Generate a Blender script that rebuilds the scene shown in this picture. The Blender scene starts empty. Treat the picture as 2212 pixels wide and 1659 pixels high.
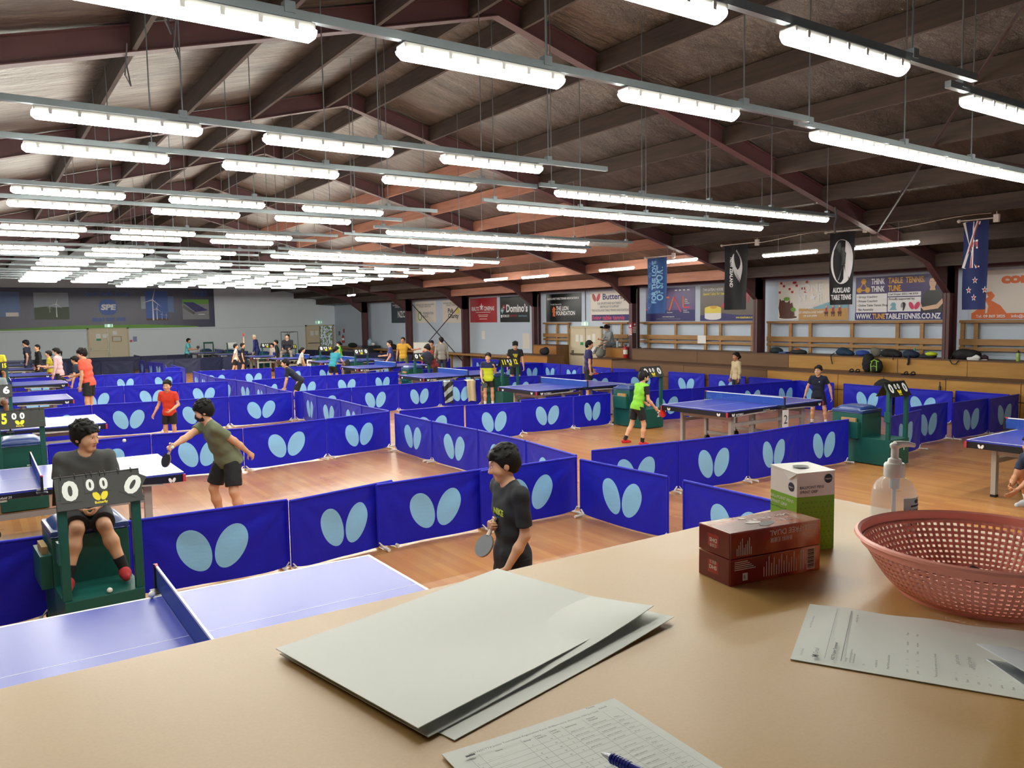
import bpy, bmesh, math, random
import numpy as np
from mathutils import Vector, Matrix, Euler
random.seed(7); np.random.seed(7)
PI = math.pi
sc = bpy.context.scene
COL = sc.collection

# ------------------------------------------------------------------ camera, world, exposure
YAW, PITCH, ROLL, FPX = -0.59531, 0.084542, -0.016234, 1708.2
CAMZ = 2.4214
def _camera():
    cy, sy = math.cos(YAW), math.sin(YAW)
    f = Vector((-sy*math.cos(PITCH), cy*math.cos(PITCH), -math.sin(PITCH)))
    r = Vector((cy, sy, 0)); u = r.cross(f)
    c, s = math.cos(ROLL), math.sin(ROLL)
    r2 = c*r+s*u; u2 = -s*r+c*u
    cam = bpy.data.cameras.new('camera'); o = bpy.data.objects.new('camera', cam); COL.objects.link(o)
    o.matrix_world = Matrix(((r2.x, u2.x, -f.x, 0), (r2.y, u2.y, -f.y, 0), (r2.z, u2.z, -f.z, CAMZ), (0, 0, 0, 1)))
    cam.sensor_fit = 'HORIZONTAL'; cam.sensor_width = 36.0; cam.lens = FPX/2212*36.0
    cam.clip_start = 0.05; cam.clip_end = 200
    sc.camera = o
_camera()
w = bpy.data.worlds.new('world'); sc.world = w; w.use_nodes = True
w.node_tree.nodes['Background'].inputs[0].default_value = (0.55, 0.6, 0.68, 1)
w.node_tree.nodes['Background'].inputs[1].default_value = 0.5
sc.view_settings.view_transform = 'Standard'; sc.view_settings.look = 'None'
sc.view_settings.exposure = 0.0; sc.view_settings.gamma = 1.0; sc.view_settings.use_curve_mapping = False
cyc = sc.cycles
cyc.max_bounces = 7; cyc.diffuse_bounces = 4; cyc.glossy_bounces = 4; cyc.transmission_bounces = 6; cyc.transparent_max_bounces = 12
cyc.caustics_reflective = False; cyc.caustics_refractive = False; cyc.sample_clamp_indirect = 6.0
LAMP = 45.0          # radiance of the tube diffusers

# ------------------------------------------------------------------ materials
def lin(h):
    if isinstance(h, str):
        h = h.lstrip('#'); h = [int(h[i:i+2], 16)/255 for i in (0, 2, 4)]
    return tuple(c/12.92 if c <= .04045 else ((c+.055)/1.055)**2.4 for c in h)+(1,)
MATS = {}
class N:
    """small node-tree helper"""
    def __init__(s, m):
        m.use_nodes = True; s.t = m.node_tree; s.p = s.t.nodes['Principled BSDF']
    def n(s, typ, **kw):
        x = s.t.nodes.new(typ)
        for k, v in kw.items():
            setattr(x, k, v)
        return x
    def l(s, a, b): s.t.links.new(a, b)
    def math(s, op, a, b=None, clamp=False):
        x = s.n('ShaderNodeMath', operation=op, use_clamp=clamp)
        for i, v in enumerate((a, b)):
            if v is None: continue
            if isinstance(v, (int, float)): x.inputs[i].default_value = v
            else: s.l(v, x.inputs[i])
        return x.outputs[0]
    def mix(s, fac, a, b, blend='MIX'):
        x = s.n('ShaderNodeMix', data_type='RGBA', blend_type=blend)
        for i, v in ((0, fac), (6, a), (7, b)):
            if isinstance(v, (int, float)): x.inputs[i].default_value = v
            elif isinstance(v, tuple): x.inputs[i].default_value = v
            else: s.l(v, x.inputs[i])
        return x.outputs[2]
    def coord(s, scale=(1, 1, 1), rot=(0, 0, 0), kind='Object'):
        c = s.n('ShaderNodeTexCoord'); m = s.n('ShaderNodeMapping')
        m.inputs['Scale'].default_value = scale; m.inputs['Rotation'].default_value = rot
        s.l(c.outputs[kind], m.inputs[0]); return m.outputs[0]
    def noise(s, vec, scale, detail=3, rough=.55):
        x = s.n('ShaderNodeTexNoise'); x.inputs['Scale'].default_value = scale; x.inputs['Detail'].default_value = detail
        x.inputs['Roughness'].default_value = rough; s.l(vec, x.inputs['Vector']); return x.outputs['Fac']
    def bump(s, h, strength=.3, dist=.01):
        x = s.n('ShaderNodeBump'); x.inputs['Strength'].default_value = strength; x.inputs['Distance'].default_value = dist
        s.l(h, x.inputs['Height']); s.l(x.outputs[0], s.p.inputs['Normal'])
def mat(name, col, rough=.55, metal=0., var=.0, scale=8., bump=0., stretch=(1, 1, 1), spec=.5, alpha=1.):
    if name in MATS: return MATS[name]
    m = bpy.data.materials.new(name); MATS[name] = m; k = N(m); c = lin(col)
    k.p.inputs['Base Color'].default_value = c; k.p.inputs['Roughness'].default_value = rough
    k.p.inputs['Metallic'].default_value = metal; k.p.inputs['Specular IOR Level'].default_value = spec
    k.p.inputs['Alpha'].default_value = alpha
    if var or bump:
        f = k.noise(k.coord(stretch), scale, 4)
        if var:
            a = tuple(max(0, x*(1-var)) for x in c[:3])+(1,); b = tuple(min(1, x*(1+var)) for x in c[:3])+(1,)
            k.l(k.mix(f, a, b), k.p.inputs['Base Color'])
        if bump: k.bump(f, bump, .01)
    return m
def emis(name, col, strength):
    if name in MATS: return MATS[name]
    m = bpy.data.materials.new(name); MATS[name] = m; k = N(m)
    k.p.inputs['Base Color'].default_value = (.8, .8, .8, 1)
    k.p.inputs['Emission Color'].default_value = lin(col); k.p.inputs['Emission Strength'].default_value = strength
    return m
def wood(name, c1, c2, scale=1.2, stretch=(1, 9, 9), rough=.45, bump=.05):
    if name in MATS: return MATS[name]
    m = bpy.data.materials.new(name); MATS[name] = m; k = N(m)
    v = k.coord(stretch); f = k.noise(v, scale, 5, .62)
    g = k.noise(k.coord((.6, .6, .6)), 1.3, 2)
    r = k.n('ShaderNodeValToRGB'); k.l(f, r.inputs[0])
    r.color_ramp.elements[0].position = .3; r.color_ramp.elements[0].color = lin(c1)
    r.color_ramp.elements[1].position = .72; r.color_ramp.elements[1].color = lin(c2)
    k.l(k.mix(k.math('MULTIPLY', g, .45), r.outputs[0], lin(c1)), k.p.inputs['Base Color'])
    k.p.inputs['Roughness'].default_value = rough
    if bump: k.bump(f, bump, .01)
    return m

# ------------------------------------------------------------------ mesh builder
class B:
    def __init__(s): s.v = []; s.f = []; s.m = []; s.M = Matrix.Identity(4)
    def _p(s, p): return tuple(s.M @ Vector(p))
    def add(s, vs, fs, m=0):
        o = len(s.v); s.v += [s._p(p) for p in vs]; s.f += [tuple(i+o for i in f) for f in fs]; s.m += [m]*len(fs); return s
    def box(s, x0, x1, y0, y1, z0, z1, m=0, bev=0.):
        if bev:
            b = bev; bm = bmesh.new(); bmesh.ops.create_cube(bm, size=1)
            for v in bm.verts: v.co = Vector(((x0+x1)/2+v.co.x*(x1-x0), (y0+y1)/2+v.co.y*(y1-y0), (z0+z1)/2+v.co.z*(z1-z0)))
            bmesh.ops.bevel(bm, geom=bm.edges[:], offset=b, segments=2, affect='EDGES', profile=.6)
            bm.verts.index_update()
            s.add([v.co[:] for v in bm.verts], [[v.index for v in f.verts] for f in bm.faces], m); bm.free(); return s
        vs = [(x, y, z) for x in (x0, x1) for y in (y0, y1) for z in (z0, z1)]
        return s.add(vs, [(0, 1, 3, 2), (4, 6, 7, 5), (0, 4, 5, 1), (2, 3, 7, 6), (0, 2, 6, 4), (1, 5, 7, 3)], m)
    def cyl(s, a, b, r, r2=None, n=12, m=0, caps=True):
        a, b = Vector(a), Vector(b); d = (b-a).normalized(); u = d.orthogonal().normalized(); w = d.cross(u); r2 = r if r2 is None else r2
        vs = [a+(u*math.cos(t)+w*math.sin(t))*r for t in [2*PI*i/n for i in range(n)]]+[b+(u*math.cos(t)+w*math.sin(t))*r2 for t in [2*PI*i/n for i in range(n)]]
        fs = [(i, (i+1) % n, n+(i+1) % n, n+i) for i in range(n)]
        if caps: fs += [tuple(range(n-1, -1, -1)), tuple(range(n, 2*n))]
        return s.add([v[:] for v in vs], fs, m)
    def bar(s, a, b, w, h, m=0, up=(0, 0, 1)):
        a, b = Vector(a), Vector(b); d = (b-a).normalized(); u = d.cross(Vector(up))
        if u.length < 1e-4: u = d.orthogonal()
        u.normalize(); v = u.cross(d); u *= w/2; v *= h/2
        vs = [p+q for p in (a, b) for q in (-u-v, u-v, u+v, -u+v)]
        return s.add([x[:] for x in vs], [(0, 3, 2, 1), (4, 5, 6, 7)]+[(i, (i+1) % 4, 4+(i+1) % 4, 4+i) for i in range(4)], m)
    def tube(s, pts, r, n=8, m=0):
        pts = [Vector(p) for p in pts]; rings = []; u = None
        for i, p in enumerate(pts):
            d = (pts[min(i+1, len(pts)-1)]-pts[max(i-1, 0)]).normalized()
            u = d.orthogonal().normalized() if u is None else (u-d*u.dot(d)).normalized()
            w = d.cross(u); rr = r[i] if isinstance(r, (list, tuple)) else r
            rings.append([(p+(u*math.cos(t)+w*math.sin(t))*rr)[:] for t in [2*PI*j/n for j in range(n)]])
        vs = [v for q in rings for v in q]; fs = []
        for i in range(len(rings)-1):
            fs += [(i*n+j, i*n+(j+1) % n, (i+1)*n+(j+1) % n, (i+1)*n+j) for j in range(n)]
        fs += [tuple(range(n-1, -1, -1)), tuple(range(len(vs)-n, len(vs)))]
        return s.add(vs, fs, m)
    def lathe(s, prof, n=32, m=0, c=(0, 0, 0), sx=1, sy=1):
        vs = []; fs = []; k = len(prof)
        for i in range(n):
            t = 2*PI*i/n
            vs += [(c[0]+r*math.cos(t)*sx, c[1]+r*math.sin(t)*sy, c[2]+z) for r, z in prof]
        for i in range(n):
            j = (i+1) % n
            fs += [(i*k+q, j*k+q, j*k+q+1, i*k+q+1) for q in range(k-1)]
        return s.add(vs, fs, m)
    def ell(s, c, r, n=16, k=10, m=0, rot=None):
        R = Euler(rot).to_matrix() if rot else Matrix.Identity(3); vs = []; c = Vector(c)
        for i in range(1, k):
            t = PI*i/k
            vs += [(c+R @ Vector((r[0]*math.sin(t)*math.cos(p), r[1]*math.sin(t)*math.sin(p), r[2]*math.cos(t))))[:] for p in [2*PI*j/n for j in range(n)]]
        vs += [(c+R @ Vector((0, 0, r[2])))[:], (c+R @ Vector((0, 0, -r[2])))[:]]; T = len(vs)-2
        fs = [(i*n+j, (i+1)*n+j, (i+1)*n+(j+1) % n, i*n+(j+1) % n) for i in range(k-2) for j in range(n)]
        fs += [(T, j, (j+1) % n) for j in range(n)]+[(T+1, (k-2)*n+(j+1) % n, (k-2)*n+j) for j in range(n)]
        return s.add(vs, fs, m)
    def prism(s, pts, o, ux, uy, th, m=0):
        """polygon pts in the plane (o, ux, uy), thickened by th along ux x uy"""
        o, ux, uy = Vector(o), Vector(ux), Vector(uy); nz = ux.cross(uy).normalized()*th; n = len(pts)
        a = [(o+ux*x+uy*y) for x, y in pts]
        vs = [p[:] for p in a]+[(p+nz)[:] for p in a]
        return s.add(vs, [tuple(range(n-1, -1, -1)), tuple(range(n, 2*n))]+[(i, (i+1) % n, n+(i+1) % n, n+i) for i in range(n)], m)
    def poly(s, pts, o, ux, uy, m=0):
        o, ux, uy = Vector(o), Vector(ux), Vector(uy)
        return s.add([(o+ux*x+uy*y)[:] for x, y in pts], [tuple(range(len(pts)))], m)
    def grid(s, nx, ny, f, m=0, flip=False):
        vs = [tuple(f(i/nx, j/ny)) for j in range(ny+1) for i in range(nx+1)]; w = nx+1
        fs = [(j*w+i, j*w+i+1, (j+1)*w+i+1, (j+1)*w+i) for j in range(ny) for i in range(nx)]
        if flip: fs = [q[::-1] for q in fs]
        return s.add(vs, fs, m)
    def sheet(s, nx, ny, f, th, m=0):
        """closed thin sheet: f(u,v) -> point, th = thickness vector function or constant along local normal"""
        w = nx+1; P = [[Vector(f(i/nx, j/ny)) for i in range(w)] for j in range(ny+1)]; top = []; bot = []
        for j in range(ny+1):
            for i in range(w):
                a = P[j][min(i+1, nx)]-P[j][max(i-1, 0)]; b = P[min(j+1, ny)][i]-P[max(j-1, 0)][i]
                nn = a.cross(b).normalized()*(th/2)
                top.append((P[j][i]+nn)[:]); bot.append((P[j][i]-nn)[:])
        T = len(top); fs = []
        for j in range(ny):
            for i in range(nx):
                q = (j*w+i, j*w+i+1, (j+1)*w+i+1, (j+1)*w+i); fs += [q, tuple(x+T for x in q[::-1])]
        rim = [i for i in range(w)]+[j*w+nx for j in range(1, ny+1)]+[ny*w+i for i in range(nx-1, -1, -1)]+[j*w for j in range(ny-1, 0, -1)]
        fs += [(rim[(i+1) % len(rim)], rim[i], rim[i]+T, rim[(i+1) % len(rim)]+T) for i in range(len(rim))]
        return s.add(top+bot, fs, m)
    def text(s, st, o, ux, uy, h, m=0, al='L', w=None, bold=0., lift=.0, shear=0.):
        vs, fs, x0, x1 = glyphs(st, bold); o, ux, uy = Vector(o), Vector(ux).normalized(), Vector(uy).normalized()
        k = h/CAP; kx = k
        if w: kx = w/(x1-x0)
        off = {'L': -x0*kx, 'C': -(x0+x1)/2*kx, 'R': -x1*kx}[al]; nz = ux.cross(uy)*lift
        return s.add([(o+ux*(x*kx+off+shear*y*k)+uy*(y*k)+nz)[:] for x, y in vs], fs, m)
    def build(s, name, mats, parent=None, smooth=False, loc=None, angle=40):
        me = bpy.data.meshes.new(name); me.from_pydata(s.v, [], s.f)
        for x in (mats if isinstance(mats, (list, tuple)) else [mats]): me.materials.append(x)
        me.polygons.foreach_set('material_index', s.m)
        if smooth:
            me.polygons.foreach_set('use_smooth', [True]*len(s.f))
            try: me.set_sharp_from_angle(angle=math.radians(angle))
            except Exception: pass
        me.update(); o = bpy.data.objects.new(name, me); COL.objects.link(o)
        if parent: o.parent = parent
        if loc is not None: o.location = loc
        return o
_gl = {}; CAP = .7
def glyphs(st, bold=0.):
    key = (st, bold)
    if key not in _gl:
        c = bpy.data.curves.new('t', 'FONT'); c.body = st; c.size = 1; c.offset = bold; c.resolution_u = 3; c.fill_mode = 'FRONT'
        o = bpy.data.objects.new('t', c); me = bpy.data.meshes.new_from_object(o)
        vs = [(v.co.x, v.co.y) for v in me.vertices]; fs = [tuple(p.vertices) for p in me.polygons]
        xs = [p[0] for p in vs] or [0, 1]
        _gl[key] = (vs, fs, min(xs), max(xs)); bpy.data.objects.remove(o); bpy.data.curves.remove(c); bpy.data.meshes.remove(me)
    return _gl[key]
CAP = max(p[1] for p in glyphs('H')[0])
def ellpts(cx, cy, a, b, rot=0, n=28, egg=0.):
    c, s = math.cos(rot), math.sin(rot); out = []
    for i in range(n):
        t = 2*PI*i/n; x = a*math.cos(t); y = b*math.sin(t)*(1+egg*math.cos(t)); out.append((cx+x*c-y*s, cy+x*s+y*c))
    return out
def rect(x0, y0, x1, y1): return [(x0, y0), (x1, y0), (x1, y1), (x0, y1)]
def wings(b, o, ux, uy, h, m=0):
    """two-wing emblem, overall height h, bottom middle at o"""
    o, ux, uy = Vector(o), Vector(ux), Vector(uy)
    for sg in (-1, 1):
        b.poly(ellpts(sg*.37*h, .5*h, .53*h, .31*h, PI/2-sg*math.radians(24)), o, ux, uy, m)
def empty(name, loc=(0, 0, 0), rz=0, label=None, cat=None, group=None):
    o = bpy.data.objects.new(name, None); COL.objects.link(o); o.location = loc; o.rotation_euler = (0, 0, rz); o.empty_display_size = .1
    if label: tag(o, label, cat, group)
    return o
def tag(o, label, cat, group=None, kind=None):
    o['label'] = label; o['category'] = cat
    if group: o['group'] = group
    if kind: o['kind'] = kind
    return o
def struct(o, label=None):
    o['kind'] = 'structure'
    if label: o['label'] = label
    return o
KIDS = {}
def kids(o): return [c for c in COL.objects if c.parent == o]
def dup(o, loc=None, rz=None, label=None, group=None, scale=None, parent=None, ch=None):
    """copy of a thing with copies of its parts and sub-parts"""
    c = o.copy(); COL.objects.link(c)
    if parent: c.parent = parent
    if loc is not None: c.location = loc
    if rz is not None: c.rotation_euler = (0, 0, rz)
    if scale is not None: c.scale = scale
    if label: c['label'] = label
    if group: c['group'] = group
    if o.name not in KIDS: KIDS[o.name] = kids(o)
    for k in KIDS[o.name]: dup(k, parent=c)
    return c
ORD = ['first', 'second', 'third', 'fourth', 'fifth', 'sixth', 'seventh', 'eighth', 'ninth', 'tenth', 'eleventh', 'twelfth', 'thirteenth', 'fourteenth', 'fifteenth', 'sixteenth', 'seventeenth', 'eighteenth']

# ================================================================== the hall
XW, XL, YF, YB, RX = 19.0, -6.6, 48.0, -4.0, 6.2      # right wall, left wall, far wall, back wall, ridge
FRY = [-1.6, 3.9, 9.41, 14.75, 19.9, 25.55, 31.05, 36.7, 42.25]
SL = .272
def rbot(x): return 6.53-SL*abs(x-RX)           # underside of the rafters
def rtop(x): return rbot(x)+.31

def floor_mat():
    m = bpy.data.materials.new('timber_floor'); k = N(m)
    v = k.coord((1, 1, 1), (0, 0, PI/2))
    br = k.n('ShaderNodeTexBrick'); br.offset = .37; br.squash = 1; br.offset_frequency = 3
    br.inputs['Scale'].default_value = 1.; br.inputs['Brick Width'].default_value = 1.7; br.inputs['Row Height'].default_value = .082
    br.inputs['Mortar Size'].default_value = .0011; br.inputs['Mortar Smooth'].default_value = .3; br.inputs['Bias'].default_value = 0.
    br.inputs['Color1'].default_value = lin('#ab6c3a'); br.inputs['Color2'].default_value = lin('#cb9556'); br.inputs['Mortar'].default_value = lin('#7a4c28')
    k.l(v, br.inputs['Vector'])
    g = k.noise(k.coord((14, .9, 1)), 2.2, 5, .65); big = k.noise(k.coord((.5, .18, 1)), 1.2, 3)
    c = k.mix(k.math('MULTIPLY', g, .55), br.outputs['Color'], lin('#8a4f26'))
    c = k.mix(k.math('MULTIPLY', big, .6), c, lin('#c08a4c'))
    k.l(c, k.p.inputs['Base Color'])
    k.l(k.math('ADD', k.math('MULTIPLY', k.noise(k.coord((1, 1, 1)), 1.5, 3), .2), .2), k.p.inputs['Roughness'])
    return m
struct(B().box(XL-.2, XW+.2, YB-.2, YF+.2, -.12, 0).build('floor', floor_mat()), 'varnished timber strip floor of the hall')

def wall_mat():
    m = mat('pale_blue_wall', '#c9d8ea', .7, var=.05, scale=.8, bump=.02); return m
WALL = wall_mat()
# far wall is a gable with a doorway left open at x 17.92..18.9
def gable(y0, y1, holes):
    b = B(); xs = sorted(set([XL, RX, XW]+[h for q in holes for h in q[:2]]))
    for i in range(len(xs)-1):
        a, c = xs[i], xs[i+1]; z0 = 0
        for h in holes:
            if a >= h[0]-1e-6 and c <= h[1]+1e-6: z0 = h[2]
        za, zc = rtop(a)+.05, rtop(c)+.05
        vs = [(x, y, z) for y in (y0, y1) for x, z in ((a, z0), (c, z0), (c, zc), (a, za))]
        b.add(vs, [(0, 1, 2, 3), (7, 6, 5, 4)]+[(i, i+4, (i+1) % 4+4, (i+1) % 4) for i in range(4)])
    return b
struct(gable(YF, YF+.15, [(17.95, 18.88, 2.07)]).build('wall_far', mat('pale_far_wall', '#e2ecf3', .7, var=.04, scale=.8)), 'pale blue gable wall at the far end of the hall')  # same wall paint, colour lightened to offset the dim light at this end
struct(gable(YB-.15, YB, []).build('wall_back', WALL), 'pale wall behind the counter')
struct(B().box(XW, XW+.15, YB, YF, 0, rtop(XW)+.1).build('wall_right', WALL), 'pale blue side wall above the plywood bleachers')
struct(B().box(XL-.15, XL, YB, YF, 0, rtop(XL)+.1).build('wall_left', WALL), 'pale blue side wall on the left')
# thin batten lines on the far wall sheets
struct(B().box(XL, 17.0, YF-.012, YF, 2.04, 2.06).build('trim_1', mat('wall_batten', '#b9c6d4', .7)), 'thin pale joint strip along the far wall at door height')

def foil_mat():
    m = bpy.data.materials.new('foil_underlay'); k = N(m)
    k.p.inputs['Base Color'].default_value = lin('#7c7672'); k.p.inputs['Metallic'].default_value = .85; k.p.inputs['Roughness'].default_value = .33
    v = k.coord((1.2, 5, 5)); a = k.noise(v, 2.2, 6, .7)
    wv = k.noise(k.coord((.5, 2.2, 1)), 3., 3)
    k.bump(k.math('ADD', a, k.math('MULTIPLY', wv, 1.4)), .9, .06)
    c = k.mix(k.noise(k.coord((.25, 1.2, 1)), 2.5, 4), lin('#3c3835'), lin('#9a928a')); k.l(c, k.p.inputs['Base Color'])
    return m
FOIL = foil_mat()
b = B()
for s in (0, 1):
    xe = XW+.3 if s else XL-.3
    q = [(RX, YB-.2), (RX, YF+.2), (xe, YF+.2), (xe, YB-.2)]
    vs = [(x, y, rtop(x)+.0) for x, y in q]+[(x, y, rtop(x)+.1) for x, y in q]
    b.add(vs, [(0, 1, 2, 3), (7, 6, 5, 4)]+[(i, (i+1) % 4, (i+1) % 4+4, i+4) for i in range(4)])
struct(b.build('ceiling', FOIL), 'crinkled silver foil underlay under the pitched roof')

STEEL = mat('maroon_steel', '#5a3a3c', .5, var=.12, scale=3)
def rafter(y):
    """one steel portal frame: two columns, two rafters with haunches"""
    b = B(); fw, tw = .15, .012
    for s in (-1, 1):
        xk = XW-.65 if s > 0 else XL+.65; xo = XW-.3 if s > 0 else XL+.3
        # column: web and two flanges
        zt = rtop(xk)-.02
        b.box(min(xk, xo), max(xk, xo), y-.006, y+.006, 0, zt)
        b.box(*sorted((xk, xk+s*.018)), y-fw/2, y+fw/2, 0, rbot(xk)-.42)
        b.box(*sorted((xo-s*.018, xo)), y-fw/2, y+fw/2, 0, zt)
        # rafter as I section
        def sec(x0, x1, za0, za1, th): # strip between x0 and x1 of width fw at heights
            vs = [(x, yy, z) for x, z in ((x0, za0), (x1, za1)) for yy in (y-fw/2, y+fw/2)]
            vs += [(x, yy, z+th) for x, z in ((x0, za0), (x1, za1)) for yy in (y-fw/2, y+fw/2)]
            b.add(vs, [(0, 2, 3, 1), (4, 5, 7, 6), (0, 1, 5, 4), (2, 6, 7, 3), (0, 4, 6, 2), (1, 3, 7, 5)])
        sec(RX, xk-s*.9, rbot(RX), rbot(xk-s*.9), .014); sec(RX, xo, rtop(RX)-.034, rtop(xo)-.034, .014)
        xh = xk-s*.9
        sec(xh, xk-s*.0, rbot(xh), rbot(xk)-.42, .014)
        vs = [(x, yy, z) for yy in (y-.006, y+.006) for x, z in ((RX, rbot(RX)), (xh, rbot(xh)), (xk, rbot(xk)-.42), (xo, rbot(xk)-.42), (xo, rtop(xo)-.02), (RX, rtop(RX)-.02))]
        n = 6; b.add(vs, [tuple(range(n)), tuple(range(2*n-1, n-1, -1))]+[(i, i+n, (i+1) % n+n, (i+1) % n) for i in range(n)])
    return b
for i, y in enumerate(FRY):
    o = rafter(y).build('steel_portal_frame', STEEL)
    struct(o, 'maroon steel portal frame, %s from the counter' % ORD[i])
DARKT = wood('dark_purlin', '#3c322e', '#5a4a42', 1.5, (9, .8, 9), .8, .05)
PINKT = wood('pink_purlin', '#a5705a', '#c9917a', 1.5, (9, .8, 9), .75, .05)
for s in (-1, 1):
    for i in range(9):
        d = .42+1.4*i; x = RX+s*d; b = B()
        for j in range(len(FRY)):
            y0 = FRY[j]+.01; y1 = (FRY[j+1] if j+1 < len(FRY) else YF)-.01
            zt = rtop(x)-.004
            dep = .29
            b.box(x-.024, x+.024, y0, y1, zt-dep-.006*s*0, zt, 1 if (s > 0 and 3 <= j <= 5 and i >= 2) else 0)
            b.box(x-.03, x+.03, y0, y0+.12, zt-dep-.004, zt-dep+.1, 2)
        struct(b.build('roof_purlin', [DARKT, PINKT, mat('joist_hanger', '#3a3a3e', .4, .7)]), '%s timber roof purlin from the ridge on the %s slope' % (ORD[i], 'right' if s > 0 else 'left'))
# eaves strut along the right wall, bay by bay, and bracing rods
for i in range(len(FRY)-1):
    z = 3.42
    struct(B().box(XW-.5, XW-.36, FRY[i]+.08, FRY[i+1]-.08, z-.06, z+.07).build('eaves_beam', STEEL), 'maroon steel eaves beam in the %s bay of the right wall' % ORD[i])
ROD = mat('brace_rod', '#3a2526', .5)
struct(B().bar((XW-.42, FRY[6]+.2, 3.2), (XW-.42, FRY[7]-.2, .3), .03, .03).bar((XW-.42, FRY[7]-.2, 3.2), (XW-.42, FRY[6]+.2, .3), .03, .03).build('wall_brace', ROD), 'crossed dark bracing rods in front of the two white wall banners')
def rb(x, y): return (x, y, rtop(x)-.3)
struct(B().bar(rb(9.2, FRY[2]), rb(15.5, FRY[1]), .03, .03).bar(rb(9.2, FRY[1]), rb(15.5, FRY[2]), .03, .03).build('roof_brace', ROD), 'crossed maroon roof bracing above the nearest right-hand lamps')

# ------------------------------------------------------------------ lamps and rails
DIFF = emis('lamp_diffuser', '#fffdf0', LAMP)
GAL = mat('galvanised_rail', '#8d979b', .38, .7, var=.15, scale=6)
BODY = mat('lamp_body', '#cfd0cc', .5)
def lamp_proto(L):
    r = empty('tube_light')
    b = B(); n = 10
    # diffuser: half round, closed ends
    pr = [(.062*math.cos(t), -.058*math.sin(t)) for t in [PI*i/n for i in range(n+1)]]
    vs = [(x, y, z) for x in (-L/2, -L/2+.03, L/2-.03, L/2) for y, z in [(p[0]*(.75 if abs(x) > L/2-.01 else 1), p[1]*(.6 if abs(x) > L/2-.01 else 1)) for p in pr]]
    k = n+1; fs = [(a*k+i, a*k+i+1, (a+1)*k+i+1, (a+1)*k+i) for a in range(3) for i in range(n)]
    fs += [tuple(range(k-1, -1, -1)), tuple(range(3*k, 4*k))]
    b.add(vs, fs); b.build('diffuser', DIFF, r, True)
    b = B().box(-L/2+.01, L/2-.01, -.058, .058, 0, .035, 0, .008)
    for i in range(6):
        x = -L/2+.12+i*(L-.24)/5; b.box(x-.012, x+.012, -.066, .066, -.02, .02)
    b.build('housing', BODY, r)
    return r
PROTO = {}
def lamp(x, y, z, L, rz, label, grp):
    k = round(L, 2)
    if k not in PROTO:
        PROTO[k] = p = lamp_proto(L); p.location = (x, y, z); p.rotation_euler = (0, 0, rz); tag(p, label, 'ceiling light', grp); return p
    p = dup(PROTO[k], (x, y, z), rz, label, grp); p['category'] = 'ceiling light'; return p
def rail(a, bb, z, label, hang):
    a, bb = Vector((*a, z+.075)), Vector((*bb, z+.075)); r = empty('lamp_rail', a, 0, label, 'lamp rail', 'suspended lamp rails')
    d = bb-a
    B().bar((0, 0, 0), d, .045, .05).build('rail', GAL, r)
    for t in hang:
        p = d*t; top = rtop(a.x+p.x)-a.z-.01
        bd = B().cyl(p+Vector((0, 0, .02)), Vector((p.x, p.y, top)), .006, n=6).box(p.x-.03, p.x+.03, p.y-.03, p.y+.03, .0, .06)
        bd.build('hanger', GAL, r)
ZL = 4.0; Q = 1/1.368; LL = 1.205
def lamps(xs, y, z, L, rz, side, i, grp):
    pass
rowsL = [2.95, 4.33, 6.95, 8.3, 10.93, 12.15, 15.0, 16.15, 18.9, 20.25]
for i, y in enumerate(rowsL):
    rail((-2.2, y), (6.05, y), ZL, 'galvanised lamp rail over the left courts, %s from the counter' % ORD[i], [.08, .27, .45, .66, .9])
    for j, x in enumerate((-.68, 1.05, 2.77, 4.52)):
        lamp(x, y, ZL, LL, 0, 'white tube lamp, %s from left on the %s left-hand rail from the counter' % (ORD[j], ORD[i]), 'tube lamps over the left courts')
rowsR = [((6.29, 3.13), (12.3, 3.17), 5), ((6.29, 4.44), (12.3, 4.62), 5), ((6.25, 8.16), (12.16, 8.29), 5), ((6.31, 9.59), (12.25, 9.72), 5), ((6.29, 13.25), (11.13, 13.5), 4), ((6.25, 14.55), (12.38, 15.02), 5), ((6.12, 18.1), (12.57, 19.15), 5), ((6.07, 19.29), (12.38, 20.27), 5)]
for i, (a, c, n) in enumerate(rowsR):
    a, c = Vector(a), Vector(c); d = (c-a).normalized(); rz = math.atan2(d.y, d.x); L = (c-a).length/n
    rail(a-d*.26, c+d*(1.45 if i == 4 else .2), ZL, 'galvanised lamp rail over the right courts, %s from the counter' % ORD[i], [.03, .28, .5, .73, .97])
    if i == 4:
        p = c+d*.66; q = lamp_proto(1.2); q.name = 'dead_tube_light'; q.location = (p.x, p.y, ZL); q.rotation_euler = (0, 0, rz)
        tag(q, 'unlit grey tube lamp at the right end of the fifth right-hand rail', 'ceiling light')
        for ch in kids(q):
            if ch.name.startswith('diffuser'): ch.data.materials[0] = mat('dead_diffuser', '#b9bcb8', .5)
    for j in range(n):
        p = a+d*(L*(j+.5))
        lamp(p.x, p.y, ZL, L-.012, rz, 'white tube lamp, %s from left on the %s right-hand rail from the counter' % (ORD[j], ORD[i]), 'tube lamps over the right courts')
far = [(30.3, 0), (32.2, 0), (35., 0), (37.9, 0), (39.5, 0), (41.3, 0), (43.1, 0), (45.2, 0), (48.4, 1), (50.5, 1)]
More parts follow.
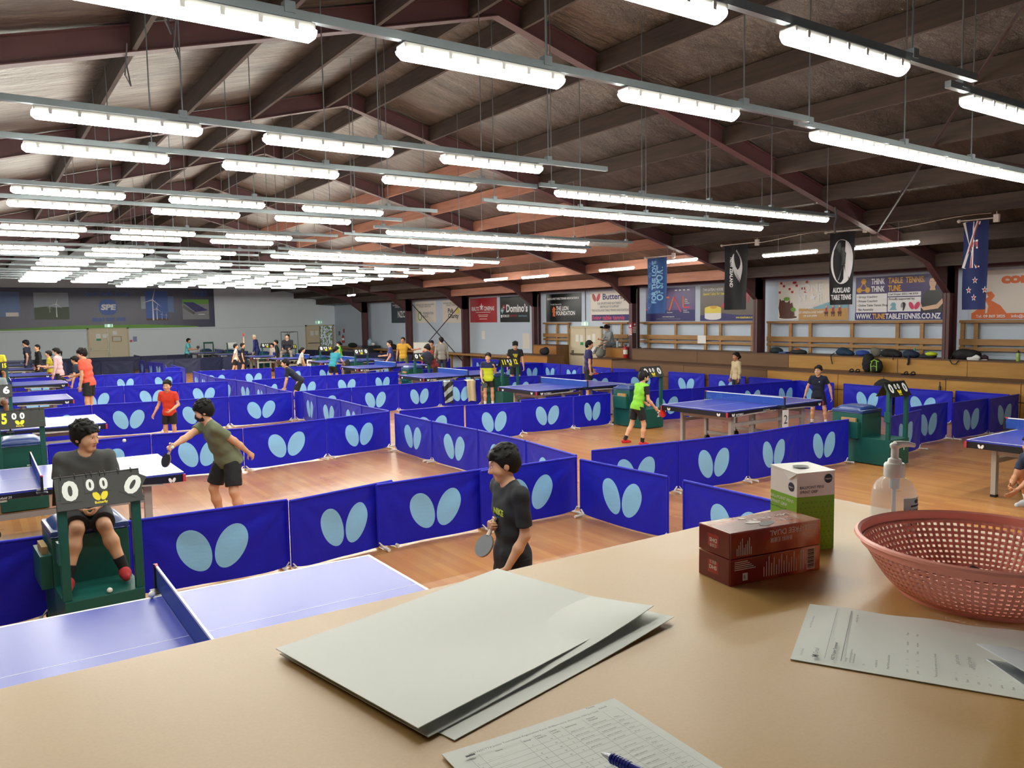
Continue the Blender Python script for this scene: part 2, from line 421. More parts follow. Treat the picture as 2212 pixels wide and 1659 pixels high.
for i, (y, k) in enumerate(far):
    xs = (-.35, 2.75, 5.0, 7.4, 10.3, 12.65, 15.05, 17.45) if not k else (7.7, 10., 12.3, 14.5, 16.8)
    y2 = y*Q
    rail(((xs[0]-1.2)*Q, y2), ((xs[-1]+1.2)*Q, y2+(xs[-1]-xs[0])*.065*Q), ZL, 'galvanised lamp rail of the far courts, %s row before the far wall' % ORD[len(far)-1-i], [.06, .35, .65, .94])
    for j, x in enumerate(xs):
        lamp(x*Q, y2+(x-xs[0])*.065*Q, ZL, 1.19, .065, 'white tube lamp, %s from left in the %s lamp row before the far wall' % (ORD[j], ORD[len(far)-1-i]), 'tube lamps over the far courts')
wl = [(8.56, 9.98, 3.78), (10.85, 12.26, 3.78), (14.36, 15.82, 3.85), (16.73, 18.19, 3.77), (20.8, 22.2, 3.76), (23.2, 24.6, 3.79), (36.6, 37.4, 3.64)]
WIRED = set()
for i, (y0, y1, z) in enumerate(wl):
    p = lamp(15.55, (y0+y1)/2, z, min(1.44, y1-y0+.02), PI/2, 'single white tube lamp in front of the right wall banners, %s from the counter' % ORD[i], 'single lamps along the right wall')
    k = round(min(1.44, y1-y0+.02), 2)
    if k not in WIRED:
        WIRED.add(k); KIDS.pop(p.name, None)
        for t in (-.3, .3): B().cyl((t, 0, .03), (t, 0, rtop(15.55)-.02-z), .003, n=5).build('wire', BODY, p)

# ================================================================== the counter and what lies on it
CZ = 2.0
def counter_mat():
    m = bpy.data.materials.new('tan_hardboard'); k = N(m)
    v = k.coord(); a = k.noise(v, 3.5, 4); f = k.noise(v, 260, 2); s = k.noise(v, 16, 5, .7)
    c = k.mix(a, lin('#c09658'), lin('#d0a868'))
    c = k.mix(k.math('MULTIPLY', f, .25), c, lin('#8f6c3c'))
    st = k.math('MULTIPLY', k.math('GREATER_THAN', s, .71), .35)
    c = k.mix(st, c, lin('#7d5a2c')); k.l(c, k.p.inputs['Base Color'])
    k.l(k.math('ADD', k.math('MULTIPLY', a, .2), .3), k.p.inputs['Roughness']); k.bump(f, .05, .001)
    return m
r = empty('counter', (0, 0, 0), 0, 'tan hardboard counter top across the foreground', 'counter')
B().box(-2.4, 1.592, -.55, 1.075, CZ-.03, CZ, 0, .003).build('worktop', counter_mat(), r)
b = B().box(-2.4, 1.56, .98, 1.03, 0, CZ-.031).box(1.5, 1.56, -.5, .98, 0, CZ-.031)
b.build('front_panel', mat('counter_panel', '#b9b2a2', .6, var=.05), r)

PAPER = mat('white_paper', '#e9ece6', .6, var=.015, scale=3)
PAPER2 = mat('printed_paper', '#e4e0de', .6, var=.02, scale=4)
GREYP = mat('shaded_paper', '#c4cad2', .6)  # pale grey paper for the sheets at the counter edge
INK = mat('grey_ink', '#4a4a4e', .7); LINE = mat('thin_print', '#8e8e92', .7)
def sheetq(name, label, c, lift, m=PAPER, cat='paper', group=None):
    """c: four corners (x, y) in order; lift(u, v) -> height above the counter"""
    P = [Vector((*q, 0)) for q in c]
    def f(u, v):
        p = (P[0]*(1-u)+P[1]*u)*(1-v)+(P[3]*(1-u)+P[2]*u)*v
        return (p.x, p.y, CZ+lift(u, v))
    o = B().sheet(24, 24, f, .0009).build(name, m, None, True)
    return tag(o, label, cat, group), f
def curl(base, *terms):
    def f(u, v):
        z = base
        for (cu, cv, rad, h) in terms:
            d = math.hypot(u-cu, v-cv)
            if d < rad: z += h*(1-d/rad)**1.6
        return z
    return f
# blank sheets: the lowest turned a little, three above it
A3 = [(.695, 1.078), (.752, .79), (.345, .688), (.291, .972)]
sheetq('blank_sheet', 'lowest blank white sheet, its corner sticking out at the right of the pile', [(.70, 1.05), (.772, .752), (.372, .662), (.30, .955)], curl(.0012, (1, .0, .5, .006)), group='blank white sheets')
sheetq('blank_sheet', 'second lowest blank white sheet, showing as a thin edge under the top sheets', [(.697, 1.066), (.757, .776), (.352, .68), (.294, .966)], curl(.003, (1, .0, .6, .016), (1, .5, .4, .003)), group='blank white sheets')
sheetq('blank_sheet', 'large blank white sheet on top of the pile in front', A3, lambda u, v: .0055+.016*max(0, u-.45)**1.5*(1-v)+.011*max(0, v-.6)**1.4*(1-abs(u-.0))+.012*max(0, v-.55)*u+.004*math.sin(u*5+v*3)*u*(1-v), group='blank white sheets')
# registration form
r0 = Vector((.348, .645)); ux = Vector((.9985, -.055)); uy = Vector((.055, .9985))
W_, H_ = .21, .297
def fc(x, y): return r0+ux*x+uy*y
o, ff = sheetq('registration_form', 'printed tournament registration form with a ruled table, under the pen', [fc(0, 0), fc(W_, 0), fc(W_, -H_), fc(0, -H_)], lambda u, v: .0012+.005*max(0, .25-u)*(1-v)+.003*max(0, u-.8))
b = B(); fo = Vector((r0.x, r0.y, CZ+.0046)); U3 = Vector((ux.x, ux.y, 0)); V3 = Vector((uy.x, uy.y, 0))
def ftxt(s, x, y, h, m=0, w=None, al='L', bold=0.): b.text(s, fo+U3*x+V3*y, U3, V3, h, m, al, w, bold)
ftxt('2022 NZCTTA Junior Tournament Registration Form (9:00am-early afternoon 19th Jun Sun)', .02, -.0185, .0026, 0, .155)
b.poly(rect(.016, -.021, .026, -.018), fo, U3, V3); b.text('Yamin', fo+U3*.166+V3*-.008, U3, V3, .0032, 0, 'L', None, 0, 0, .4); b.text('lunch', fo+U3*.178+V3*-.0155, U3, V3, .0034, 0, 'L', None, 0, 0, .4)
cols = [.018, .028, .075, .09, .108, .124, .15, .178, .196]
for x in cols: b.poly(rect(x, -.29, x+.0003, -.022), fo, U3, V3, 1)
for i, (t, x) in enumerate((('No', .019), ('Name', .045), ('Group', .0765), ('Entry\nfee($10)', .0915), ('Lunch\nfee($5)', .1095), ('References', .1265), ('Payment\nReceived', .1545))):
    for q, s in enumerate(t.split('\n')): ftxt(s, x, -.0275-.0042*q+(.002 if '\n' in t else 0), .0021, 0, None, 'L', .012)
ref = ['paid to norths']*4+['paid to tbc', '']+['paid to tbc']+['paid to norths']*14; pay = ['online received']*4+['cash received', '', 'cash received']+['online received', 'cash received']*7
for i in range(21):
    y = -.0375-.0105*i*.8
    b.poly(rect(.018, y-.0018, .196, y-.0015), fo, U3, V3, 1)
    if i == 5: continue
    ftxt(str(i+1), .0205, y, .002); ftxt('~~~~~ ~~~~', .031, y, .002, 1); ftxt('c' if i in (0, 1, 4) else 'B', .08, y, .002); ftxt('10', .102, y, .002)
    if i % 3: ftxt('5', .117, y, .002)
    else: ftxt('x', .115, y, .002)
    ftxt(ref[i], .1265, y, .002); ftxt(pay[i], .1525, y, .002); ftxt('%d-Jun' % (14+(i*7) % 5), .181, y, .002)
b.build('printing', [INK, LINE], o)
# e-mail print-out lying under the basket
g0 = Vector((.797, .583)); gx = Vector((.875, .483)).normalized(); gy = Vector((-gx.y, gx.x))
def gc(x, y): return g0+gx*x+gy*y
o, ff = sheetq('email_printout', 'printed e-mail sheet with handwritten notes, lying below the coral basket', [gc(0, 0), gc(.2, 0), gc(.21, -.297), gc(.0, -.297)], lambda u, v: .0012+.005*max(0, .2-v)*u+.002*math.sin(v*9)**2*u)
b = B(); go = Vector((g0.x, g0.y, CZ+.0045)); U3 = Vector((gx.x, gx.y, 0)); V3 = Vector((gy.x, gy.y, 0))
def gtxt(s, x, y, h, m=0, w=None, bold=0., sh=0.): b.text(s, go+U3*x+V3*y, U3, V3, h, m, 'L', w, bold, 0, sh)
gtxt('M', .012, -.03, .0065, 0, None, .05); gtxt('Gmail', .022, -.029, .0055, 1)
gtxt('6/19/22, 9:02 AM', .01, -.012, .002, 1); gtxt('Gmail - NZCTTA Junior Tournament', .105, -.012, .002, 1)
for y in (-.038, -.056, -.0565): b.poly(rect(.012, y, .19, y+.0005), go, U3, V3, 1)
gtxt('NZCTTA Junior Tournament', .012, -.048, .0032, 0, None, .03); gtxt('1 message', .012, -.062, .0022); gtxt('aucklandtabletennis@gmail.com', .012, -.0665, .0022); gtxt('To: junior tournament', .012, -.0705, .0022); gtxt('18 June 2022 at 17:04', .15, -.066, .0022)
gtxt('Hi,', .012, -.082, .0025); gtxt('see players list', .012, -.095, .0025); gtxt('Please find the entries below', .012, -.108, .0025)
for i, y in enumerate((-.128, -.139)):
    for x, s in ((.012, 'Junior'), (.032, '2'), (.05, '2'), (.07, '1 entry'), (.095, 'received'), (.13, '19-Jun')): gtxt(s, x, y, .0025)
gtxt('Thank you for your entries, see you on Sunday', .012, -.158, .0025)
gtxt('paid online', .06, -.182, .0045, 1, None, 0, .5); gtxt('paid online', .055, -.195, .005, 1, None, 0, .5)
for i in range(10):
    y = -.178-.011*i; gtxt(('Junior', 'Open', 'U15', 'U13')[i % 4], .012, y, .0025); gtxt('1', .034, y, .0025)
b.build('printing', [INK, LINE], o)
# grey sheets at the right edge of the counter, held up a little
for i, (dx, dz, lab) in enumerate(((0, .0, 'lower grey-white sheet poking in at the right edge of the counter'), (.012, .012, 'upper grey-white sheet poking in at the right edge of the counter'))):
    B_ = [(.866+dx*.3, .391+dx), (1.00+dx, .41+dx*1.6), (1.0, .28), (.80+dx, .29)]
    P = [Vector((*q, 0)) for q in B_]
    o = B().sheet(8, 8, lambda u, v: ((P[0]*(1-u)+P[1]*u)*(1-v)+(P[3]*(1-u)+P[2]*u)*v)+Vector((0, 0, CZ+.052+dz-.05*u)), .0012).build('grey_sheet', GREYP, None, True)
    tag(o, lab, 'paper', 'grey sheets at the counter edge')
# pen
r = empty('ballpoint_pen', (.466, .548, CZ+.0095), math.atan2(-.0325, .006), 'blue ballpoint pen with a clear tip lying on the registration form', 'pen')
BLUEP = mat('blue_plastic', '#1c2a9a', .3); CLR = mat('clear_tip', '#cfd4dc', .15, .2)
b = B().cyl((.012, 0, 0), (.034, 0, 0), .0042, .0046, 20)
for i in range(7): b.cyl((.013+.0032*i, 0, 0), (.0145+.0032*i, 0, 0), .0049, .0049, 20)
b.cyl((.034, 0, 0), (.125, 0, 0), .0044, .0044, 20); b.build('barrel', BLUEP, r, True)
B().cyl((0, 0, 0), (.003, 0, 0), .0006, .0012, 12).cyl((.003, 0, 0), (.012, 0, 0), .0016, .0038, 16).build('tip', CLR, r, True)
# ball boxes, one on the other
def grad_red(name, seed):
    m = bpy.data.materials.new(name); k = N(m); v = k.coord((9, 9, 9)); n1 = k.noise(v, 1.1, 2, .5)
    rr = k.n('ShaderNodeValToRGB'); k.l(n1, rr.inputs[0]); e = rr.color_ramp.elements
    e[0].position = .34; e[0].color = lin('#5a0f10'); e[1].position = .72; e[1].color = lin('#d8a98c')
    x = e.new(.5); x.color = lin('#8e1d12'); x = e.new(.61); x.color = lin('#b4552c')
    k.l(rr.outputs[0], k.p.inputs['Base Color']); k.p.inputs['Roughness'].default_value = .22; k.p.inputs['Coat Weight'].default_value = .4
    return m
RB1 = grad_red('red_carton', 1); RED = mat('dark_red_carton', '#6e1512', .25); REDL = mat('red_panel', '#a3231b', .3); CRM = mat('cream_print', '#d8cfc6', .5); BLK = mat('black_print', '#1b1b20', .5)
def ballbox(z, flip, label):
    r = empty('ball_box', (.943, .80, z), math.atan2(-.03, .182), label, 'box', 'red ball boxes')
    L, D, H = .186, .077, .0415
    b = B().box(0, L, 0, D, 0, H, 0, .0015); b.f  # body
    b.build('carton', RB1, r)
    e = B().box(-.0006, .0, .002, D-.002, .0015, H-.0015)   # end panel
    e.build('end_flap', RED, r)
    t = B(); X, Y, Z = Vector((1, 0, 0)), Vector((0, 1, 0)), Vector((0, 0, 1)); o = Vector
    s = -1 if flip else 1
    # little red badge on the end with white lettering
    t.poly(rect(.024, .011, .05, .031), o((-.0008, D, 0)), -Y, Z, 1); t.text('DHS' if False else 'DHS', o((-.001, D-.037, .0245 if flip else .017)), -Y*s, Z*s, .006, 0, 'C', .018, .03); t.text('红双喜', o((-.001, D-.037, .0155 if flip else .026)), -Y*s, Z*s, .0045, 0, 'C', .016)
    fo = o((0, -.0004, 0))
    if flip:
        t.text('CELL-FREE DUAL', fo+X*.178+Z*.036, -X, -Z, .0085, 0, 'L', .1); t.text('Seam Ball', fo+X*.165+Z*.0225, -X, -Z, .0032, 0); t.text('新材料 无缝球', fo+X*.125+Z*.0235, -X, -Z, .006, 0, 'L', .045)
        for i in range(9): t.poly(rect(.012+.0035*i, .004, .0132+.0035*i, .016+(i*5 % 4)*.005), fo, X, Z)
        tp = o((0, 0, H+.0004))
        t.text('D40+', tp+X*.165+Y*.055, -X, -Y, .009, 0, 'L', .03, .03); t.text('红双喜', tp+X*.162+Y*.035, -X, -Y, .011, 0, 'L', .036); t.text('赛顶三星球', tp+X*.125+Y*.052, -X, -Y, .008, 0, 'L', .05)
        t.poly(ellpts(.092, .022, .02, .009, .4), tp, X, Y, 2); t.poly(ellpts(.076, .036, .014, .007, -.2), tp, X, Y, 0); t.poly(ellpts(.075, .062, .007, .0055), tp, X, Y, 0)
    else:
        for i in range(14): t.poly(rect(.066+.0052*i, .006, .0675+.0052*i, .022+(i*7 % 5)*.004), fo, X, Z)
        t.poly(rect(.143, .006, .145, .038), fo, X, Z); t.poly(rect(.148, .006, .15, .038), fo, X, Z)
        t.poly(rect(.156, .004, .174, .039), fo, X, Z)
        for i in range(15): t.poly(rect(.158, .006+.0021*i, .172, .0069+.0021*i+(i % 3)*.0004), fo-Y*.0003, X, Z, 2)
        t.poly(rect(.024, .006, .034, .018), fo, X, Z); t.text('R', fo-Y*.0003+X*.026+Z*.0085, X, Z, .006, 2)
        for i in range(5): t.poly(rect(.008, .024+.003*i, .05-.004*i, .0252+.003*i), fo, X, Z)
    t.build('printing', [CRM, REDL, BLK], r)
    return r
ballbox(CZ, False, 'lower red ball box with a barcode on its side')
ballbox(CZ+.0425, True, 'upper red ball box with upside-down lettering on its side')
# pen box
r = empty('pen_box', (1.174, .85, CZ), math.atan2(-.024, .073), 'tall white and green ballpoint pen box behind the red boxes', 'box')
S, H = .0775, .14
WHT = mat('white_carton', '#eeeae6', .35); GRN = mat('green_carton', '#7fb51e', .4); GRD = mat('green_dots', '#5f9316', .4); NAVY = mat('navy_print', '#15182a', .5)
B().box(0, S, 0, S, .0005, .098, 1).box(0, S, 0, S, .098, H, 0).build('carton', [WHT, GRN], r)
b = B(); b.add([(-.001, -.002, H+.001), (S+.001, -.002, H+.002), (S+.001, S, H+.0035), (-.001, S, H+.004), (-.001, -.002, H), (S+.001, -.002, H+.001), (S+.001, S, H), (-.001, S, H)], [(0, 1, 2, 3), (7, 6, 5, 4), (0, 4, 5, 1), (1, 5, 6, 2), (2, 6, 7, 3), (3, 7, 4, 0)])
b.add([(-.0015, 0, H), (-.0015, .04, H), (-.003, .02, H-.013), (-.0035, .001, H-.002)], [(0, 1, 2, 3)]); b.build('lid', WHT, r)
t = B(); X, Y, Z = Vector((1, 0, 0)), Vector((0, 1, 0)), Vector((0, 0, 1)); f1 = Vector((0, -.0005, 0)); f2 = Vector((-.0005, 0, 0))
t.text('BALLPOINT PENS', f1+X*.006+Z*.112, X, Z, .0048, 0, 'L', .049); t.text('SPRINT GRIP', f1+X*.006+Z*.104, X, Z, .0048, 0, 'L', .036)
t.poly(ellpts(.064, .128, .0082, .0082), f1, X, Z); t.text('inspect', f1-Y*.0003+X*.064+Z*.1265, X, Z, .0032, 1, 'C', .013)
t.poly(ellpts(.016, .114, .0082, .0082), f2, -Y, Z) if False else t.poly(ellpts(-.016, .114, .0082, .0082), f2, -Y, Z)
t.text('inspect', f2-X*.0003+Y*.016+Z*.1125, -Y, Z, .0032, 1, 'C', .013)
t.text('BALLPOINT PENS', f2+Y*.077+Z*.086, -Y, Z, .0052, 1, 'L', .068); t.text('SPRINT GRIP', f2+Y*.077+Z*.0765, -Y, Z, .0052, 1, 'L', .05); t.text('Pen | 50 Pack | Blue', f2+Y*.077+Z*.069, -Y, Z, .003, 0, 'L', .055)
for i in range(8):
    for j in range(10): t.poly(ellpts(.008+.009*i+(j % 2)*.0045, .006+.009*j, .0013, .0013, 0, 10), f1, X, Z, 2)
t.poly(ellpts(.036, .04, .015, .012), Vector((0, 0, H+.0046)), X, Y); t.build('printing', [NAVY, WHT, GRD], r)
# hand sanitiser
r = empty('sanitiser_bottle', (1.315, .755, CZ), -.45, 'clear hand sanitiser pump bottle with a pale blue label', 'bottle')
def clear_mat():
    m = bpy.data.materials.new('clear_plastic'); k = N(m)
    k.p.inputs['Base Color'].default_value = (.85, .9, .97, 1); k.p.inputs['Alpha'].default_value = .16; k.p.inputs['Roughness'].default_value = .05; k.p.inputs['IOR'].default_value = 1.5
    return m
prof = [(0, .002), (.033, .0), (.0365, .004), (.0372, .06), (.0372, .095), (.035, .112), (.029, .124), (.02, .131), (.0145, .133), (.0145, .14)]
inner = [(max(0, q-.0012), z+.0012*(1 if i < 2 else 0)) for i, (q, z) in enumerate(prof)][::-1]
B().lathe(prof+inner, 48).build('bottle_body', clear_mat(), r, True)
PW = mat('pump_white', '#eceae6', .35)
b = B().lathe([(0, .133), (.0165, .133), (.0172, .135), (.0172, .154), (.0155, .157), (.012, .158), (.0105, .164), (.0062, .166), (.0062, .182), (.008, .184), (.0085, .189), (.006, .192), (0, .1925)], 32)
b.tube([(0, 0, .188), (.012, 0, .1895), (.025, 0, .189), (.037, 0, .186)], [.0075, .006, .0048, .0035], 12); b.build('pump', PW, r, True)
B().cyl((0, 0, .01), (0, 0, .133), .0035, n=10).cyl((0, 0, .112), (0, 0, .134), .0085, n=16).build('dip_tube', mat('milky_tube', '#d9dde2', .4), r, True)
b = B(); a0, a1 = -1.75, -.35
b.grid(14, 1, lambda u, v: (.0378*math.cos(a0+(a1-a0)*u), .0378*math.sin(a0+(a1-a0)*u),   .04+.062*v))
lb = b.build('label', mat('pale_blue_label', '#a9c6cf', .4), r, True)
b = B()
def onlab(s, z, h, ac, m, wmax):
    vs, fs, x0, x1 = glyphs(s, .02); k = h/CAP; kx = min(k, wmax/(x1-x0)); cx = (x0+x1)/2
    b.add([(.0383*math.cos(ac+(x-cx)*kx/.038), .0383*math.sin(ac+(x-cx)*kx/.038), z+y*k) for x, y in vs], fs, m)
onlab('Fragrance free', .079, .004, -1.02, 0, .034); onlab('Hand', .067, .008, -1.02, 0, .03); onlab('Sanitiser', .054, .006, -1.02, 0, .034)
for z0, z1, a, bb in ((.0865, .0895, -1.4, -.62),):
    b.grid(8, 1, lambda u, v: (.0383*math.cos(a+(bb-a)*u), .0383*math.sin(a+(bb-a)*u), z0+(z1-z0)*v))
b.add([(.0383*math.cos(-1.02+x/.038), .0383*math.sin(-1.02+x/.038), 0.0955+y) for x, y in ellpts(0, 0, .006, .0035)], [tuple(range(28))], 0)
b.build('printing', [mat('label_ink', '#252a33', .6)], lb)
# coral sieve basket
def basket():
    r = empty('sieve_basket', (1.21, .56, CZ), .2, 'coral pink round plastic sieve basket', 'basket')
    CORAL = mat('coral_plastic', '#ffa896', .35, var=.04, scale=20)
    def rad(t): return .108+.052*t**.75        # t 0 bottom .. 1 under the rim
    def zz(t): return .004+.068*t**1.15
    b = B(); n = 96; rows = 9; vs = []; fs = []
    ts = []
    for j in range(rows): ts += [(j+.12)/rows*.98, (j+.62)/rows*.98]
    ts = [0]+ts+[1.0]
    A = []
    for i in range(n): A += [2*PI*(i+.0)/n, 2*PI*(i+.58)/n]
    K = len(ts)
    for a in A: vs += [(rad(t)*math.cos(a), rad(t)*math.sin(a), zz(t)) for t in ts]
    for i in range(2*n):
        for j in range(K-1):
            hole = (i % 2 == 0) and (j % 2 == 1) and j < K-1
            if not hole: k = (i+1) % (2*n); fs.append((i*K+j, k*K+j, k*K+j+1, i*K+j+1))
    b.add(vs, fs)
    # perforated floor in rings
    R = [.0, .012]+[.012+.008*q for q in range(1, 13)]
    for q in range(1, len(R)):
        for i in range(60):
            if q % 2 == 0 and i % 2 == 0: continue
            a0, a1 = 2*PI*i/60, 2*PI*(i+1)/60
            b.add([(R[q-1]*math.cos(a0), R[q-1]*math.sin(a0), .004), (R[q]*math.cos(a0), R[q]*math.sin(a0), .004), (R[q]*math.cos(a1), R[q]*math.sin(a1), .004), (R[q-1]*math.cos(a1), R[q-1]*math.sin(a1), .004)], [(0, 1, 2, 3)])
    o = b.build('lattice_wall', CORAL, r, True); md = o.modifiers.new('t', 'SOLIDIFY'); md.thickness = .0022
    B().lathe([(.1585, .07), (.1605, .0705), (.1625, .084), (.1665, .0865), (.1705, .0845), (.1715, .081), (.1695, .0795), (.1665, .082), (.1645, .081), (.1625, .069), (.1585, .07)], 96).build('rim', CORAL, r, True)
    B().lathe([(.102, .0), (.11, .0), (.1105, .005), (.102, .005), (.102, .0)], 96).build('foot_ring', CORAL, r, True)
basket()
# something small and dark lying in the basket
o = B().sheet(8, 6, lambda u, v: (1.245+.05*u, .565+.045*v, CZ+.007+.004*math.sin(u*5)*math.sin(v*4)+.004), .003).build('cloth_scrap', mat('dark_grey_cloth', '#4a4650', .8)); tag(o, 'dark grey cloth scrap lying inside the coral basket', 'cloth')

# ================================================================== tables, umpire chairs, barriers
TOPB = mat('table_blue', '#3d49ad', .28, var=.05, scale=3); TLINE = mat('table_white_line', '#eef0f2', .4); TBLK = mat('table_black', '#15161c', .4)
TGREY = mat('table_grey_steel', '#b9b7b0', .45, .2); TRED = mat('table_red', '#c2354a', .5); TWHEEL = mat('wheel_black', '#131315', .6); WHITEP = mat('white_print', '#eeeeee', .5)
def net_mat():
    m = bpy.data.materials.new('blue_net'); k = N(m); k.p.inputs['Base Color'].default_value = lin('#1f4fb0'); k.p.inputs['Roughness'].default_value = .7
    v = k.coord((1, 1, 1)); s = k.n('ShaderNodeSeparateXYZ'); k.l(v, s.inputs[0])
    def ln(o): return k.math('LESS_THAN', k.math('FRACT', k.math('MULTIPLY', o, 80.)), .62)
    a = k.math('MAXIMUM', ln(s.outputs[1]), ln(s.outputs[2])); k.l(k.math('MULTIPLY', a, .93), k.p.inputs['Alpha']); return m
NETM = net_mat()
def make_table():
    r = empty('table_tennis_table'); hx, hy, T = 1.37, .7625, .76
    for s in (-1, 1):
        b = B(); x0, x1 = (.002, hx) if s > 0 else (-hx, -.002)
        b.box(x0, x1, -hy, hy, T-.022, T-.0006, 0)
        z = T
        def st(a, c, d, e): b.add([(a, d, z), (c, d, z), (c, e, z), (a, e, z), (a, d, z-.0006), (c, d, z-.0006), (c, e, z-.0006), (a, e, z-.0006)], [(0, 1, 2, 3), (0, 4, 5, 1), (1, 5, 6, 2), (2, 6, 7, 3), (3, 7, 4, 0)], 1)
        st(x0, x1, -hy, -hy+.02); st(x0, x1, hy-.02, hy); st(x0, x1, -.0018, .0018)
        e0, e1 = (hx-.02, hx) if s > 0 else (-hx, -hx+.02); st(e0, e1, -hy+.02, hy-.02)
        b.build('tabletop', [TOPB, TLINE], r)
    b = B()
    for s in (-1, 1):
        # long side apron: deep at the ends, shallow towards the net
        for q in (-1, 1):
            pts = [(0.01, .0), (hx, 0), (hx, -.085), (hx-.22, -.082), (hx-.55, -.058), (.3, -.048), (.01, -.05)]
            b.prism(pts if True else pts, (0, s*(hy-.002), T-.022), (q, 0, 0), (0, 0, 1), .03*(1 if s*q < 0 else -1)*-1 if False else (.026 if q*s > 0 else -.026))
        b.box(*sorted((s*(hx-.002), s*(hx-.028))), -hy, hy, T-.105, T-.022)
    b.build('apron', TBLK, r)
    b = B()
    for s in (-1, 1):
        for q in (-1, 1):
            pts = [(.3, -.05), (hx-.55, -.06), (hx-.22, -.084), (hx-.22, -.1), (hx-.55, -.083), (.3, -.075)]
            b.prism(pts, (0, s*(hy-.012), T-.022), (q, 0, 0), (0, 0, 1), (.02 if q*s > 0 else -.02))
    b.build('underside_rail', mat('pale_grey_rail', '#c9c9c2', .45), r)
    b = B()
    for sx in (-1, 1):
        for sy in (-1, 1): b.box(sx*hx-.012, sx*hx+.004*sx+.012 if sx > 0 else sx*hx+.012, sy*hy-.012, sy*hy+.012, T-.104, T-.022)
    b.build('corner_cap', TRED, r)
    b = B()
    for s in (-1, 1):
        ux = (-s, 0, 0); y = s*(hy+.0105+.016)
        for q in (-1, 1):
            wings(b, (q*(hx-.13), y, T-.098), ux, (0, 0, 1), .052)
            wings(b, (q*(hx+.003), s*.58, T-.098), (0, q, 0), (0, 0, 1), .052)
        b.text('Centrefold 25', (-s*-.35 if s > 0 else -.35, y, T-.06), ux, (0, 0, 1), .022, 0, 'C', None, 0, 0, .2)
        b.text('BUTTERFLY', (s*-.0+(-s)*(-hx+.3), y, T-.088), ux, (0, 0, 1), .03, 0, 'C', .2, .03)
    b.build('lettering', WHITEP, r)
    for sx in (-1, 1):
        for sy in (-1, 1):
            x, y = sx*1.02, sy*.56
            B().box(x-.04, x+.04, y-.03, y+.03, .03, T-.03, 0, .004).build('leg', TGREY, r)
            B().box(x-.042, x+.042, y-.032, y+.032, 0, .03).build('leg_cap', TWHEEL, r)
    b = B()
    for sy in (-1, 1): b.box(-1.02, 1.02, sy*.56-.02, sy*.56+.02, .44, .5)
    for sx in (-1, 1):
        b.box(sx*1.02-.025, sx*1.02+.025, -.55, .55, .55, .62); b.box(sx*.42-.02, sx*.42+.02, -.52, .52, .16, .21)
        for sy in (-1, 1): b.box(sx*.42-.03, sx*.42+.03, sy*.52-.03, sy*.52+.03, .13, T-.06)
    b.build('undercarriage', TGREY, r)
    for sx in (-1, 1):
        for sy in (-1, 1): B().cyl((sx*.42, sy*.5-.018, .065), (sx*.42, sy*.5+.018, .065), .064, n=18).build('wheel', TWHEEL, r)
    n = B().box(-.0015, .0015, -.9, .9, T+.004, T+.142).build('net', NETM, r)
    B().box(-.006, .006, -.905, .905, T+.141, T+.155).build('net_tape', mat('net_tape_white', '#e9edf4', .6), n)
    for s in (-1, 1):
        b = B().box(-.012, .012, s*.915-.01, s*.915+.01, T-.01, T+.156).box(-.05, .05, min(s*.74, s*.915), max(s*.74, s*.915), T-.035, T-.023).box(-.045, .045, min(s*.79, s*.9), max(s*.79, s*.9), T+.0005, T+.006)
        b.build('net_post', TBLK, r)
        B().box(-.008, .008, s*.9-.03, s*.9+.02, T+.143, T+.158).build('net_clip', TRED, n)
    return r
tab0 = make_table()
def cmp(x, y):
    if y <= 30: return x, y
    y2 = 30+(y-30)*.75; return x*y2/y, y2
TABLES = [(.852, 4.358, 0, 'blue table tennis table nearest the counter, partly hidden by the counter'), (.47, 10.03, .0, 'blue table in front of the olive-shirted player serving'),
 (.38, 15.55, 0, 'blue table third from the counter along the left edge, level with the boy in red'), (.38, 20.85, 0, 'blue table fourth from the counter along the left edge, beside the player in coral'),
 (.76, 26.4, 0, 'blue table fifth from the counter along the left edge'), (.72, 31.8, 0, 'blue table sixth from the counter along the left edge'), (.7, 37.7, 0, 'blue table seventh from the counter along the left edge'), (.68, 42.7, 0, 'blue table eighth from the counter along the left edge'), (.5, 47.2, 0, 'farthest blue table along the left edge'),
 (11.83, 4.3, 0, 'blue table cut off by the right edge, beside the crouching girl'), (11.86, 9.79, .017, 'blue table with a big white number 2 card, at the right'), (11.72, 15.1, .012, 'blue table behind chair 3 in the middle, left of the boy in navy and blue'),
 (11.74, 20.5, .0, 'blue table behind the boy in yellow and navy'), (12.12, 26., 0, 'blue table to the right of the player in teal'), (12.75, 31.0, 0, 'blue table left of the player in teal, in the far middle'), (12.75, 36.4, 0, 'blue table carrying a small number 7 card'), (12.85, 40.8, 0, 'blue table carrying a small number 8 card'), (12.6, 46.0, 0, 'second farthest blue table of the right courts'), (12.4, 50.4, 0, 'farthest blue table of the right courts, against the wall')]
for i, (x, y, rz, lab) in enumerate(TABLES):
    x, y = cmp(x, y)
    if i == 0: tab0.location = (x, y, 0); tag(tab0, lab, 'table', 'table tennis tables')
    else: dup(tab0, (x, y, 0), rz, lab, 'table tennis tables')
tab0['category'] = 'table'
CARD = mat('number_card_white', '#f0efec', .5)
def numcard(x, y, z, s, lab, h=.26, wd=.16):
    r = B().box(-wd/2, wd/2, -.004, .004, -h, 0).build('number_card', CARD, None, False, (x, y, z)); tag(r, lab, 'sign')
    B().text(s, (0, -.0046, -h*.72), (1, 0, 0), (0, 0, 1), h*.45, 0, 'C').build('lettering', BLK, r)
numcard(11.86+.02, 9.79-.93, .69, '2', 'white card with a black 2 hanging under the net post of table 2', .34, .16)
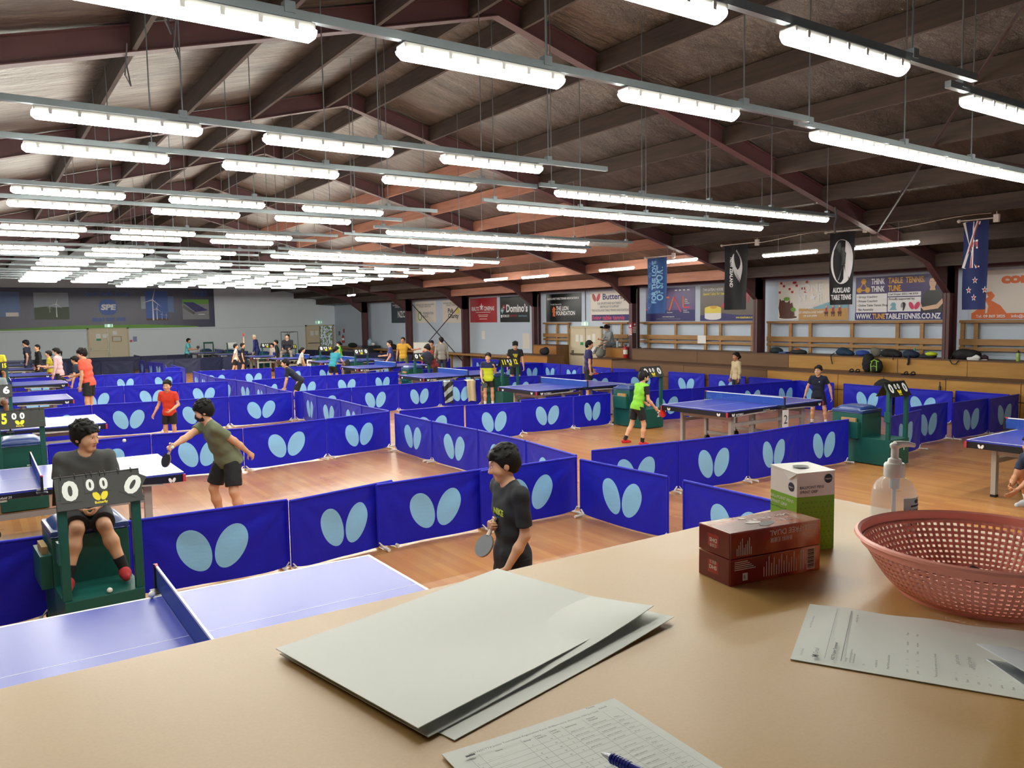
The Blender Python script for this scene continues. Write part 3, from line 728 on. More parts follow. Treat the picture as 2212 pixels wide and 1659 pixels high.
x, y = cmp(12.75, 36.4); numcard(x, y-.94, .69, '7', 'small white card with a 7 on the far table behind the boy in navy polo', .3, .3)
x, y = cmp(12.85, 40.8); numcard(x, y-.94, .69, '8', 'small white card with an 8 on the far table behind the boy in white', .3, .28)

# ---------------- umpire chairs with flip scoreboards
CG = mat('chair_green', '#12564e', .42, var=.1, scale=5); CUSH = mat('cushion_blue', '#23407f', .3, var=.08, scale=6, bump=.05); CARDB = mat('cardboard', '#a98a5e', .8)
def make_chair():
    r = empty('umpire_chair')
    B().box(-.27, .27, 0, .47, .012, .42, 0, .006).build('step_box', CG, r)
    B().box(-.27, .27, .47, 1.0, .012, .79, 0, .006).build('seat_box', CG, r)
    B().grid(1, 1, lambda u, v: (0, 0, 0)) if False else None
    b = B(); n = 10
    def cz(u, v): return .79+.105*(1-abs(2*u-1)**6)*(1-abs(2*v-1)**6)+.008
    b.sheet(14, 14, lambda u, v: (-.275+.55*u, .46+.55*v, cz(u, v)), .006)
    b.box(-.275, .275, .463, 1.007, .79, .845, 0, .02); b.build('cushion', CUSH, r, True)
    b = B().box(-.35, -.27, .5, .92, .4, .66, 0, .004); b.build('side_pocket', CG, r)
    B().box(-.33, -.29, .55, .8, .5, .72).build('cardboard_sheet', CARDB, r)
    for s in (-1, 1):
        b = B().box(s*.245-.03, s*.245+.03, .02, .075, .42, 1.17, 0, .003)
        if s < 0: b.box(s*.245-.045, s*.245-.03, .0, .095, .7, .86)
        b.bar((s*.245, .047, 1.16), (s*.245, .12, 1.29), .05, .03)
        b.build('post', CG, r)
    b = B()
    for s in (-1, 1): b.cyl((s*.25, 1.01, .03), (s*.25, 1.04, .03), .03, n=12)
    b.build('castor', TWHEEL, r)
    return r
YEL = mat('score_yellow', '#f2e01e', .5); SCW = mat('score_white', '#eef2ee', .5); SCB = mat('scoreboard_black', '#1d1f1e', .45)
def board(x, y, z, rz, score, lab, tilt=False):
    """two-sided flip scoreboard hung over the posts; (x, y, z) ridge middle"""
    r = empty('flip_scoreboard', (x, y, z), rz, lab, 'scoreboard', 'flip scoreboards')
    W2, Hh, dp = .285, .225, .13; f = Vector((0, -dp, -Hh)).normalized(); L = math.hypot(dp, Hh)
    b = B()
    for s in (-1, 1):
        d = Vector((0, s*dp, -Hh)); q = Vector((0, s*.008, 0))
        vs = [(-W2, 0, 0), (W2, 0, 0), (W2, d.y, d.z), (-W2, d.y, d.z)]
        b.add([(a, bb, c) for a, bb, c in vs]+[(a, bb-s*.008, c-.004) for a, bb, c in vs], [(0, 1, 2, 3), (7, 6, 5, 4), (0, 4, 5, 1), (1, 5, 6, 2), (2, 6, 7, 3), (3, 7, 4, 0)])
    b.build('stand', SCB, r)
    o = Vector((0, -dp, -Hh)); X = Vector((1, 0, 0)); V = -f; nz = X.cross(V)*.0015
    t = B(); cards = B()
    def digit(s, cx, w, h, y0, rot=0.):
        m = {'y': 1, 'w': 0}[s[0]]; s = s[1:]; c = Vector(X)*math.cos(rot)+V*math.sin(rot); v = V*math.cos(rot)-X*math.sin(rot)
        base = o+X*cx+V*y0
        cards.prism(rect(-w/2-.012, -.02, w/2+.012, h+.03), base+nz, c, v, .0015)
        t.text(s, base+nz*2.6, c, v, h, m, 'C', w, .045)
    L_, a, bb, R_ = score
    if L_: digit(L_, -.19, .105 if len(L_) < 4 else .13, .135, .075)
    if a: digit(a, -.058, .055, .08, .13)
    if bb: digit(bb, .032, .055, .08, .13)
    if R_: digit(R_, .19, .105 if len(R_) < 4 else .13, .135, .075, -.55 if tilt else 0)
    wings(t, o+X*0+V*.045+nz, X, V, .07, 1); t.text('Butterfly', o+V*.022+nz, X, V, .018, 1, 'C', .085, .03)
    cards.build('number_cards', SCB, r); t.build('lettering', [SCW, YEL], r)
    g = B()
    for q in (-.24, -.15, -.075, -.04, .015, .05, .14, .23):
        pts = [(q, .022*math.cos(k)*1.0, -.01+.022*math.sin(k)) for k in [2*PI*j/10 for j in range(11)]]
        g.tube(pts, .0025, 6)
    g.build('ring', TBLK, r)
    return r
ch0 = make_chair()
W0 = 'w0'
CH = [(.69, 6.42, ('w0', 'w0', 'w0', 'w0'), 'near umpire chair with the boy in grey sitting on it', 'nearest scoreboard reading 0 00 0 with its right card hanging askew', True),
 (.42, 11.98, ('y15', 'w0', 'w0', None), 'empty umpire chair at the left edge behind the near court', 'scoreboard at the left edge reading 15 in yellow and 00', 0),
 (.24, 17.35, (None, 'w0', 'w0', 'w6'), 'umpire chair at the left edge with the boy in light grey', 'scoreboard cut by the left edge, showing a white 6', 0),
 (.5, 28.0, (None, 'w0', 'w0', 'y15'), 'far umpire chair at the left edge with the yellow-shirted boy', 'far scoreboard at the left edge ending in a yellow 15', 0),
 (11.88, 6.75, ('w0', 'w0', 'w0', 'w0'), 'empty umpire chair marked 1 behind the sanitiser bottle', 'scoreboard reading 0 00 0 on the chair marked 1', 0),
 (11.92, 12.2, ('w0', 'w0', 'w0', 'w0'), 'empty umpire chair marked 2 behind the player in green', 'scoreboard reading 0 00 0 above the head of the player in green', 0),
 (11.86, 17.55, ('y11', 'w0', 'w2', 'y12'), 'umpire chair marked 3 beside the boy in yellow and navy', 'scoreboard reading 11 02 12 in yellow beside the boy in yellow', 0),
 (11.8, 22.5, ('w0', 'w0', 'w0', 'w0'), 'umpire chair with a dark jacket hung over its scoreboard', 'scoreboard half covered by a dark jacket', 0),
 (12.0, 27.75, ('w0', 'w0', 'w0', 'w0'), 'umpire chair right of the player in teal', 'far scoreboard reading 0 00 0 right of the player in teal', 0),
 (12.62, 33., ('w8', 'w0', 'w0', 'y14'), 'umpire chair behind the player in teal', 'far scoreboard reading 8 00 14', 0),
 (12.1, -36.1, ('y10', 'w0', 'w0', 'y11'), 'far umpire chair under the seated man in black', 'far scoreboard reading 10 00 11 in yellow', 0),
 (12.0, -39.3, ('w0', 'w0', 'w0', None), 'far umpire chair right of the boy with the raised bat', 'far scoreboard reading 0 00 beside the boy with the raised bat', 0),
 (11.43, -43.6, None, 'far umpire chair with a white sheet over its frame', None, 0), (10.88, -46.4, None, 'farthest umpire chair, its bare green frame against the wall', None, 0)]
for i, (x, y, score, lab, lab2, tilt) in enumerate(CH):
    x, y = cmp(x, y) if y > 0 else (x, -y); rz = 0 if i > 0 else .06
    if i == 0: ch0.location = (x, y, 0); ch0.rotation_euler = (0, 0, rz); tag(ch0, lab, 'umpire chair', 'umpire chairs'); c = ch0
    else: c = dup(ch0, (x, y, 0), rz, lab, 'umpire chairs')
    if score: board(x-.0, y+.11, 1.32, rz+(.0 if i else 0), score, lab2, tilt)
for i, s in ((4, '1'), (5, '2'), (6, '3'), (1, '4')):
    x, y = CH[i][:2]; q = B().text(s, (x+.12, y-.006, .24), (1, 0, 0), (0, 0, 1), .1, 0, 'C', None, .03).build('chair_number', WHITEP)
    for o in list(COL.objects):
        if o.name.startswith('umpire_chair') and o.parent is None and o.get('label') == CH[i][3]: q.parent = o; q.location = (-x, -y, 0); break
x, y = 11.43, 43.71
tag(B().box(x-.2, x+.26, y-.035, y-.028, 1.0, 1.3).build('white_sheet', CARD), 'white sheet draped over the frame of a far umpire chair', 'paper')
x, y = 10.88, 46.4
B().box(x-.27, x+.27, y+.09, y+.13, 1.2, 1.3).build('frame_bar', CG); bpy.data.objects['frame_bar'].parent = [o for o in COL.objects if o.get('label') == CH[13][3]][0]; bpy.data.objects['frame_bar'].location = (-x, -y, 0)

# ---------------- barriers
def barrier_mat():
    m = bpy.data.materials.new('barrier_blue'); k = N(m); v = k.coord(); s = k.n('ShaderNodeSeparateXYZ'); k.l(v, s.inputs[0])
    X, Z = s.outputs[0], s.outputs[2]; mask = None
    for sg in (-1, 1):
        a = sg*math.radians(25); c, sn = math.cos(a), math.sin(a)
        dx = k.math('SUBTRACT', X, sg*.158); dz = k.math('SUBTRACT', Z, .335)
        u = k.math('DIVIDE', k.math('ADD', k.math('MULTIPLY', dz, c), k.math('MULTIPLY', dx, sn)), .213)
        w_ = k.math('SUBTRACT', k.math('MULTIPLY', dx, c), k.math('MULTIPLY', dz, sn))
        w_ = k.math('DIVIDE', w_, k.math('ADD', k.math('MULTIPLY', u, .01), .134))
        d = k.math('ADD', k.math('MULTIPLY', u, u), k.math('MULTIPLY', w_, w_))
        e = k.math('LESS_THAN', d, 1.0); mask = e if mask is None else k.math('MAXIMUM', mask, e)
    f = k.noise(k.coord((1, 1, 1)), 5, 3)
    base = k.mix(f, lin('#040aae'), lin('#0812c8'))
    k.l(k.mix(mask, base, lin('#8cc8f6')), k.p.inputs['Base Color']); k.p.inputs['Roughness'].default_value = .5; k.p.inputs['Specular IOR Level'].default_value = .35
    k.p.inputs['Sheen Weight'].default_value = .1
    k.bump(k.noise(k.coord((1.2, 1, 3)), 6, 4), .25, .012)
    return m
BARR = barrier_mat(); BARD = mat('barrier_navy', '#232a4c', .6, var=.08, scale=4, bump=.1); PVC = mat('white_pipe', '#e6e2da', .45)
def cloth(seed, m):
    rnd = random.Random(seed); ph = [rnd.uniform(0, 6.28) for _ in range(6)]; am = [rnd.uniform(.5, 1.3) for _ in range(6)]
    def f(u, v):
        x = (u-.5)*1.385; s = abs(2*u-1); zb = .012+.035*s**5*am[0]; z = zb+(.69-zb)*v
        y = 0.
        for c, q in ((0, 0), (1, 1)):
            du = abs(u-c)*2; dv = 1-v; r = math.hypot(du, dv); a = math.atan2(dv, du+1e-4)
            y += .013*am[1+q]*math.sin(a*11+ph[q])*math.exp(-1.1*r)*min(1, r*3)*(.3+v)
        y += .012*am[3]*math.sin(2.2*PI*u+ph[3])*(1-v)**1.2+.008*am[4]*math.sin(5*PI*u+ph[4]+2*v)*(1-v)*(.4+v)
        y *= min(1, (1-v)*6)
        return (x, y, z)
    b = B().sheet(26, 14, f, .007); b.cyl((-.69, 0, .69), (.69, 0, .69), .015, n=10)
    for s in (-1, 1): b.cyl((s*.69, 0, .0+.05), (s*.69, 0, .69), .013, n=8)
    return b.build('cloth', m, None, True, None, 50)
def make_barrier(seed, m):
    r = empty('court_barrier'); cloth(seed, m).parent = r
    for s in (-1, 1):
        B().cyl((s*.64, -.13, .021), (s*.64, .13, .021), .014, n=10).cyl((s*.64, -.145, .021), (s*.64, -.105, .021), .018, n=10).cyl((s*.64, .105, .021), (s*.64, .145, .021), .018, n=10).cyl((s*.64, 0, .03), (s*.69, 0, .08), .014, n=8).build('foot', PVC, r, True)
    return r
BP = [make_barrier(11, BARR), make_barrier(23, BARR), make_barrier(37, BARR), make_barrier(51, BARR)]; BPD = make_barrier(5, BARD); used = set()
nb = [0]
def barriers(where, panels, group, dark=False, frm='left'):
    for i, (p0, p1) in enumerate(panels):
        p0, p1 = Vector(cmp(*p0)), Vector(cmp(*p1)); d = p1-p0; c = (p0+p1)/2; nb[0] += 1
        src = BPD if dark else BP[(nb[0]*3+i) % 4]; rz = math.atan2(d.y, d.x); sx = d.length/1.41
        lab = '%s barrier, %s from %s %s' % ('plain navy' if dark else 'blue winged-emblem', ORD[i], frm, where)
        if src.name not in used:
            used.add(src.name); o = src; o.location = (c.x, c.y, 0); o.rotation_euler = (0, 0, rz); o['label'] = lab; o['group'] = group
        else: o = dup(src, (c.x, c.y, 0), rz, lab, group)
        o.scale = (sx, 1, 1); o['category'] = 'barrier'
def chain(*pts, gap=()): return [(pts[i], pts[i+1]) for i in range(len(pts)-1) if i not in gap]
G1 = 'blue court barriers'
barriers('in the row behind the nearest table', [((-2.45, 7.5), (-1.05, 7.55)), ((-1.05, 7.52), (.38, 7.42)), ((1.0, 7.52), (2.42, 7.47)), ((2.4, 7.40), (3.62, 7.66)), ((3.37, 7.55), (4.8, 7.58)), ((4.62, 7.50), (6.05, 7.53))], G1)
barriers('in the run beside the pen box', [((5.97, 7.38), (6.04, 5.96)), ((6.03, 5.75), (5.99, 4.36)), ((6.0, 4.3), (5.98, 2.95))], G1, frm='the far end')
barriers('in the aisle run behind the black-tee boy', chain((6.3, 13.16), (6.28, 11.7), (6.33, 10.3), (6.28, 8.95), (6.1, 7.6)), G1, frm='the far end')
barriers('in the row behind the olive-shirted player', chain((-.6, 13.1), (.77, 13.1), (2.17, 13.2), (3.5, 12.95), (5.0, 13.2), (6.35, 13.5)), G1)
barriers('in the row behind the small boy in red', chain((-.75, 18.6), (.6, 18.6), (1.98, 18.9), (3.36, 18.7), (4.75, 18.64), (6.25, 18.72)), G1)
barriers('in the row behind the coral-shirted player', chain((-.75, 23.6), (.6, 23.65), (1.97, 24.0), (3.34, 24.1), (4.7, 23.8), (6.02, 23.62)), G1)
barriers('in the farthest left-hand row with emblems', chain((-.4, 30.0), (1.0, 30.0), (2.46, 29.9), (3.6, 29.7), (4.74, 29.63), (6.0, 29.58)), G1)
barriers('in the aisle run beside the navy-polo player', chain((6.5, 18.64), (6.38, 17.37), (6.44, 16.1), (6.36, 14.8), (6.38, 13.55)), G1, frm='the far end')
barriers('in the far aisle run', chain((6.28, 29.25), (6.2, 27.9), (6.15, 26.6), (6.08, 25.3), (6.32, 23.85), (6.45, 22.5), (6.36, 21.1), (6.26, 19.7), (6.3, 18.75)), G1, frm='the far end')
barriers('in the row in front of table 2', chain((6.46, 7.75), (7.83, 7.56), (9.1, 7.42), (10.33, 7.47), (11.53, 7.4)), G1)
barriers('in the row right of chair 1', [((12.27, 7.15), (13.6, 7.35)), ((13.69, 7.62), (15.03, 7.63)), ((14.97, 7.5), (16.3, 7.48)), ((16.12, 7.4), (17.5, 7.44))], G1)
barriers('in the row left of chair 2', [((6.53, 13.44), (7.93, 13.42)), ((7.93, 13.36), (9.1, 13.1)), ((9.28, 13.4), (10.56, 13.26)), ((10.56, 13.25), (11.6, 13.24))], G1)
barriers('in the row right of chair 2', chain((12.4, 13.1), (13.73, 12.82), (15.12, 12.74), (16.27, 12.6), (17.3, 12.45)), G1)
barriers('in the row with the striped bag and towel', chain((6.34, 18.78), (7.86, 18.9), (9.15, 18.86), (10.44, 18.95), (11.55, 18.6)), G1)
barriers('in the row behind the boy in navy and blue', chain((12.5, 19.0), (13.6, 18.65), (14.9, 18.35), (16.15, 18.05), (17.35, 17.4)), G1)
barriers('in the row right of the navy-polo player', chain((6.65, 23.4), (7.75, 23.65), (9.0, 23.6), (10.33, 23.6), (11.5, 23.68)), G1)
barriers('in the row behind the black-tee umpire', chain((12.4, 23.8), (13.75, 23.8), (15.1, 23.7), (16.45, 23.76), (17.5, 23.7)), G1)
barriers('in the farthest right-hand row with emblems', [((6.4, 29.2), (7.65, 28.97)), ((7.65, 28.97), (8.95, 28.96)), ((9.1, 29.07), (10.42, 28.95)), ((10.42, 28.92), (11.7, 29.05)), ((12.7, 28.95), (14.1, 28.85)), ((14.1, 28.85), (15.4, 28.95)), ((15.43, 28.99), (16.8, 29.5))], G1)
barriers('in the run along the bleachers', [((17.55, 28.9), (17.45, 27.6)), ((17.45, 27.6), (17.4, 26.3)), ((17.05, 24.65), (17.45, 23.95)), ((17.47, 23.9), (17.42, 22.6)), ((17.42, 22.57), (17.3, 21.2)), ((17.3, 21.0), (17.2, 19.6)), ((17.2, 19.5), (17.35, 18.6)), ((17.3, 17.1), (17.35, 15.7)), ((17.35, 15.55), (17.3, 14.2)), ((17.3, 14.1), (17.2, 12.65)), ((17.15, 12.5), (17.2, 11.45)), ((17.2, 11.2), (17.1, 9.9)), ((17.1, 9.85), (17.05, 8.55)), ((17.25, 8.6), (17.2, 7.5))], G1, frm='the far end')
barriers('in the loose far cluster', [((6.83, 43.7), (6.9, 42.6)), ((6.75, 40.8), (6.85, 40.0)), ((6.85, 40.0), (7.0, 38.5)), ((6.7, 36.4), (6.25, 33.7)), ((6.1, 33.3), (6.75, 33.1)), ((6.9, 36.2), (6.5, 31.5)), ((8.0, 53.0), (7.9, 49.9))], G1, frm='the far end')
G2 = 'navy court barriers'
barriers('in the front navy row', chain((.9, 45.5), (2.3, 45.3), (3.75, 45.2), (5.2, 44.3), (6.6, 43.7)), G2, True)
barriers('in the middle navy run', chain((7.3, 43.4), (8.4, 43.3), (9.7, 43.3), (11.0, 44.), (12.3, 44.)), G2, True)
barriers('in the navy row against the far wall', chain((.9, 50.6), (2.2, 50.4), (3.6, 50.4), (5.0, 50.2), (6.4, 50.0), (7.9, 49.9), (9.3, 50.), (10.8, 50.2)), G2, True)
barriers('in the navy run by the right wall', chain((17.6, 51.), (18.15, 49.3), (18.1, 47.5), (18.1, 45.9), (18.1, 44.3), (18.0, 42.6), (18.1, 41.), (18.2, 39.6), (18.2, 38.2), (18.1, 36.7), (17.9, 35.2), (17.7, 33.6)), G2, True, frm='the far end')

# ================================================================== walls: banners, doors, bleachers, racks, flags
def C(name, h, r=.5): return mat(name, h, r)
PURP = C('print_purple', '#3a2466', .35); GOLD = C('print_gold', '#e0a83a'); PWH = C('print_white', '#efeff2'); PBK = C('print_black', '#17181c', .3); PRED = C('print_red', '#b02a35', .4); PORG = C('print_orange', '#e8763a')
PPINK = C('print_pink', '#d8406a'); PGRY = C('print_grey', '#8d9096'); PNAVY = C('print_navy', '#2a2570'); SKIN0 = C('print_skin', '#e3bda0'); PLB = C('print_pale_blue', '#7fb0c4'); PGRN = C('print_green', '#6aa53a'); PBRN = C('print_brown', '#5b3526'); PTAN = C('print_tan', '#c79a5c'); PYEL = C('print_yellow', '#f0dd5a'); PCRM = C('print_cream', '#e9e3da')
class Banner:
    def __init__(s, name, label, o, ux, w, h, mats, cat='banner', th=.012):
        s.o, s.ux, s.uy = Vector(o), Vector(ux), Vector((0, 0, 1)); s.nz = s.ux.cross(s.uy); s.w, s.h = w, h; s.mats = mats
        s.r = B().prism(rect(0, 0, w, h), s.o, s.ux, s.uy, th).build(name, mats[0]); tag(s.r, label, cat); s.b = B(); s.th = th; s.k = 0
    def p(s, pts, m): s.k += .0004; s.b.poly(pts, s.o+s.nz*(s.th+.002+s.k), s.ux, s.uy, m)
    def rc(s, x0, y0, x1, y1, m): s.p(rect(x0, y0, x1, y1), m)
    def t(s, st, x, y, h, m, al='L', w=None, bold=.02, sh=0.): s.k += .0002; s.b.text(st, s.o+s.nz*(s.th+.003+s.k)+s.ux*x+s.uy*y, s.ux, s.uy, h, m, al, w, bold, 0, sh)
    def wing(s, x, y, h, m): s.k += .0004; wings(s.b, s.o+s.nz*(s.th+.002+s.k)+s.ux*x+s.uy*y, s.ux, s.uy, h, m)
    def done(s): s.b.build('printing', s.mats, s.r)
def rbanner(label, y0, y1, mats, z0=2.2, z1=3.29): return Banner('wall_banner', label, (XW-.004, y1, z0), (0, -1, 0), y1-y0, z1-z0, mats)
MX = [PURP, PWH, GOLD, PBK, SKIN0, PPINK, PLB, PRED, PORG, PGRY, PNAVY, PGRN, PBRN, PTAN, PYEL, PCRM]
def mats(first): return [first]+MX[1:]
# THINK TABLE TENNIS
q = rbanner('purple and white wall banner about thinking table tennis, with a man folding his arms', 9.8, 12.06, MX); w, h = q.w, q.h
q.t('THINK', .43, .9, .135, 1, 'L', .36, .03); q.t('TABLE  TENNIS.', .88, .905, .135, 2, 'L', .92, .03); q.t('THINK', .43, .71, .135, 1, 'L', .36, .03); q.t('TUNE.', .88, .715, .135, 2, 'L', .35, .03)
for x, y in ((.22, .98), (.1, .76), (.33, .76)): q.p(ellpts(x, y, .07, .07), 2)
for a, c in (((.2, .93), (.12, .8)), ((.24, .93), (.31, .8)), ((.16, .755), (.27, .755))):
    d = Vector((c[0]-a[0], c[1]-a[1])).normalized()*.012; q.p([(a[0]-d.y, a[1]+d.x), (a[0]+d.y, a[1]-d.x), (c[0]+d.y, c[1]-d.x), (c[0]-d.y, c[1]+d.x)], 2)
q.rc(.02, .19, .86, .66, 1); q.rc(.88, .58, 1.72, .68, 1); q.rc(.88, .2, 1.72, .555, 1)
for i, s in enumerate(('Group Coaching', 'Private Coaching', 'Online Table Tennis Shop', 'Bat Assembly')): q.t(s, .09, .56-.108*i, .052, 3, 'L'); q.p(ellpts(.055, .585-.108*i, .013, .013), 2)
q.t('Call Dinyar: (021) 146 0759', .91, .61, .045, 3, 'L', .74); q.t('Proudly supported by:', .91, .49, .05, 3, 'L', .66)
q.p([(.93, .24), (1.12, .24), (1.09, .31), (1.1, .38), (1.06, .43), (.99, .42), (.94, .35), (1.0, .34), (.96, .28)], 6); q.p(ellpts(1.29, .37, .055, .06), 3); q.p([(1.27, .22), (1.3, .22), (1.34, .34), (1.28, .34)], 3); q.p(ellpts(1.25, .35, .03, .06), 9)
for sg in (-1, 1): q.p(ellpts(1.56+sg*.07, .34, .1, .055, PI/2-sg*.5), 5)
q.p([(1.74, .1), (2.25, .1), (2.24, .6), (2.12, .72), (1.88, .72), (1.76, .58)], 3); q.p(ellpts(2.0, .88, .085, .13), 4); q.p([(1.93, .7), (2.07, .7), (2.05, .8), (1.95, .8)], 4); q.p([(1.9, .93), (1.91, 1.03), (2.0, 1.06), (2.09, 1.03), (2.1, .93), (2.06, .98), (1.94, .98)], 3)
q.p([(1.72, .42), (1.76, .3), (2.1, .36), (2.24, .5), (2.25, .38), (2.14, .26), (1.8, .22), (1.7, .32)], 4)
for sx in (-1, 1): q.rc(2.0+sx*.035-.018, .9, 2.0+sx*.035+.018, .908, 3)
q.rc(1.975, .81, 2.025, .816, 7)
q.rc(0, 0, w, .17, 10); q.t('WWW.', .03, .025, .125, 1, 'L', .43, .03); q.t('TUNE', .48, .025, .125, 2, 'L', .34, .03); q.t('TABLETENNIS.CO.NZ', .83, .025, .125, 1, 'L', 1.38, .03); q.done()
# restaurant
q = rbanner('wall banner of a restaurant with ribs on a plate and three riders on a plain', 12.26, 14.46, mats(PCRM)); w, h = q.w, q.h
for i in range(7):
    for j in range(4): q.rc(.02+.14*i+(j % 2)*.05, .76+.085*j, .02+.14*i+(j % 2)*.05+.12*(.6+.4*((i*j) % 2)), .76+.085*j+.06, 15 if (i+j) % 3 else 7)
q.rc(.7, 0, w, .32, 13); q.p([(1.0, .3), (1.35, .4), (1.7, .5), (1.9, .42), (w, .46), (w, .32), (1.0, .3)], 6)
for i in range(5): q.p([(.08+.09*i, .1), (.2+.09*i, .14), (.16+.08*i, .5+.06*(i % 2)), (.07+.07*i, .62-.05*i), (.03+.08*i, .35)], 12)
q.p(ellpts(.35, .07, .34, .06), 1); q.p(ellpts(.35, .09, .3, .045), 12); q.p(ellpts(.3, .6, .1, .05), 11); q.p(ellpts(.52, .3, .08, .06), 11)
q.t('LONE', .68, .78, .2, 1, 'L', .78, .0); q.t('ST★R', .68, .52, .2, 1, 'L', .78, .0); q.t('ALEXANDRA', .68, .41, .075, 1, 'L', .78); q.t('PARK', .86, .31, .07, 1, 'L', .32)
q.t('227 GREENLANE WEST', .68, .19, .055, 1, 'L', .8); q.t('09 869 6999', .86, .09, .055, 1, 'L', .42)
for i in range(3):
    x = 1.56+.2*i; q.p(ellpts(x, .2, .06, .045), 12); q.rc(x-.04, .1, x-.02, .2, 12); q.rc(x+.02, .1, x+.04, .2, 12); q.rc(x-.025, .22, x+.025, .34, 7); q.p(ellpts(x, .36, .025, .025), 4); q.rc(x-.05, .375, x+.05, .388, 13)
q.done()
# cake house
q = rbanner('dark wall banner of a cake house with a white and yellow cake', 15.31, 17.38, mats(C('print_umber', '#5d5148', .35))); w, h = q.w, q.h
q.rc(0, 0, w, .17, 10); q.p([(0, .05), (0, .17), (.7, .25), (w, .12), (w, .05)], 10); q.t('THE GATEAU HOUSE', .12, .93, .075, 1, 'L', .8); q.t('Special Cakes for Special Occasions', .12, .8, .075, 14, 'L', 1.4)
q.p(ellpts(.52, .1, .33, .07), 1); q.rc(.19, .1, .85, .26, 1); q.rc(.19, .24, .85, .38, 14); q.p(ellpts(.52, .38, .33, .08), 14); q.p(ellpts(.55, .42, .14, .045), 2); q.p(ellpts(1.1, .55, .3, .08, .5), 7); q.p(ellpts(1.85, .72, .05, .2), 7); q.t('www.gateauhouse.co.nz', 1.42, .07, .07, 14, 'L', .62); q.done()
# digital marketing
q = rbanner('purple wall banner with large orange and pink outlined letters', 17.61, 19.82, mats(C('print_violet', '#4a2a78', .35))); w, h = q.w, q.h
q.rc(0, 0, w, .36, 10); q.rc(0, .36, .14, .42, 5)
def stroke(a, c, t, m):
    d = (Vector(c)-Vector(a)).normalized()*t/2; q.p([(a[0]-d.y, a[1]+d.x), (a[0]+d.y, a[1]-d.x), (c[0]+d.y, c[1]-d.x), (c[0]-d.y, c[1]+d.x)], m)
for a, c, m in (((.18, .4), (.18, .78), 5), ((.18, .78), (.5, .78), 8), ((.62, .42), (.62, .78), 8), ((.75, .78), (1.1, .78), 8), ((.92, .4), (.92, .78), 5), ((1.1, .34), (1.3, .8), 8), ((1.3, .8), (1.62, .3), 5), ((1.72, .8), (1.72, .44), 8), ((1.72, .44), (2.0, .44), 5)): stroke(a, c, .055, m)
for i, s in enumerate(('Office', 'Digital', 'Activation')): q.t(s, 1.78, .68-.06*i, .035, 1)
for i, s in enumerate(('Alipay &', 'WeChat Pay')): q.t(s, 1.72, .33-.06*i, .035, 1)
q.t('Engagement', 1.0, .27, .035, 1); q.t('www.antagroup.com', .78, .13, .04, 1, 'L', .55); q.t('Auckland | Wellington | Christchurch | Sydney', .5, .06, .035, 9, 'L', 1.1)
for i in range(4): q.rc(1.35+.18*i, .98, 1.45+.18*i, 1.02, 1)
q.done()
# butterfly sponsor
q = rbanner('white sponsor banner with two pink wings above a blue strip of pink lettering', 20.6, 22.74, mats(PCRM)); w, h = q.w, q.h
for sg in (-1, 1): q.p(ellpts(.32+sg*.12, .88, .16, .085, PI/2-sg*.55), 7)
q.t('Butterfly', .68, .8, .2, 10, 'L', 1.3, .02); q.t('R.B. SPORTS AND BUTTERFLY', .4, .62, .075, 9, 'L', 1.3); q.t('ARE PROUD TO SUPPORT', .52, .5, .075, 9, 'L', 1.05); q.t('THE AUCKLAND TABLE TENNIS ASSOCIATION', .06, .37, .075, 9, 'L', 2.0); q.rc(.06, .03, w, .25, 10); q.t('living table tennis', .1, .07, .15, 5, 'L', 1.75); q.done()
# lion foundation
q = rbanner('black foundation banner with a small red lion beside white lettering', 23.3, 25.51, mats(PBK)); w, h = q.w, q.h
q.t('AUCKLAND TABLE TENNIS ASSOCIATION IS', .08, .87, .075, 1, 'L', 2.0, .03); q.t('Proudly Supported by', .3, .66, .06, 1, 'L', .7, 0, .2); q.t('THE LION', .66, .45, .15, 1, 'L', .78, .03); q.t('FOUNDATION', .66, .26, .15, 1, 'L', 1.18, .03)
q.p([(.45, .2), (.52, .24), (.55, .2), (.6, .22), (.57, .32), (.62, .38), (.58, .44), (.64, .5), (.58, .55), (.53, .6), (.47, .58), (.45, .52), (.39, .52), (.43, .45), (.4, .38), (.46, .36), (.44, .28)], 8); q.done()
q = rbanner('black banner with a red and blue domino tile and white lettering', 26.67, 28.86, mats(PBK)); w, h = q.w, q.h
q.t('Domino’s', .48, .44, .3, 1, 'L', 1.6, .04)
for cx, cy, m in ((.3, .64, 7), (.17, .5, 6)): q.p([(cx, cy-.15), (cx+.13, cy), (cx, cy+.15), (cx-.13, cy)], m)
for x, y in ((.3, .64), (.14, .5), (.2, .49)): q.p(ellpts(x, y, .03, .03), 1)
q.rc(.06, .2, .18, .32, 1); q.t('ROMLOO', .22, .22, .1, 1, 'L', .5, .03); q.t('0800 40 50 60', .78, .23, .08, 7, 'L', .55); q.t('dominos.nz', 1.4, .23, .08, 6, 'L', .62); q.done()
q = rbanner('red cinema banner with a white star', 29.13, 31.38, mats(PRED)); w, h = q.w, q.h
q.t('RIALTO', .15, .53, .17, 1, 'L', .65, .03); q.t('CINEMAS', 1.2, .53, .17, 1, 'L', .85, .03); q.p([(1.0+(.2 if i % 2 == 0 else .08)*math.sin(PI*i/5), .68+(.2 if i % 2 == 0 else .08)*math.cos(PI*i/5)) for i in range(10)], 1)
for y, a in ((.44, .5), (.32, .7), (.25, .75), (.14, .8)): q.rc(a, y, w-a, y+.025, 15)
q.done()
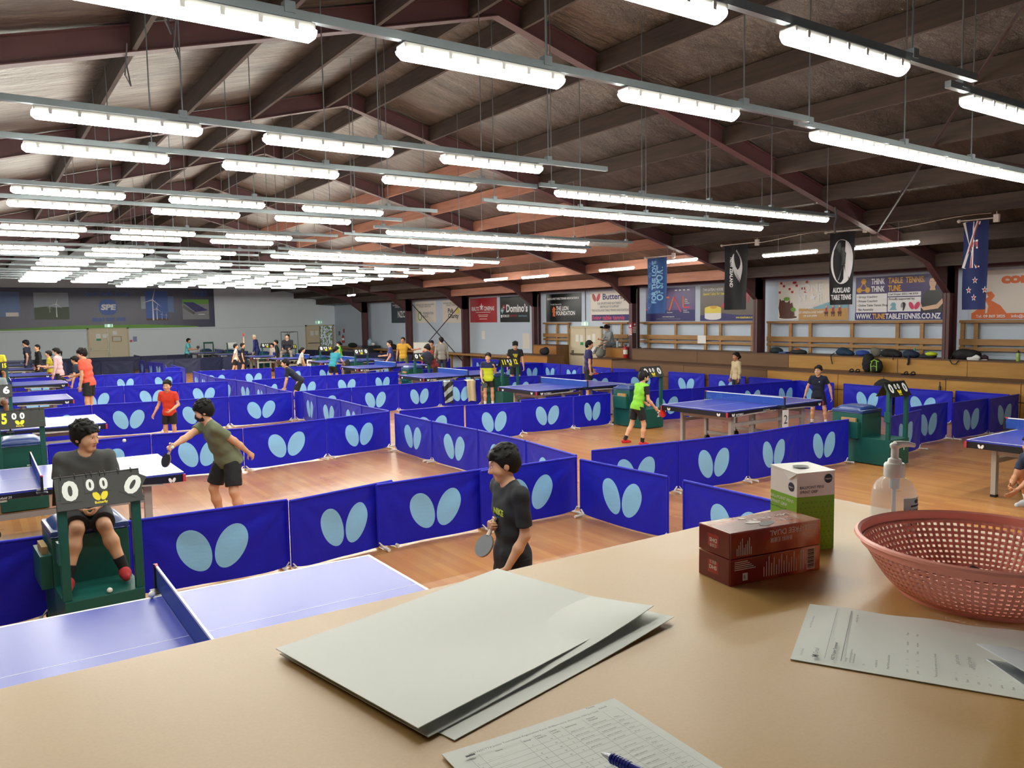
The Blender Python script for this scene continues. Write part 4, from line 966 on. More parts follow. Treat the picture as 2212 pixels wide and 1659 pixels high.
q = rbanner('pale charity banner behind the right end of the crossed rods', 31.9, 33.98, mats(PCRM)); q.t('AUCKLAND TABLE TENNIS ASSOCIATION', .1, .9, .07, 9, 'L', 1.85); q.t('IS PROUDLY SUPPORTED BY', .4, .8, .07, 9, 'L', 1.2); q.t('Pub', .55, .48, .2, 3, 'L', .5); q.t('Charity', .55, .22, .2, 3, 'L', 1.0); q.p(ellpts(1.45, .55, .16, .16), 14); q.done()
q = rbanner('pale foundation banner with a dark green ring', 34.65, 36.85, mats(PCRM)); q.t('AUCKLAND TABLE TENNIS ASSOCIATION', .12, .88, .07, 9, 'L', 1.9); q.t('IS PROUDLY SUPPORTED BY', .4, .78, .07, 9, 'L', 1.3); q.t('FOUNDATION', .85, .42, .12, 9, 'L', 1.1); q.t('NORTH', .85, .26, .12, 9, 'L', .55); q.p(ellpts(.5, .34, .22, .24), 11); q.p(ellpts(.5, .34, .14, .18), 15); q.done()
q = rbanner('dark slate banner half hidden by a steel column', 37.2, 39.7, mats(C('print_slate', '#35404c', .4))); q.t('AUCKLAND TABLE TENNIS', .15, .92, .07, 1, 'L', 2.1); q.t('IS PROUDLY SUPPORTED BY', .5, .82, .07, 1, 'L', 1.4); q.t('NZCT', .8, .3, .32, 1, 'L', 1.1); q.done()
q = rbanner('white and orange banner with a winding orange road, at the right edge', 6.3, 9.16, mats(PCRM)); w, h = q.w, q.h
q.rc(0, 0, w, .13, 8); q.t('Tel. 09 869 2825', .1, .035, .06, 1, 'L', .62); q.t('info@commtrans.co.nz', .85, .035, .06, 1, 'L', .9); q.p([(.0, .13), (.75, .13), (.62, .3), (.42, .42), (.5, .52), (.42, .62), (.3, .6), (.36, .5), (.2, .4), (.22, .28)], 8); q.p([(.3, .13), (.34, .13), (.36, .3), (.3, .42), (.27, .4), (.31, .28)], 15)
q.t('com', .62, .8, .2, 8, 'L', .7, .06); q.t('m', 1.35, .8, .2, 8, 'L', .3, .06); q.t('TRANSPORT', 1.1, .68, .06, 9, 'L', .5); q.t('• Transport', 1.1, .48, .07, 8, 'L'); q.t('• Courier', 1.1, .28, .07, 8); q.done()
# the big energy banner on the far wall
BZ, BX0, BX1 = 2.14, -1.6, 11.66
q = Banner('wall_mural', 'long dark purple energy company banner with wind turbine pictures across the far wall', (BX0, YF-.004, BZ), (1, 0, 0), BX1-BX0, 2.2, mats(C('mural_purple', '#2c2a50', .35))); w, h = q.w, q.h
def X_(x): return x-BX0
q.p([(X_(-1.6), -.0), (X_(1), .06), (X_(4.5), .2), (X_(8), .2), (X_(10.6), .06), (X_(10.8), 0)], 11)
def pic(x0, x1, z0, z1, m): q.rc(X_(x0), z0-BZ, X_(x1), z1-BZ, m)
MX2 = q.mats; SKY1 = C('mural_sky', '#6d86b8'); SKY2 = C('mural_cloud', '#a5b0be'); HILL = C('mural_hill', '#46563f'); BLUE2 = C('mural_blue', '#4468b8'); q.mats = MX2+[SKY1, SKY2, HILL, BLUE2]
pic(-.9, 2.03, 2.86, 4.12, 16); pic(1.4, 1.95, 2.86, 3.06, 15); pic(2.65, 4.24, 2.95, 4.08, 17); pic(2.65, 4.24, 2.68, 3.3, 18); q.p([(X_(2.65), 1.16), (X_(3.2), 1.22), (X_(3.7), 1.16), (X_(4.24), 1.2), (X_(4.24), .9), (X_(2.65), .9)], 18)
def turbine(x, z, s, m=1):
    q.p([(X_(x)-.03*s, z-BZ), (X_(x)+.03*s, z-BZ), (X_(x)+.015*s, z-BZ+.75*s), (X_(x)-.015*s, z-BZ+.75*s)], m)
    for a in (.25, 2.3, 4.4):
        dx, dz = math.sin(a), math.cos(a); cx, cz_ = X_(x), z-BZ+.76*s; q.p([(cx-dz*.02*s, cz_+dx*.02*s), (cx+dz*.02*s, cz_-dx*.02*s), (cx+dx*.42*s, cz_+dz*.42*s)], m)
turbine(3.66, 2.8, .9); turbine(3.35, 3.05, .35); pic(7.75, 8.05, 3.2, 3.9, 17); pic(9.1, 9.45, 3.0, 3.9, 16); pic(7.98, 9.14, 2.6, 4.18, 19); pic(7.98, 9.14, 2.56, 2.66, 12); turbine(8.35, 2.56, 1.5); turbine(8.55, 2.6, .8); turbine(8.8, 2.6, .4); turbine(9.02, 2.6, .35)
pic(9.9, 11.35, 2.58, 3.72, 9); pic(9.9, 11.35, 3.45, 3.72, 11); q.p([(X_(9.95), 1.42), (X_(10.5), 1.42), (X_(11.3), .95), (X_(10.9), .9), (X_(10.6), .86), (X_(9.95), 1.4)], 10); q.p([(X_(9.95), 1.3), (X_(10.6), .8), (X_(10.5), .72), (X_(9.92), 1.1)], 3); q.rc(X_(10.75), .7, X_(11.1), .74, 1)
q.p(ellpts(X_(5.95), 3.3-BZ, .3, .42), 19); q.p(ellpts(X_(6.25), 3.3-BZ, .3, .42), 19); q.rc(X_(5.95), 3.3-BZ-.42, X_(6.25), 3.3-BZ+.42, 19); q.t('SPE', X_(6.1), 3.17-BZ, .27, 1, 'C', .72, .05, .15); q.t('South Pacific Energy', X_(6.1), 3.94-BZ, .2, 19, 'C', 2.2, .03, .15); q.t('0800 SPE 888', X_(6.1), 2.54-BZ, .2, 19, 'C', 1.65, .03, .15); q.t('南太能源', X_(10.9), 3.95-BZ, .2, 19, 'C', .8); q.done()

# ---------------- doors
DOORM = mat('beige_door', '#d9ccb0', .5, var=.03, scale=5); BARM = mat('panic_bar', '#8a8578', .35, .6); NOTE = C('notice_white', '#efefea'); NGRN = C('notice_green', '#1f9a5e')
def bxm(name, parent, m, *boxes):
    b = B()
    for q_ in boxes: b.box(*q_)
    return b.build(name, m, parent)
d = bxm('door_1', None, DOORM, (5.1, 6.02, YF-.05, YF-.002, .01, 2.12), (6.05, 6.96, YF-.05, YF-.002, .01, 2.12)); struct(d, 'pair of beige exit doors under the big purple banner')
bxm('door_frame', d, mat('door_frame_tan', '#c9bd9f', .5), (5.02, 5.1, YF-.07, YF, 0, 2.18), (6.96, 7.04, YF-.07, YF, 0, 2.18), (5.02, 7.04, YF-.07, YF, 2.12, 2.18)); bxm('panic_bar', d, BARM, (5.15, 6.0, YF-.13, YF-.08, .98, 1.03), (5.15, 5.2, YF-.1, YF-.05, .94, 1.18), (5.98, 6.03, YF-.09, YF-.05, .3, 2.0)); bxm('notice', d, NOTE, (5.42, 5.65, YF-.055, YF-.05, 1.62, 1.88), (5.75, 5.96, YF-.055, YF-.05, 1.65, 1.86), (6.25, 6.46, YF-.055, YF-.05, 1.8, 2.02)); bxm('green_notice', d, NGRN, (5.44, 5.66, YF-.055, YF-.05, 1.5, 1.62)); bxm('wired_window', d, mat('window_frame_oak', '#a98a5a', .5), (6.2, 6.68, YF-.058, YF-.05, 1.42, 1.72)); bxm('window_pane', d, mat('window_grey', '#c8c4b6', .3), (6.25, 6.63, YF-.062, YF-.058, 1.46, 1.68))
d = bxm('door_2', None, DOORM, (17.12, 17.95, YF-.05, YF-.002, .01, 2.05)); struct(d, 'half open beige exit door with greenery outside, at the far right corner')
bxm('door_frame', d, MATS['door_frame_tan'], (17.04, 17.12, YF-.07, YF+.15, 0, 2.12), (18.84, 18.92, YF-.07, YF+.15, 0, 2.12), (17.04, 18.92, YF-.07, YF+.15, 2.05, 2.12)); bxm('panic_bar', d, BARM, (17.18, 17.92, YF-.13, YF-.08, .98, 1.03)); bxm('notice', d, NOTE, (17.35, 17.56, YF-.055, YF-.05, 1.48, 1.76), (17.66, 17.84, YF-.055, YF-.05, 1.5, 1.76)); bxm('open_leaf', d, mat('dark_door', '#2a3330', .5), (17.97, 18.0, YF+.16, YF+1.0, .01, 2.05), (17.97, 18.35, YF+.95, YF+1.0, .01, 2.05))
struct(B().box(14, 23, YF+.15, YF+8, -.12, -.01).build('ground', mat('outside_ground', '#6b7350', .9, var=.2, scale=4)), 'ground outside the far door')
def bush():
    b = B(); rnd = random.Random(3)
    for i in range(1500):
        a = Vector((19.0+rnd.gauss(0, .8), YF+3.2+rnd.gauss(0, .5), rnd.uniform(.0, 2.9))); e = Euler((rnd.uniform(0, 6), rnd.uniform(0, 6), rnd.uniform(0, 6))).to_matrix(); s = rnd.uniform(.05, .11)
        b.add([(a+e @ Vector(v)*s)[:] for v in ((-1, 0, 0), (0, -.45, .15), (1.2, 0, 0), (0, .45, .15))], [(0, 1, 2, 3)], i % 2)
    b.cyl((19.0, YF+3.2, 0), (19.05, YF+3.2, 2.3), .05, .02); return b
tag(bush().build('bush', [mat('leaf_green', '#7fa04a', .6), mat('leaf_pale', '#a9bf66', .6)]), 'leafy green bush outside the half open far door', 'bush')
d = bxm('door_3', None, DOORM, (XW-.05, XW-.002, 23.05, 23.9, .01, 1.96), (XW-.05, XW-.002, 22.15, 23.0, .01, 1.96)); struct(d, 'pair of beige exit doors between the plywood blocks')
bxm('door_frame', d, MATS['door_frame_tan'], (XW-.08, XW, 23.9, 23.98, 0, 2.03), (XW-.08, XW, 22.07, 22.15, 0, 2.03), (XW-.08, XW, 22.07, 23.98, 1.96, 2.03)); bxm('panic_bar', d, BARM, (XW-.13, XW-.08, 23.1, 23.88, .96, 1.01), (XW-.1, XW-.05, 23.72, 23.8, .94, 1.12)); bxm('notice', d, NOTE, (XW-.056, XW-.05, 23.42, 23.6, 1.45, 1.72), (XW-.056, XW-.05, 23.17, 23.33, 1.45, 1.7), (XW-.056, XW-.05, 22.72, 22.9, 1.42, 1.7), (XW-.056, XW-.05, 22.45, 22.62, 1.45, 1.75), (XW-.056, XW-.05, 22.45, 22.7, 1.05, 1.28)); bxm('green_notice', d, NGRN, (XW-.056, XW-.05, 23.14, 23.32, 1.32, 1.43))
EXG = emis('exit_green', '#12a06a', .6); EXW = emis('exit_white', '#e8fff2', .9)
def exitsign(label, o, ux, w=.4, h=.17):
    o, ux = Vector(o), Vector(ux); nz = ux.cross(Vector((0, 0, 1))); r = B().prism(rect(0, 0, w, h), o, ux, (0, 0, 1), .04).build('exit_sign', EXG); tag(r, label, 'sign'); b = B(); p = o+nz*.041
    b.poly(rect(w*.38, .01, w*.62, h-.01), p, ux, (0, 0, 1)); b.poly(rect(0.01, .02, w*.06, h-.02), p, ux, (0, 0, 1)); b.poly(rect(w*.94, .02, w*.99, h-.02), p, ux, (0, 0, 1))
    f = p+nz*.001; b.poly(ellpts(w*.52, h*.78, .014, .014), f, ux, (0, 0, 1), 1); b.poly([(w*.47, h*.7), (w*.54, h*.7), (w*.56, h*.4), (w*.6, h*.15), (w*.56, h*.14), (w*.51, h*.35), (w*.44, h*.2), (w*.42, h*.26), (w*.48, h*.42)], f, ux, (0, 0, 1), 1); b.build('pictogram', [EXW, EXG], r)
exitsign('green exit sign over the double doors of the far wall', (5.88, YF-.02, 2.22), (1, 0, 0)); exitsign('green exit sign over the half open door at the far corner', (17.72, YF-.02, 2.2), (1, 0, 0)); exitsign('green exit sign over the double doors of the right wall', (XW-.02, 23.23, 2.05), (0, -1, 0), .38, .14)
EXR = mat('extinguisher_red', '#b5202a', .3)
def extinguisher(x, y, z, lab, h=.5, col=EXR):
    r = empty('fire_extinguisher', (x, y, z), 0, lab, 'fire extinguisher')
    B().lathe([(0, 0), (.07, .0), (.075, .02), (.075, h*.72), (.055, h*.8), (.025, h*.84), (.025, h*.88), (0, h*.88)], 20).build('cylinder', col, r, True); B().box(-.02, .02, -.06, .03, h*.88, h*.96).tube([(0, .02, h*.9), (.06, .04, h*.8), (.085, .02, h*.5), (.085, 0, h*.2)], .01, 8).build('valve', TBLK, r); B().lathe([(.0755, h*.3), (.0765, h*.3), (.0765, h*.6), (.0755, h*.6)], 20).build('label_band', NOTE, r, True); return r
extinguisher(18.27, 20.07, .95, 'red fire extinguisher at the foot of a steel column beside the bleachers'); extinguisher(18.9, 46.5, 1.0, 'red fire extinguisher on the right wall near the half open door')
def plate(name, label, o, ux, w, h, m, cat='sign'):
    r = B().prism(rect(0, 0, w, h), o, ux, (0, 0, 1), .006).build(name, m); return tag(r, label, cat)
plate('fire_plaque', 'red plaque high above the far extinguisher', (XW-.002, 46.65, 1.62), (0, -1, 0), .2, .24, EXR); plate('wall_plaque', 'small blue notice beside the double doors of the far wall', (7.25, YF-.002, 1.4), (1, 0, 0), .2, .28, C('plaque_blue', '#8089b8')); plate('alarm_point', 'small red alarm call point beside the far double doors', (7.08, YF-.002, 1.38), (1, 0, 0), .13, .12, EXR); plate('wall_plaque', 'small grey-blue notice near the far extinguisher', (XW-.002, 47.45, 1.45), (0, -1, 0), .3, .26, C('plaque_slate', '#6d7488'))
plate('wall_panel', 'cream electrical panel on the wall below the black domino banner', (XW-.002, 27.2, 1.1), (0, -1, 0), .52, .64, PCRM, 'panel'); plate('paper_notice', 'small paper notice on the wall below the red cinema banner', (XW-.002, 30.42, 1.45), (0, -1, 0), .26, .36, NOTE, 'notice')
def hazard(lab, x, y0, y1, z0, z1):
    q_ = Banner('hazard_sign', lab, (x, y1, z0), (0, -1, 0), y1-y0, z1-z0, [NOTE, EXR, PBK], 'sign', .004); w_, h_ = q_.w, q_.h
    q_.rc(0, h_*.55, w_, h_, 1); q_.p(ellpts(w_/2, h_*.78, w_*.28, h_*.12), 0)
    for i in range(4): q_.p([(0, h_*.02+i*h_*.13), (0, h_*.08+i*h_*.13), (w_, h_*.18+i*h_*.11), (w_, h_*.12+i*h_*.11)], 1)
    q_.done()
hazard('red and white striped fire sign on the column flange', 18.345, 19.83, 19.97, 1.75, 2.14)
q = Banner('hazard_sign', 'red and white striped fire sign on the column web, right of its twin', (18.42, 19.885, 1.82), (1, 0, 0), .2, .36, [NOTE, EXR], 'sign', .004); q.rc(0, .2, .2, .36, 1); q.rc(.06, .25, .14, .31, 0)
for i in range(3): q.p([(0, .02+.06*i), (0, .045+.06*i), (.2, .07+.05*i), (.2, .045+.05*i)], 1)
q.done()
# ---------------- bleachers and back racks
PLY = wood('pine_plywood', '#a8762f', '#c8984e', 1.1, (5, .7, 5), .45, .03); PLYD = wood('brown_plywood', '#6a4a2c', '#7e5a38', 1.0, (5, .7, 5), .5, .03); PLYO = wood('orange_plywood', '#9a6428', '#b47c36', 1.0, (5, .7, 5), .45, .03); TREAD = wood('dark_tread', '#54392a', '#6a4a36', 1.2, (5, .7, 5), .5, .02); RACKW = wood('rack_timber', '#9a7040', '#b98d54', 1.4, (6, 1.2, 6), .5, .03)
JOINT = mat('panel_joint', '#4a331c', .8)
def bleacher(y0, y1, m, lab, joints=((), ())):
    r = empty('bleacher_unit', (0, 0, 0), 0, lab, 'bleacher')
    b = B().box(17.43, 17.46, y0, y1, 0, .91).build('lower_riser', m, r); b = B().box(18.33, 18.36, y0, y1, .93, 1.275).build('upper_riser', m, r)
    B().box(17.41, 18.34, y0, y1, .905, .93).build('lower_tread', TREAD, r); B().box(18.31, XW-.02, y0, y1, 1.275, 1.3).build('top_seat', TREAD, r)
    j = B().box(17.427, 17.431, y0, y1, .515, .535)
    for y in joints[0]: j.box(17.427, 17.431, y-.006, y+.006, .0, .905)
    for y in joints[1]: j.box(18.327, 18.331, y-.006, y+.006, .93, 1.275)
    j.box(17.427, 17.431, y0, y0+.006, 0, .905); j.build('seam', JOINT, r)
bleacher(13.6, 19.8, PLYD, 'dark brown plywood bleacher unit behind the child in cream', ((16.6,), (16.9,))); bleacher(8.9, 13.59, PLY, 'pine plywood bleacher unit holding the row of bags', ((10.32, 11.5),  (10.51, 11.37))); bleacher(3.9, 8.89, PLY, 'pine plywood bleacher unit at the right edge under the black duffel bag', ((7.4,), (7.2,)))
def block(y0, y1, y2, y3, lab):
    r = empty('seating_block', (0, 0, 0), 0, lab, 'bleacher')
    B().box(18.3, XW-.02, y0, y1, 0, 1.3).build('upper_box', PLYO, r); B().box(17.5, 18.29, y2, y3, 0, .95).build('lower_box', PLYO, r); B().box(18.28, XW-.02, y0-.01, y1+.01, 1.3, 1.32).build('upper_lid', TREAD, r); B().box(17.48, 18.29, y2-.01, y3+.01, .95, .97).build('lower_lid', TREAD, r)
    B().box(18.31, XW-.03, y0-.008, y0-.001, 0, 1.3).box(17.52, 18.28, y2-.008, y2-.001, 0, .95).build('end_panel', PLYD, r)
block(23.98, 25.48, 23.5, 26.2, 'two-step plywood block left of the right wall doors'); block(20.08, 21.35, 19.9, 21.05, 'two-step plywood block with a person sitting on it')
def rack(y0, y1, posts, lab, top=2.2):
    r = empty('backrest_rack', (0, 0, 0), 0, lab, 'backrest'); x1 = XW-.02
    for y in posts: B().box(x1-.1, x1-.05, y-.045, y+.045, 1.3, top-.08).build('upright', RACKW, r)
    B().box(x1-.15, x1-.01, y0, y1, top-.08, top-.02).build('top_rail', RACKW, r)
    for z0, z1 in ((1.61, 1.75), (1.48, 1.56)): B().box(x1-.135, x1-.1, y0, y1, z0, z1).build('back_plank', RACKW, r)
rack(9.7, 14.73, (14.69, 13.96, 13.33, 12.09, 10.86, 10.25), 'timber backrest rack above the row of bags'); rack(5.0, 9.35, (9.3, 9.0, 7.8, 6.6, 5.4), 'timber backrest rack at the right edge'); rack(15.2, 20.0, (19.6, 18.35, 17.08, 16.48, 15.28), 'timber backrest rack above the dark bleacher'); rack(23.9, 25.55, (25.4, 24.7, 23.98), 'short timber backrest rack left of the doors'); rack(20.6, 21.9, (21.7, 20.95), 'short timber backrest rack behind the seated person')
plate('paper_notice', 'white paper notice taped to the backrest rack above the dark bleacher', (XW-.16, 17.35, 1.5), (0, -1, 0), .34, .25, NOTE, 'notice')
r = empty('wall_bench', (0, 0, 0), 0, 'long low timber bench along the right wall in the far bays', 'bench')
B().box(18.3, 18.95, 26.6, 46.5, .72, .8).build('seat_plank', RACKW, r)
for i in range(8): B().box(18.5, 18.6, 27.2+2.6*i, 27.3+2.6*i, 0, .72).build('leg', RACKW, r)

# ---------------- flags on short poles
def flag(label, y, z1, w, h, prints, base, mlist, ph, yb):
    """hanging cloth in the plane across the hall; local x to the viewer's right (-Y), z up; yb bracket end of the pole"""
    r = empty('hanging_flag', (15.4, y, z1), 0, label, 'flag')
    X, Z = Vector((0, -1, 0)), Vector((0, 0, 1))
    def wv(x, z): t = -z/h; return (-(.02*math.sin(x*16+ph)+.03*math.sin(x*9+t*4+ph)*t), -x*(1-.06*t), z)
    b = B().sheet(16, 24, lambda u, v: wv(w*(u-.5), -h*(1-v)), .004); b.build('flag_cloth', base, r, True)
    t = B(); prints(t); t.v = [tuple(Vector(wv(p[0], p[2]))-Vector((.0065+p[1], 0, 0))) for p in t.v]
    t.build('print', mlist, r)
    B().cyl((-.01, w*.55+.04, .03), (.02, yb-y, .03), .011, n=10).ell((-.01, w*.55+.06, .03), (.035, .035, .035)).build('pole', MATS['white_pipe'], r, True)
    B().box(-.01, .05, yb-y-.09, yb-y, -.05, .09).cyl((.02, yb-y-.045, .05), (.02, yb-y-.045, rtop(15.42)-z1-.02), .008, n=6).build('bracket', PCRM, r)
XX, ZZ = (1, 0, 0), (0, 0, 1)
def sport(t):
    def vt(s, x, z, h, m, w): t.text(s, (x, 0, z), (0, 0, 1), (-1, 0, 0), h, m, 'L', w, .04)
    vt('FOR THE LOVE', -.05, -1.22, .15, 0, 1.15); vt('OF SPORT', .2, -1.15, .2, 0, .95)
    for i in range(5): t.poly([(-.33, -.2-.28*i), (-.28, -.26-.28*i), (-.2, -.12-.28*i), (-.28, -.1-.28*i)], (0, -.0005, 0), XX, ZZ, 1)
flag('blue hanging flag with vertical pale lettering about sport', 15.64, 3.95, .72, 1.5, sport, mat('flag_blue', '#1f4f8f', .7), [C('flag_pale_blue', '#7fb8e0'), C('flag_mid_blue', '#3a6fb0')], .4, 15.1)
def fern(t):
    t.text('NEW ZEALAND', (-.24, 0, -1.0), (0, 0, 1), (-1, 0, 0), .1, 0, 'L', .85, .02) if False else t.text('NEW ZEALAND', (-.2, 0, -.28), (0, 0, -1), (1, 0, 0), .1, 0, 'L', .72, .02)
    for i in range(22):
        k = i/22; x = -.1+.22*k**1.3; z = -.22-.62*k; L = .2*math.sin(PI*min(1, .25+k*.75))
        t.poly([(x, z), (x+L, z+.1*(1-k)+.02), (x+L*.95, z+.08*(1-k)-.002), (x+.01, z-.02)], (0, 0, 0), XX, ZZ); t.poly([(x, z), (x-L*.35, z-.07), (x-L*.3, z-.085), (x+.005, z-.02)], (0, 0, 0), XX, ZZ)
flag('black hanging flag with a silver fern', 12.95, 4.06, .7, 1.55, fern, mat('flag_black', '#16181b', .75), [PWH], 1.3, 12.4)
def attn(t):
    t.poly(ellpts(0, -.62, .27, .47, 0, 36), (0, 0, 0), XX, ZZ, 0)
    b_ = -.0012
    for i in range(14):
        a = 1.7+i*.15; c, s = math.cos(a), math.sin(a); t.poly([(.02+.07*c, -.52+.1*s), (.02+.21*c-.012*s, -.52+.32*s+.012*c), (.02+.23*c+.012*s, -.52+.35*s-.02)], (0, .002, 0), XX, ZZ, 1)
    t.poly(ellpts(.04, -.36, .035, .05), (0, .004, 0), XX, ZZ, 1); t.poly([(-.03, -.42), (.07, -.4), (.13, -.5), (.1, -.68), (-.0, -.7), (.02, -.55)], (0, .004, 0), XX, ZZ, 1); t.poly([(0, -.68), (.07, -.68), (.0, -.82), (-.05, -1.0), (-.1, -1.02), (-.06, -.86)], (0, .004, 0), XX, ZZ, 1); t.poly([(.05, -.7), (.1, -.68), (.12, -.84), (.18, -.98), (.14, -1.0), (.08, -.88)], (0, .004, 0), XX, ZZ, 1)
    t.text('AUCKLAND', (0, 0, -1.27), XX, ZZ, .1, 0, 'C', .46, .03); t.text('TABLE TENNIS', (0, 0, -1.42), XX, ZZ, .1, 0, 'C', .54, .03)
flag('black hanging flag with a white oval showing a table tennis player', 10.12, 4.1, .6, 1.53, attn, mat('flag_black', '#16181b', .75), [PWH, PBK], 2.2, 9.65)
def nzf(t):
    t.poly(rect(-.2, -.85, .06, 0), (0, .0, 0), XX, ZZ, 3)
    for a, c, w_, m in (((-.2, 0), (.06, -.85), .07, 0), ((.06, 0), (-.2, -.85), .07, 0), ((-.2, 0), (.06, -.85), .028, 1), ((.06, 0), (-.2, -.85), .028, 1)):
        d = (Vector(c)-Vector(a)).normalized()*w_/2; t.poly([(a[0]-d.y, a[1]+d.x), (a[0]+d.y, a[1]-d.x), (c[0]+d.y, c[1]-d.x), (c[0]-d.y, c[1]+d.x)], (0, .001 if m == 0 else .0015, 0), XX, ZZ, m)
    for w_, m, dy in ((.1, 0, .002), (.06, 1, .0025)): t.poly(rect(-.07-w_/2, -.85, -.07+w_/2, 0), (0, dy, 0), XX, ZZ, m); t.poly(rect(-.2, -.42-w_*.8, .06, -.42+w_*.8), (0, dy, 0), XX, ZZ, m)
    for x, z in ((.02, -1.08), (-.1, -1.26), (.19, -1.26), (-.0, -1.4)):
        for k, m, dy in ((.055, 0, .001), (.035, 1, .002)): t.poly([(x+(k if i % 2 == 0 else k*.4)*math.sin(PI*i/5), z+(k*1.3 if i % 2 == 0 else k*.5)*math.cos(PI*i/5)) for i in range(10)], (0, dy, 0), XX, ZZ, m)
flag('dark blue hanging flag with a red cross and stars', 7.4, 4.04, .44, 1.62, nzf, mat('flag_navy', '#1c2c66', .75), [PWH, PRED, PRED, mat('flag_navy', '#1c2c66', .75)], .9, 7.1)

# ================================================================== people: continuous bodies from blended round shapes
def vec(*a): return np.array(a, float)
def unit(v): v = np.asarray(v, float); return v/(np.linalg.norm(v)+1e-9)
class Sh:
    """list of blended primitives; each is (kind, data, k, cuts)"""
    def __init__(s): s.p = []; s.sub = []
    def cap(s, a, b, ra, rb=None, k=.03, cuts=(), fl=None): s.p.append(('c', (np.asarray(a, float), np.asarray(b, float), ra, ra if rb is None else rb, fl), k, cuts)); return s
    def ell(s, c, R, r, k=.02, cuts=()): s.p.append(('e', (np.asarray(c, float), R, np.asarray(r, float)), k, cuts)); return s
    def carve(s, kind, data, k=.01): s.sub.append((kind, data, k)); return s
    @staticmethod
    def d1(kind, d, P):
        if kind == 'c':
            a, b, ra, rb, fl = d; pa = P-a; ba = b-a; bb = ba@ba+1e-12
            t = np.clip(pa@ba/bb, 0, 1); q = pa-t[:, None]*ba
            if fl is not None:
                n, f = fl; q = q+np.outer(q@n, n)*(f-1)
            return np.sqrt((q*q).sum(1))-(ra+(rb-ra)*t)
        if kind == 'e':
            c, R, r = d; q = (P-c)@R
            k0 = np.sqrt(((q/r)**2).sum(1)); k1 = np.sqrt(((q/(r*r))**2).sum(1)); return k0*(k0-1)/(k1+1e-9)
        if kind == 'p':
            pt, n = d; return (P-pt)@n
    def __call__(s, P):
        D = None
        for kind, d, k, cuts in s.p:
            x = s.d1(kind, d, P)
            for (pt, n) in cuts: x = np.maximum(x, (P-pt)@n)
            if D is None: D = x; continue
            h = np.maximum(k-np.abs(D-x), 0)/k; D = np.minimum(D, x)-h*h*k*.25
        for kind, d, k in s.sub:
            x = -s.d1(kind, d, P); h = np.maximum(k-np.abs(D-x), 0)/k; D = np.maximum(D, x)+h*h*k*.25
        return D
    def bounds(s):
        lo, hi = [], []
        for kind, d, k, cuts in s.p:
            if kind == 'c': r = max(d[2], d[3]); lo += [np.minimum(d[0], d[1])-r]; hi += [np.maximum(d[0], d[1])+r]
            else: r = d[2].max(); lo += [d[0]-r]; hi += [d[0]+r]
        return np.min(lo, 0), np.max(hi, 0)
EDG = [((0, 0, 0), 0), ((0, 1, 0), 0), ((0, 0, 1), 0), ((0, 1, 1), 0), ((0, 0, 0), 1), ((1, 0, 0), 1), ((0, 0, 1), 1), ((1, 0, 1), 1), ((0, 0, 0), 2), ((1, 0, 0), 2), ((0, 1, 0), 2), ((1, 1, 0), 2)]
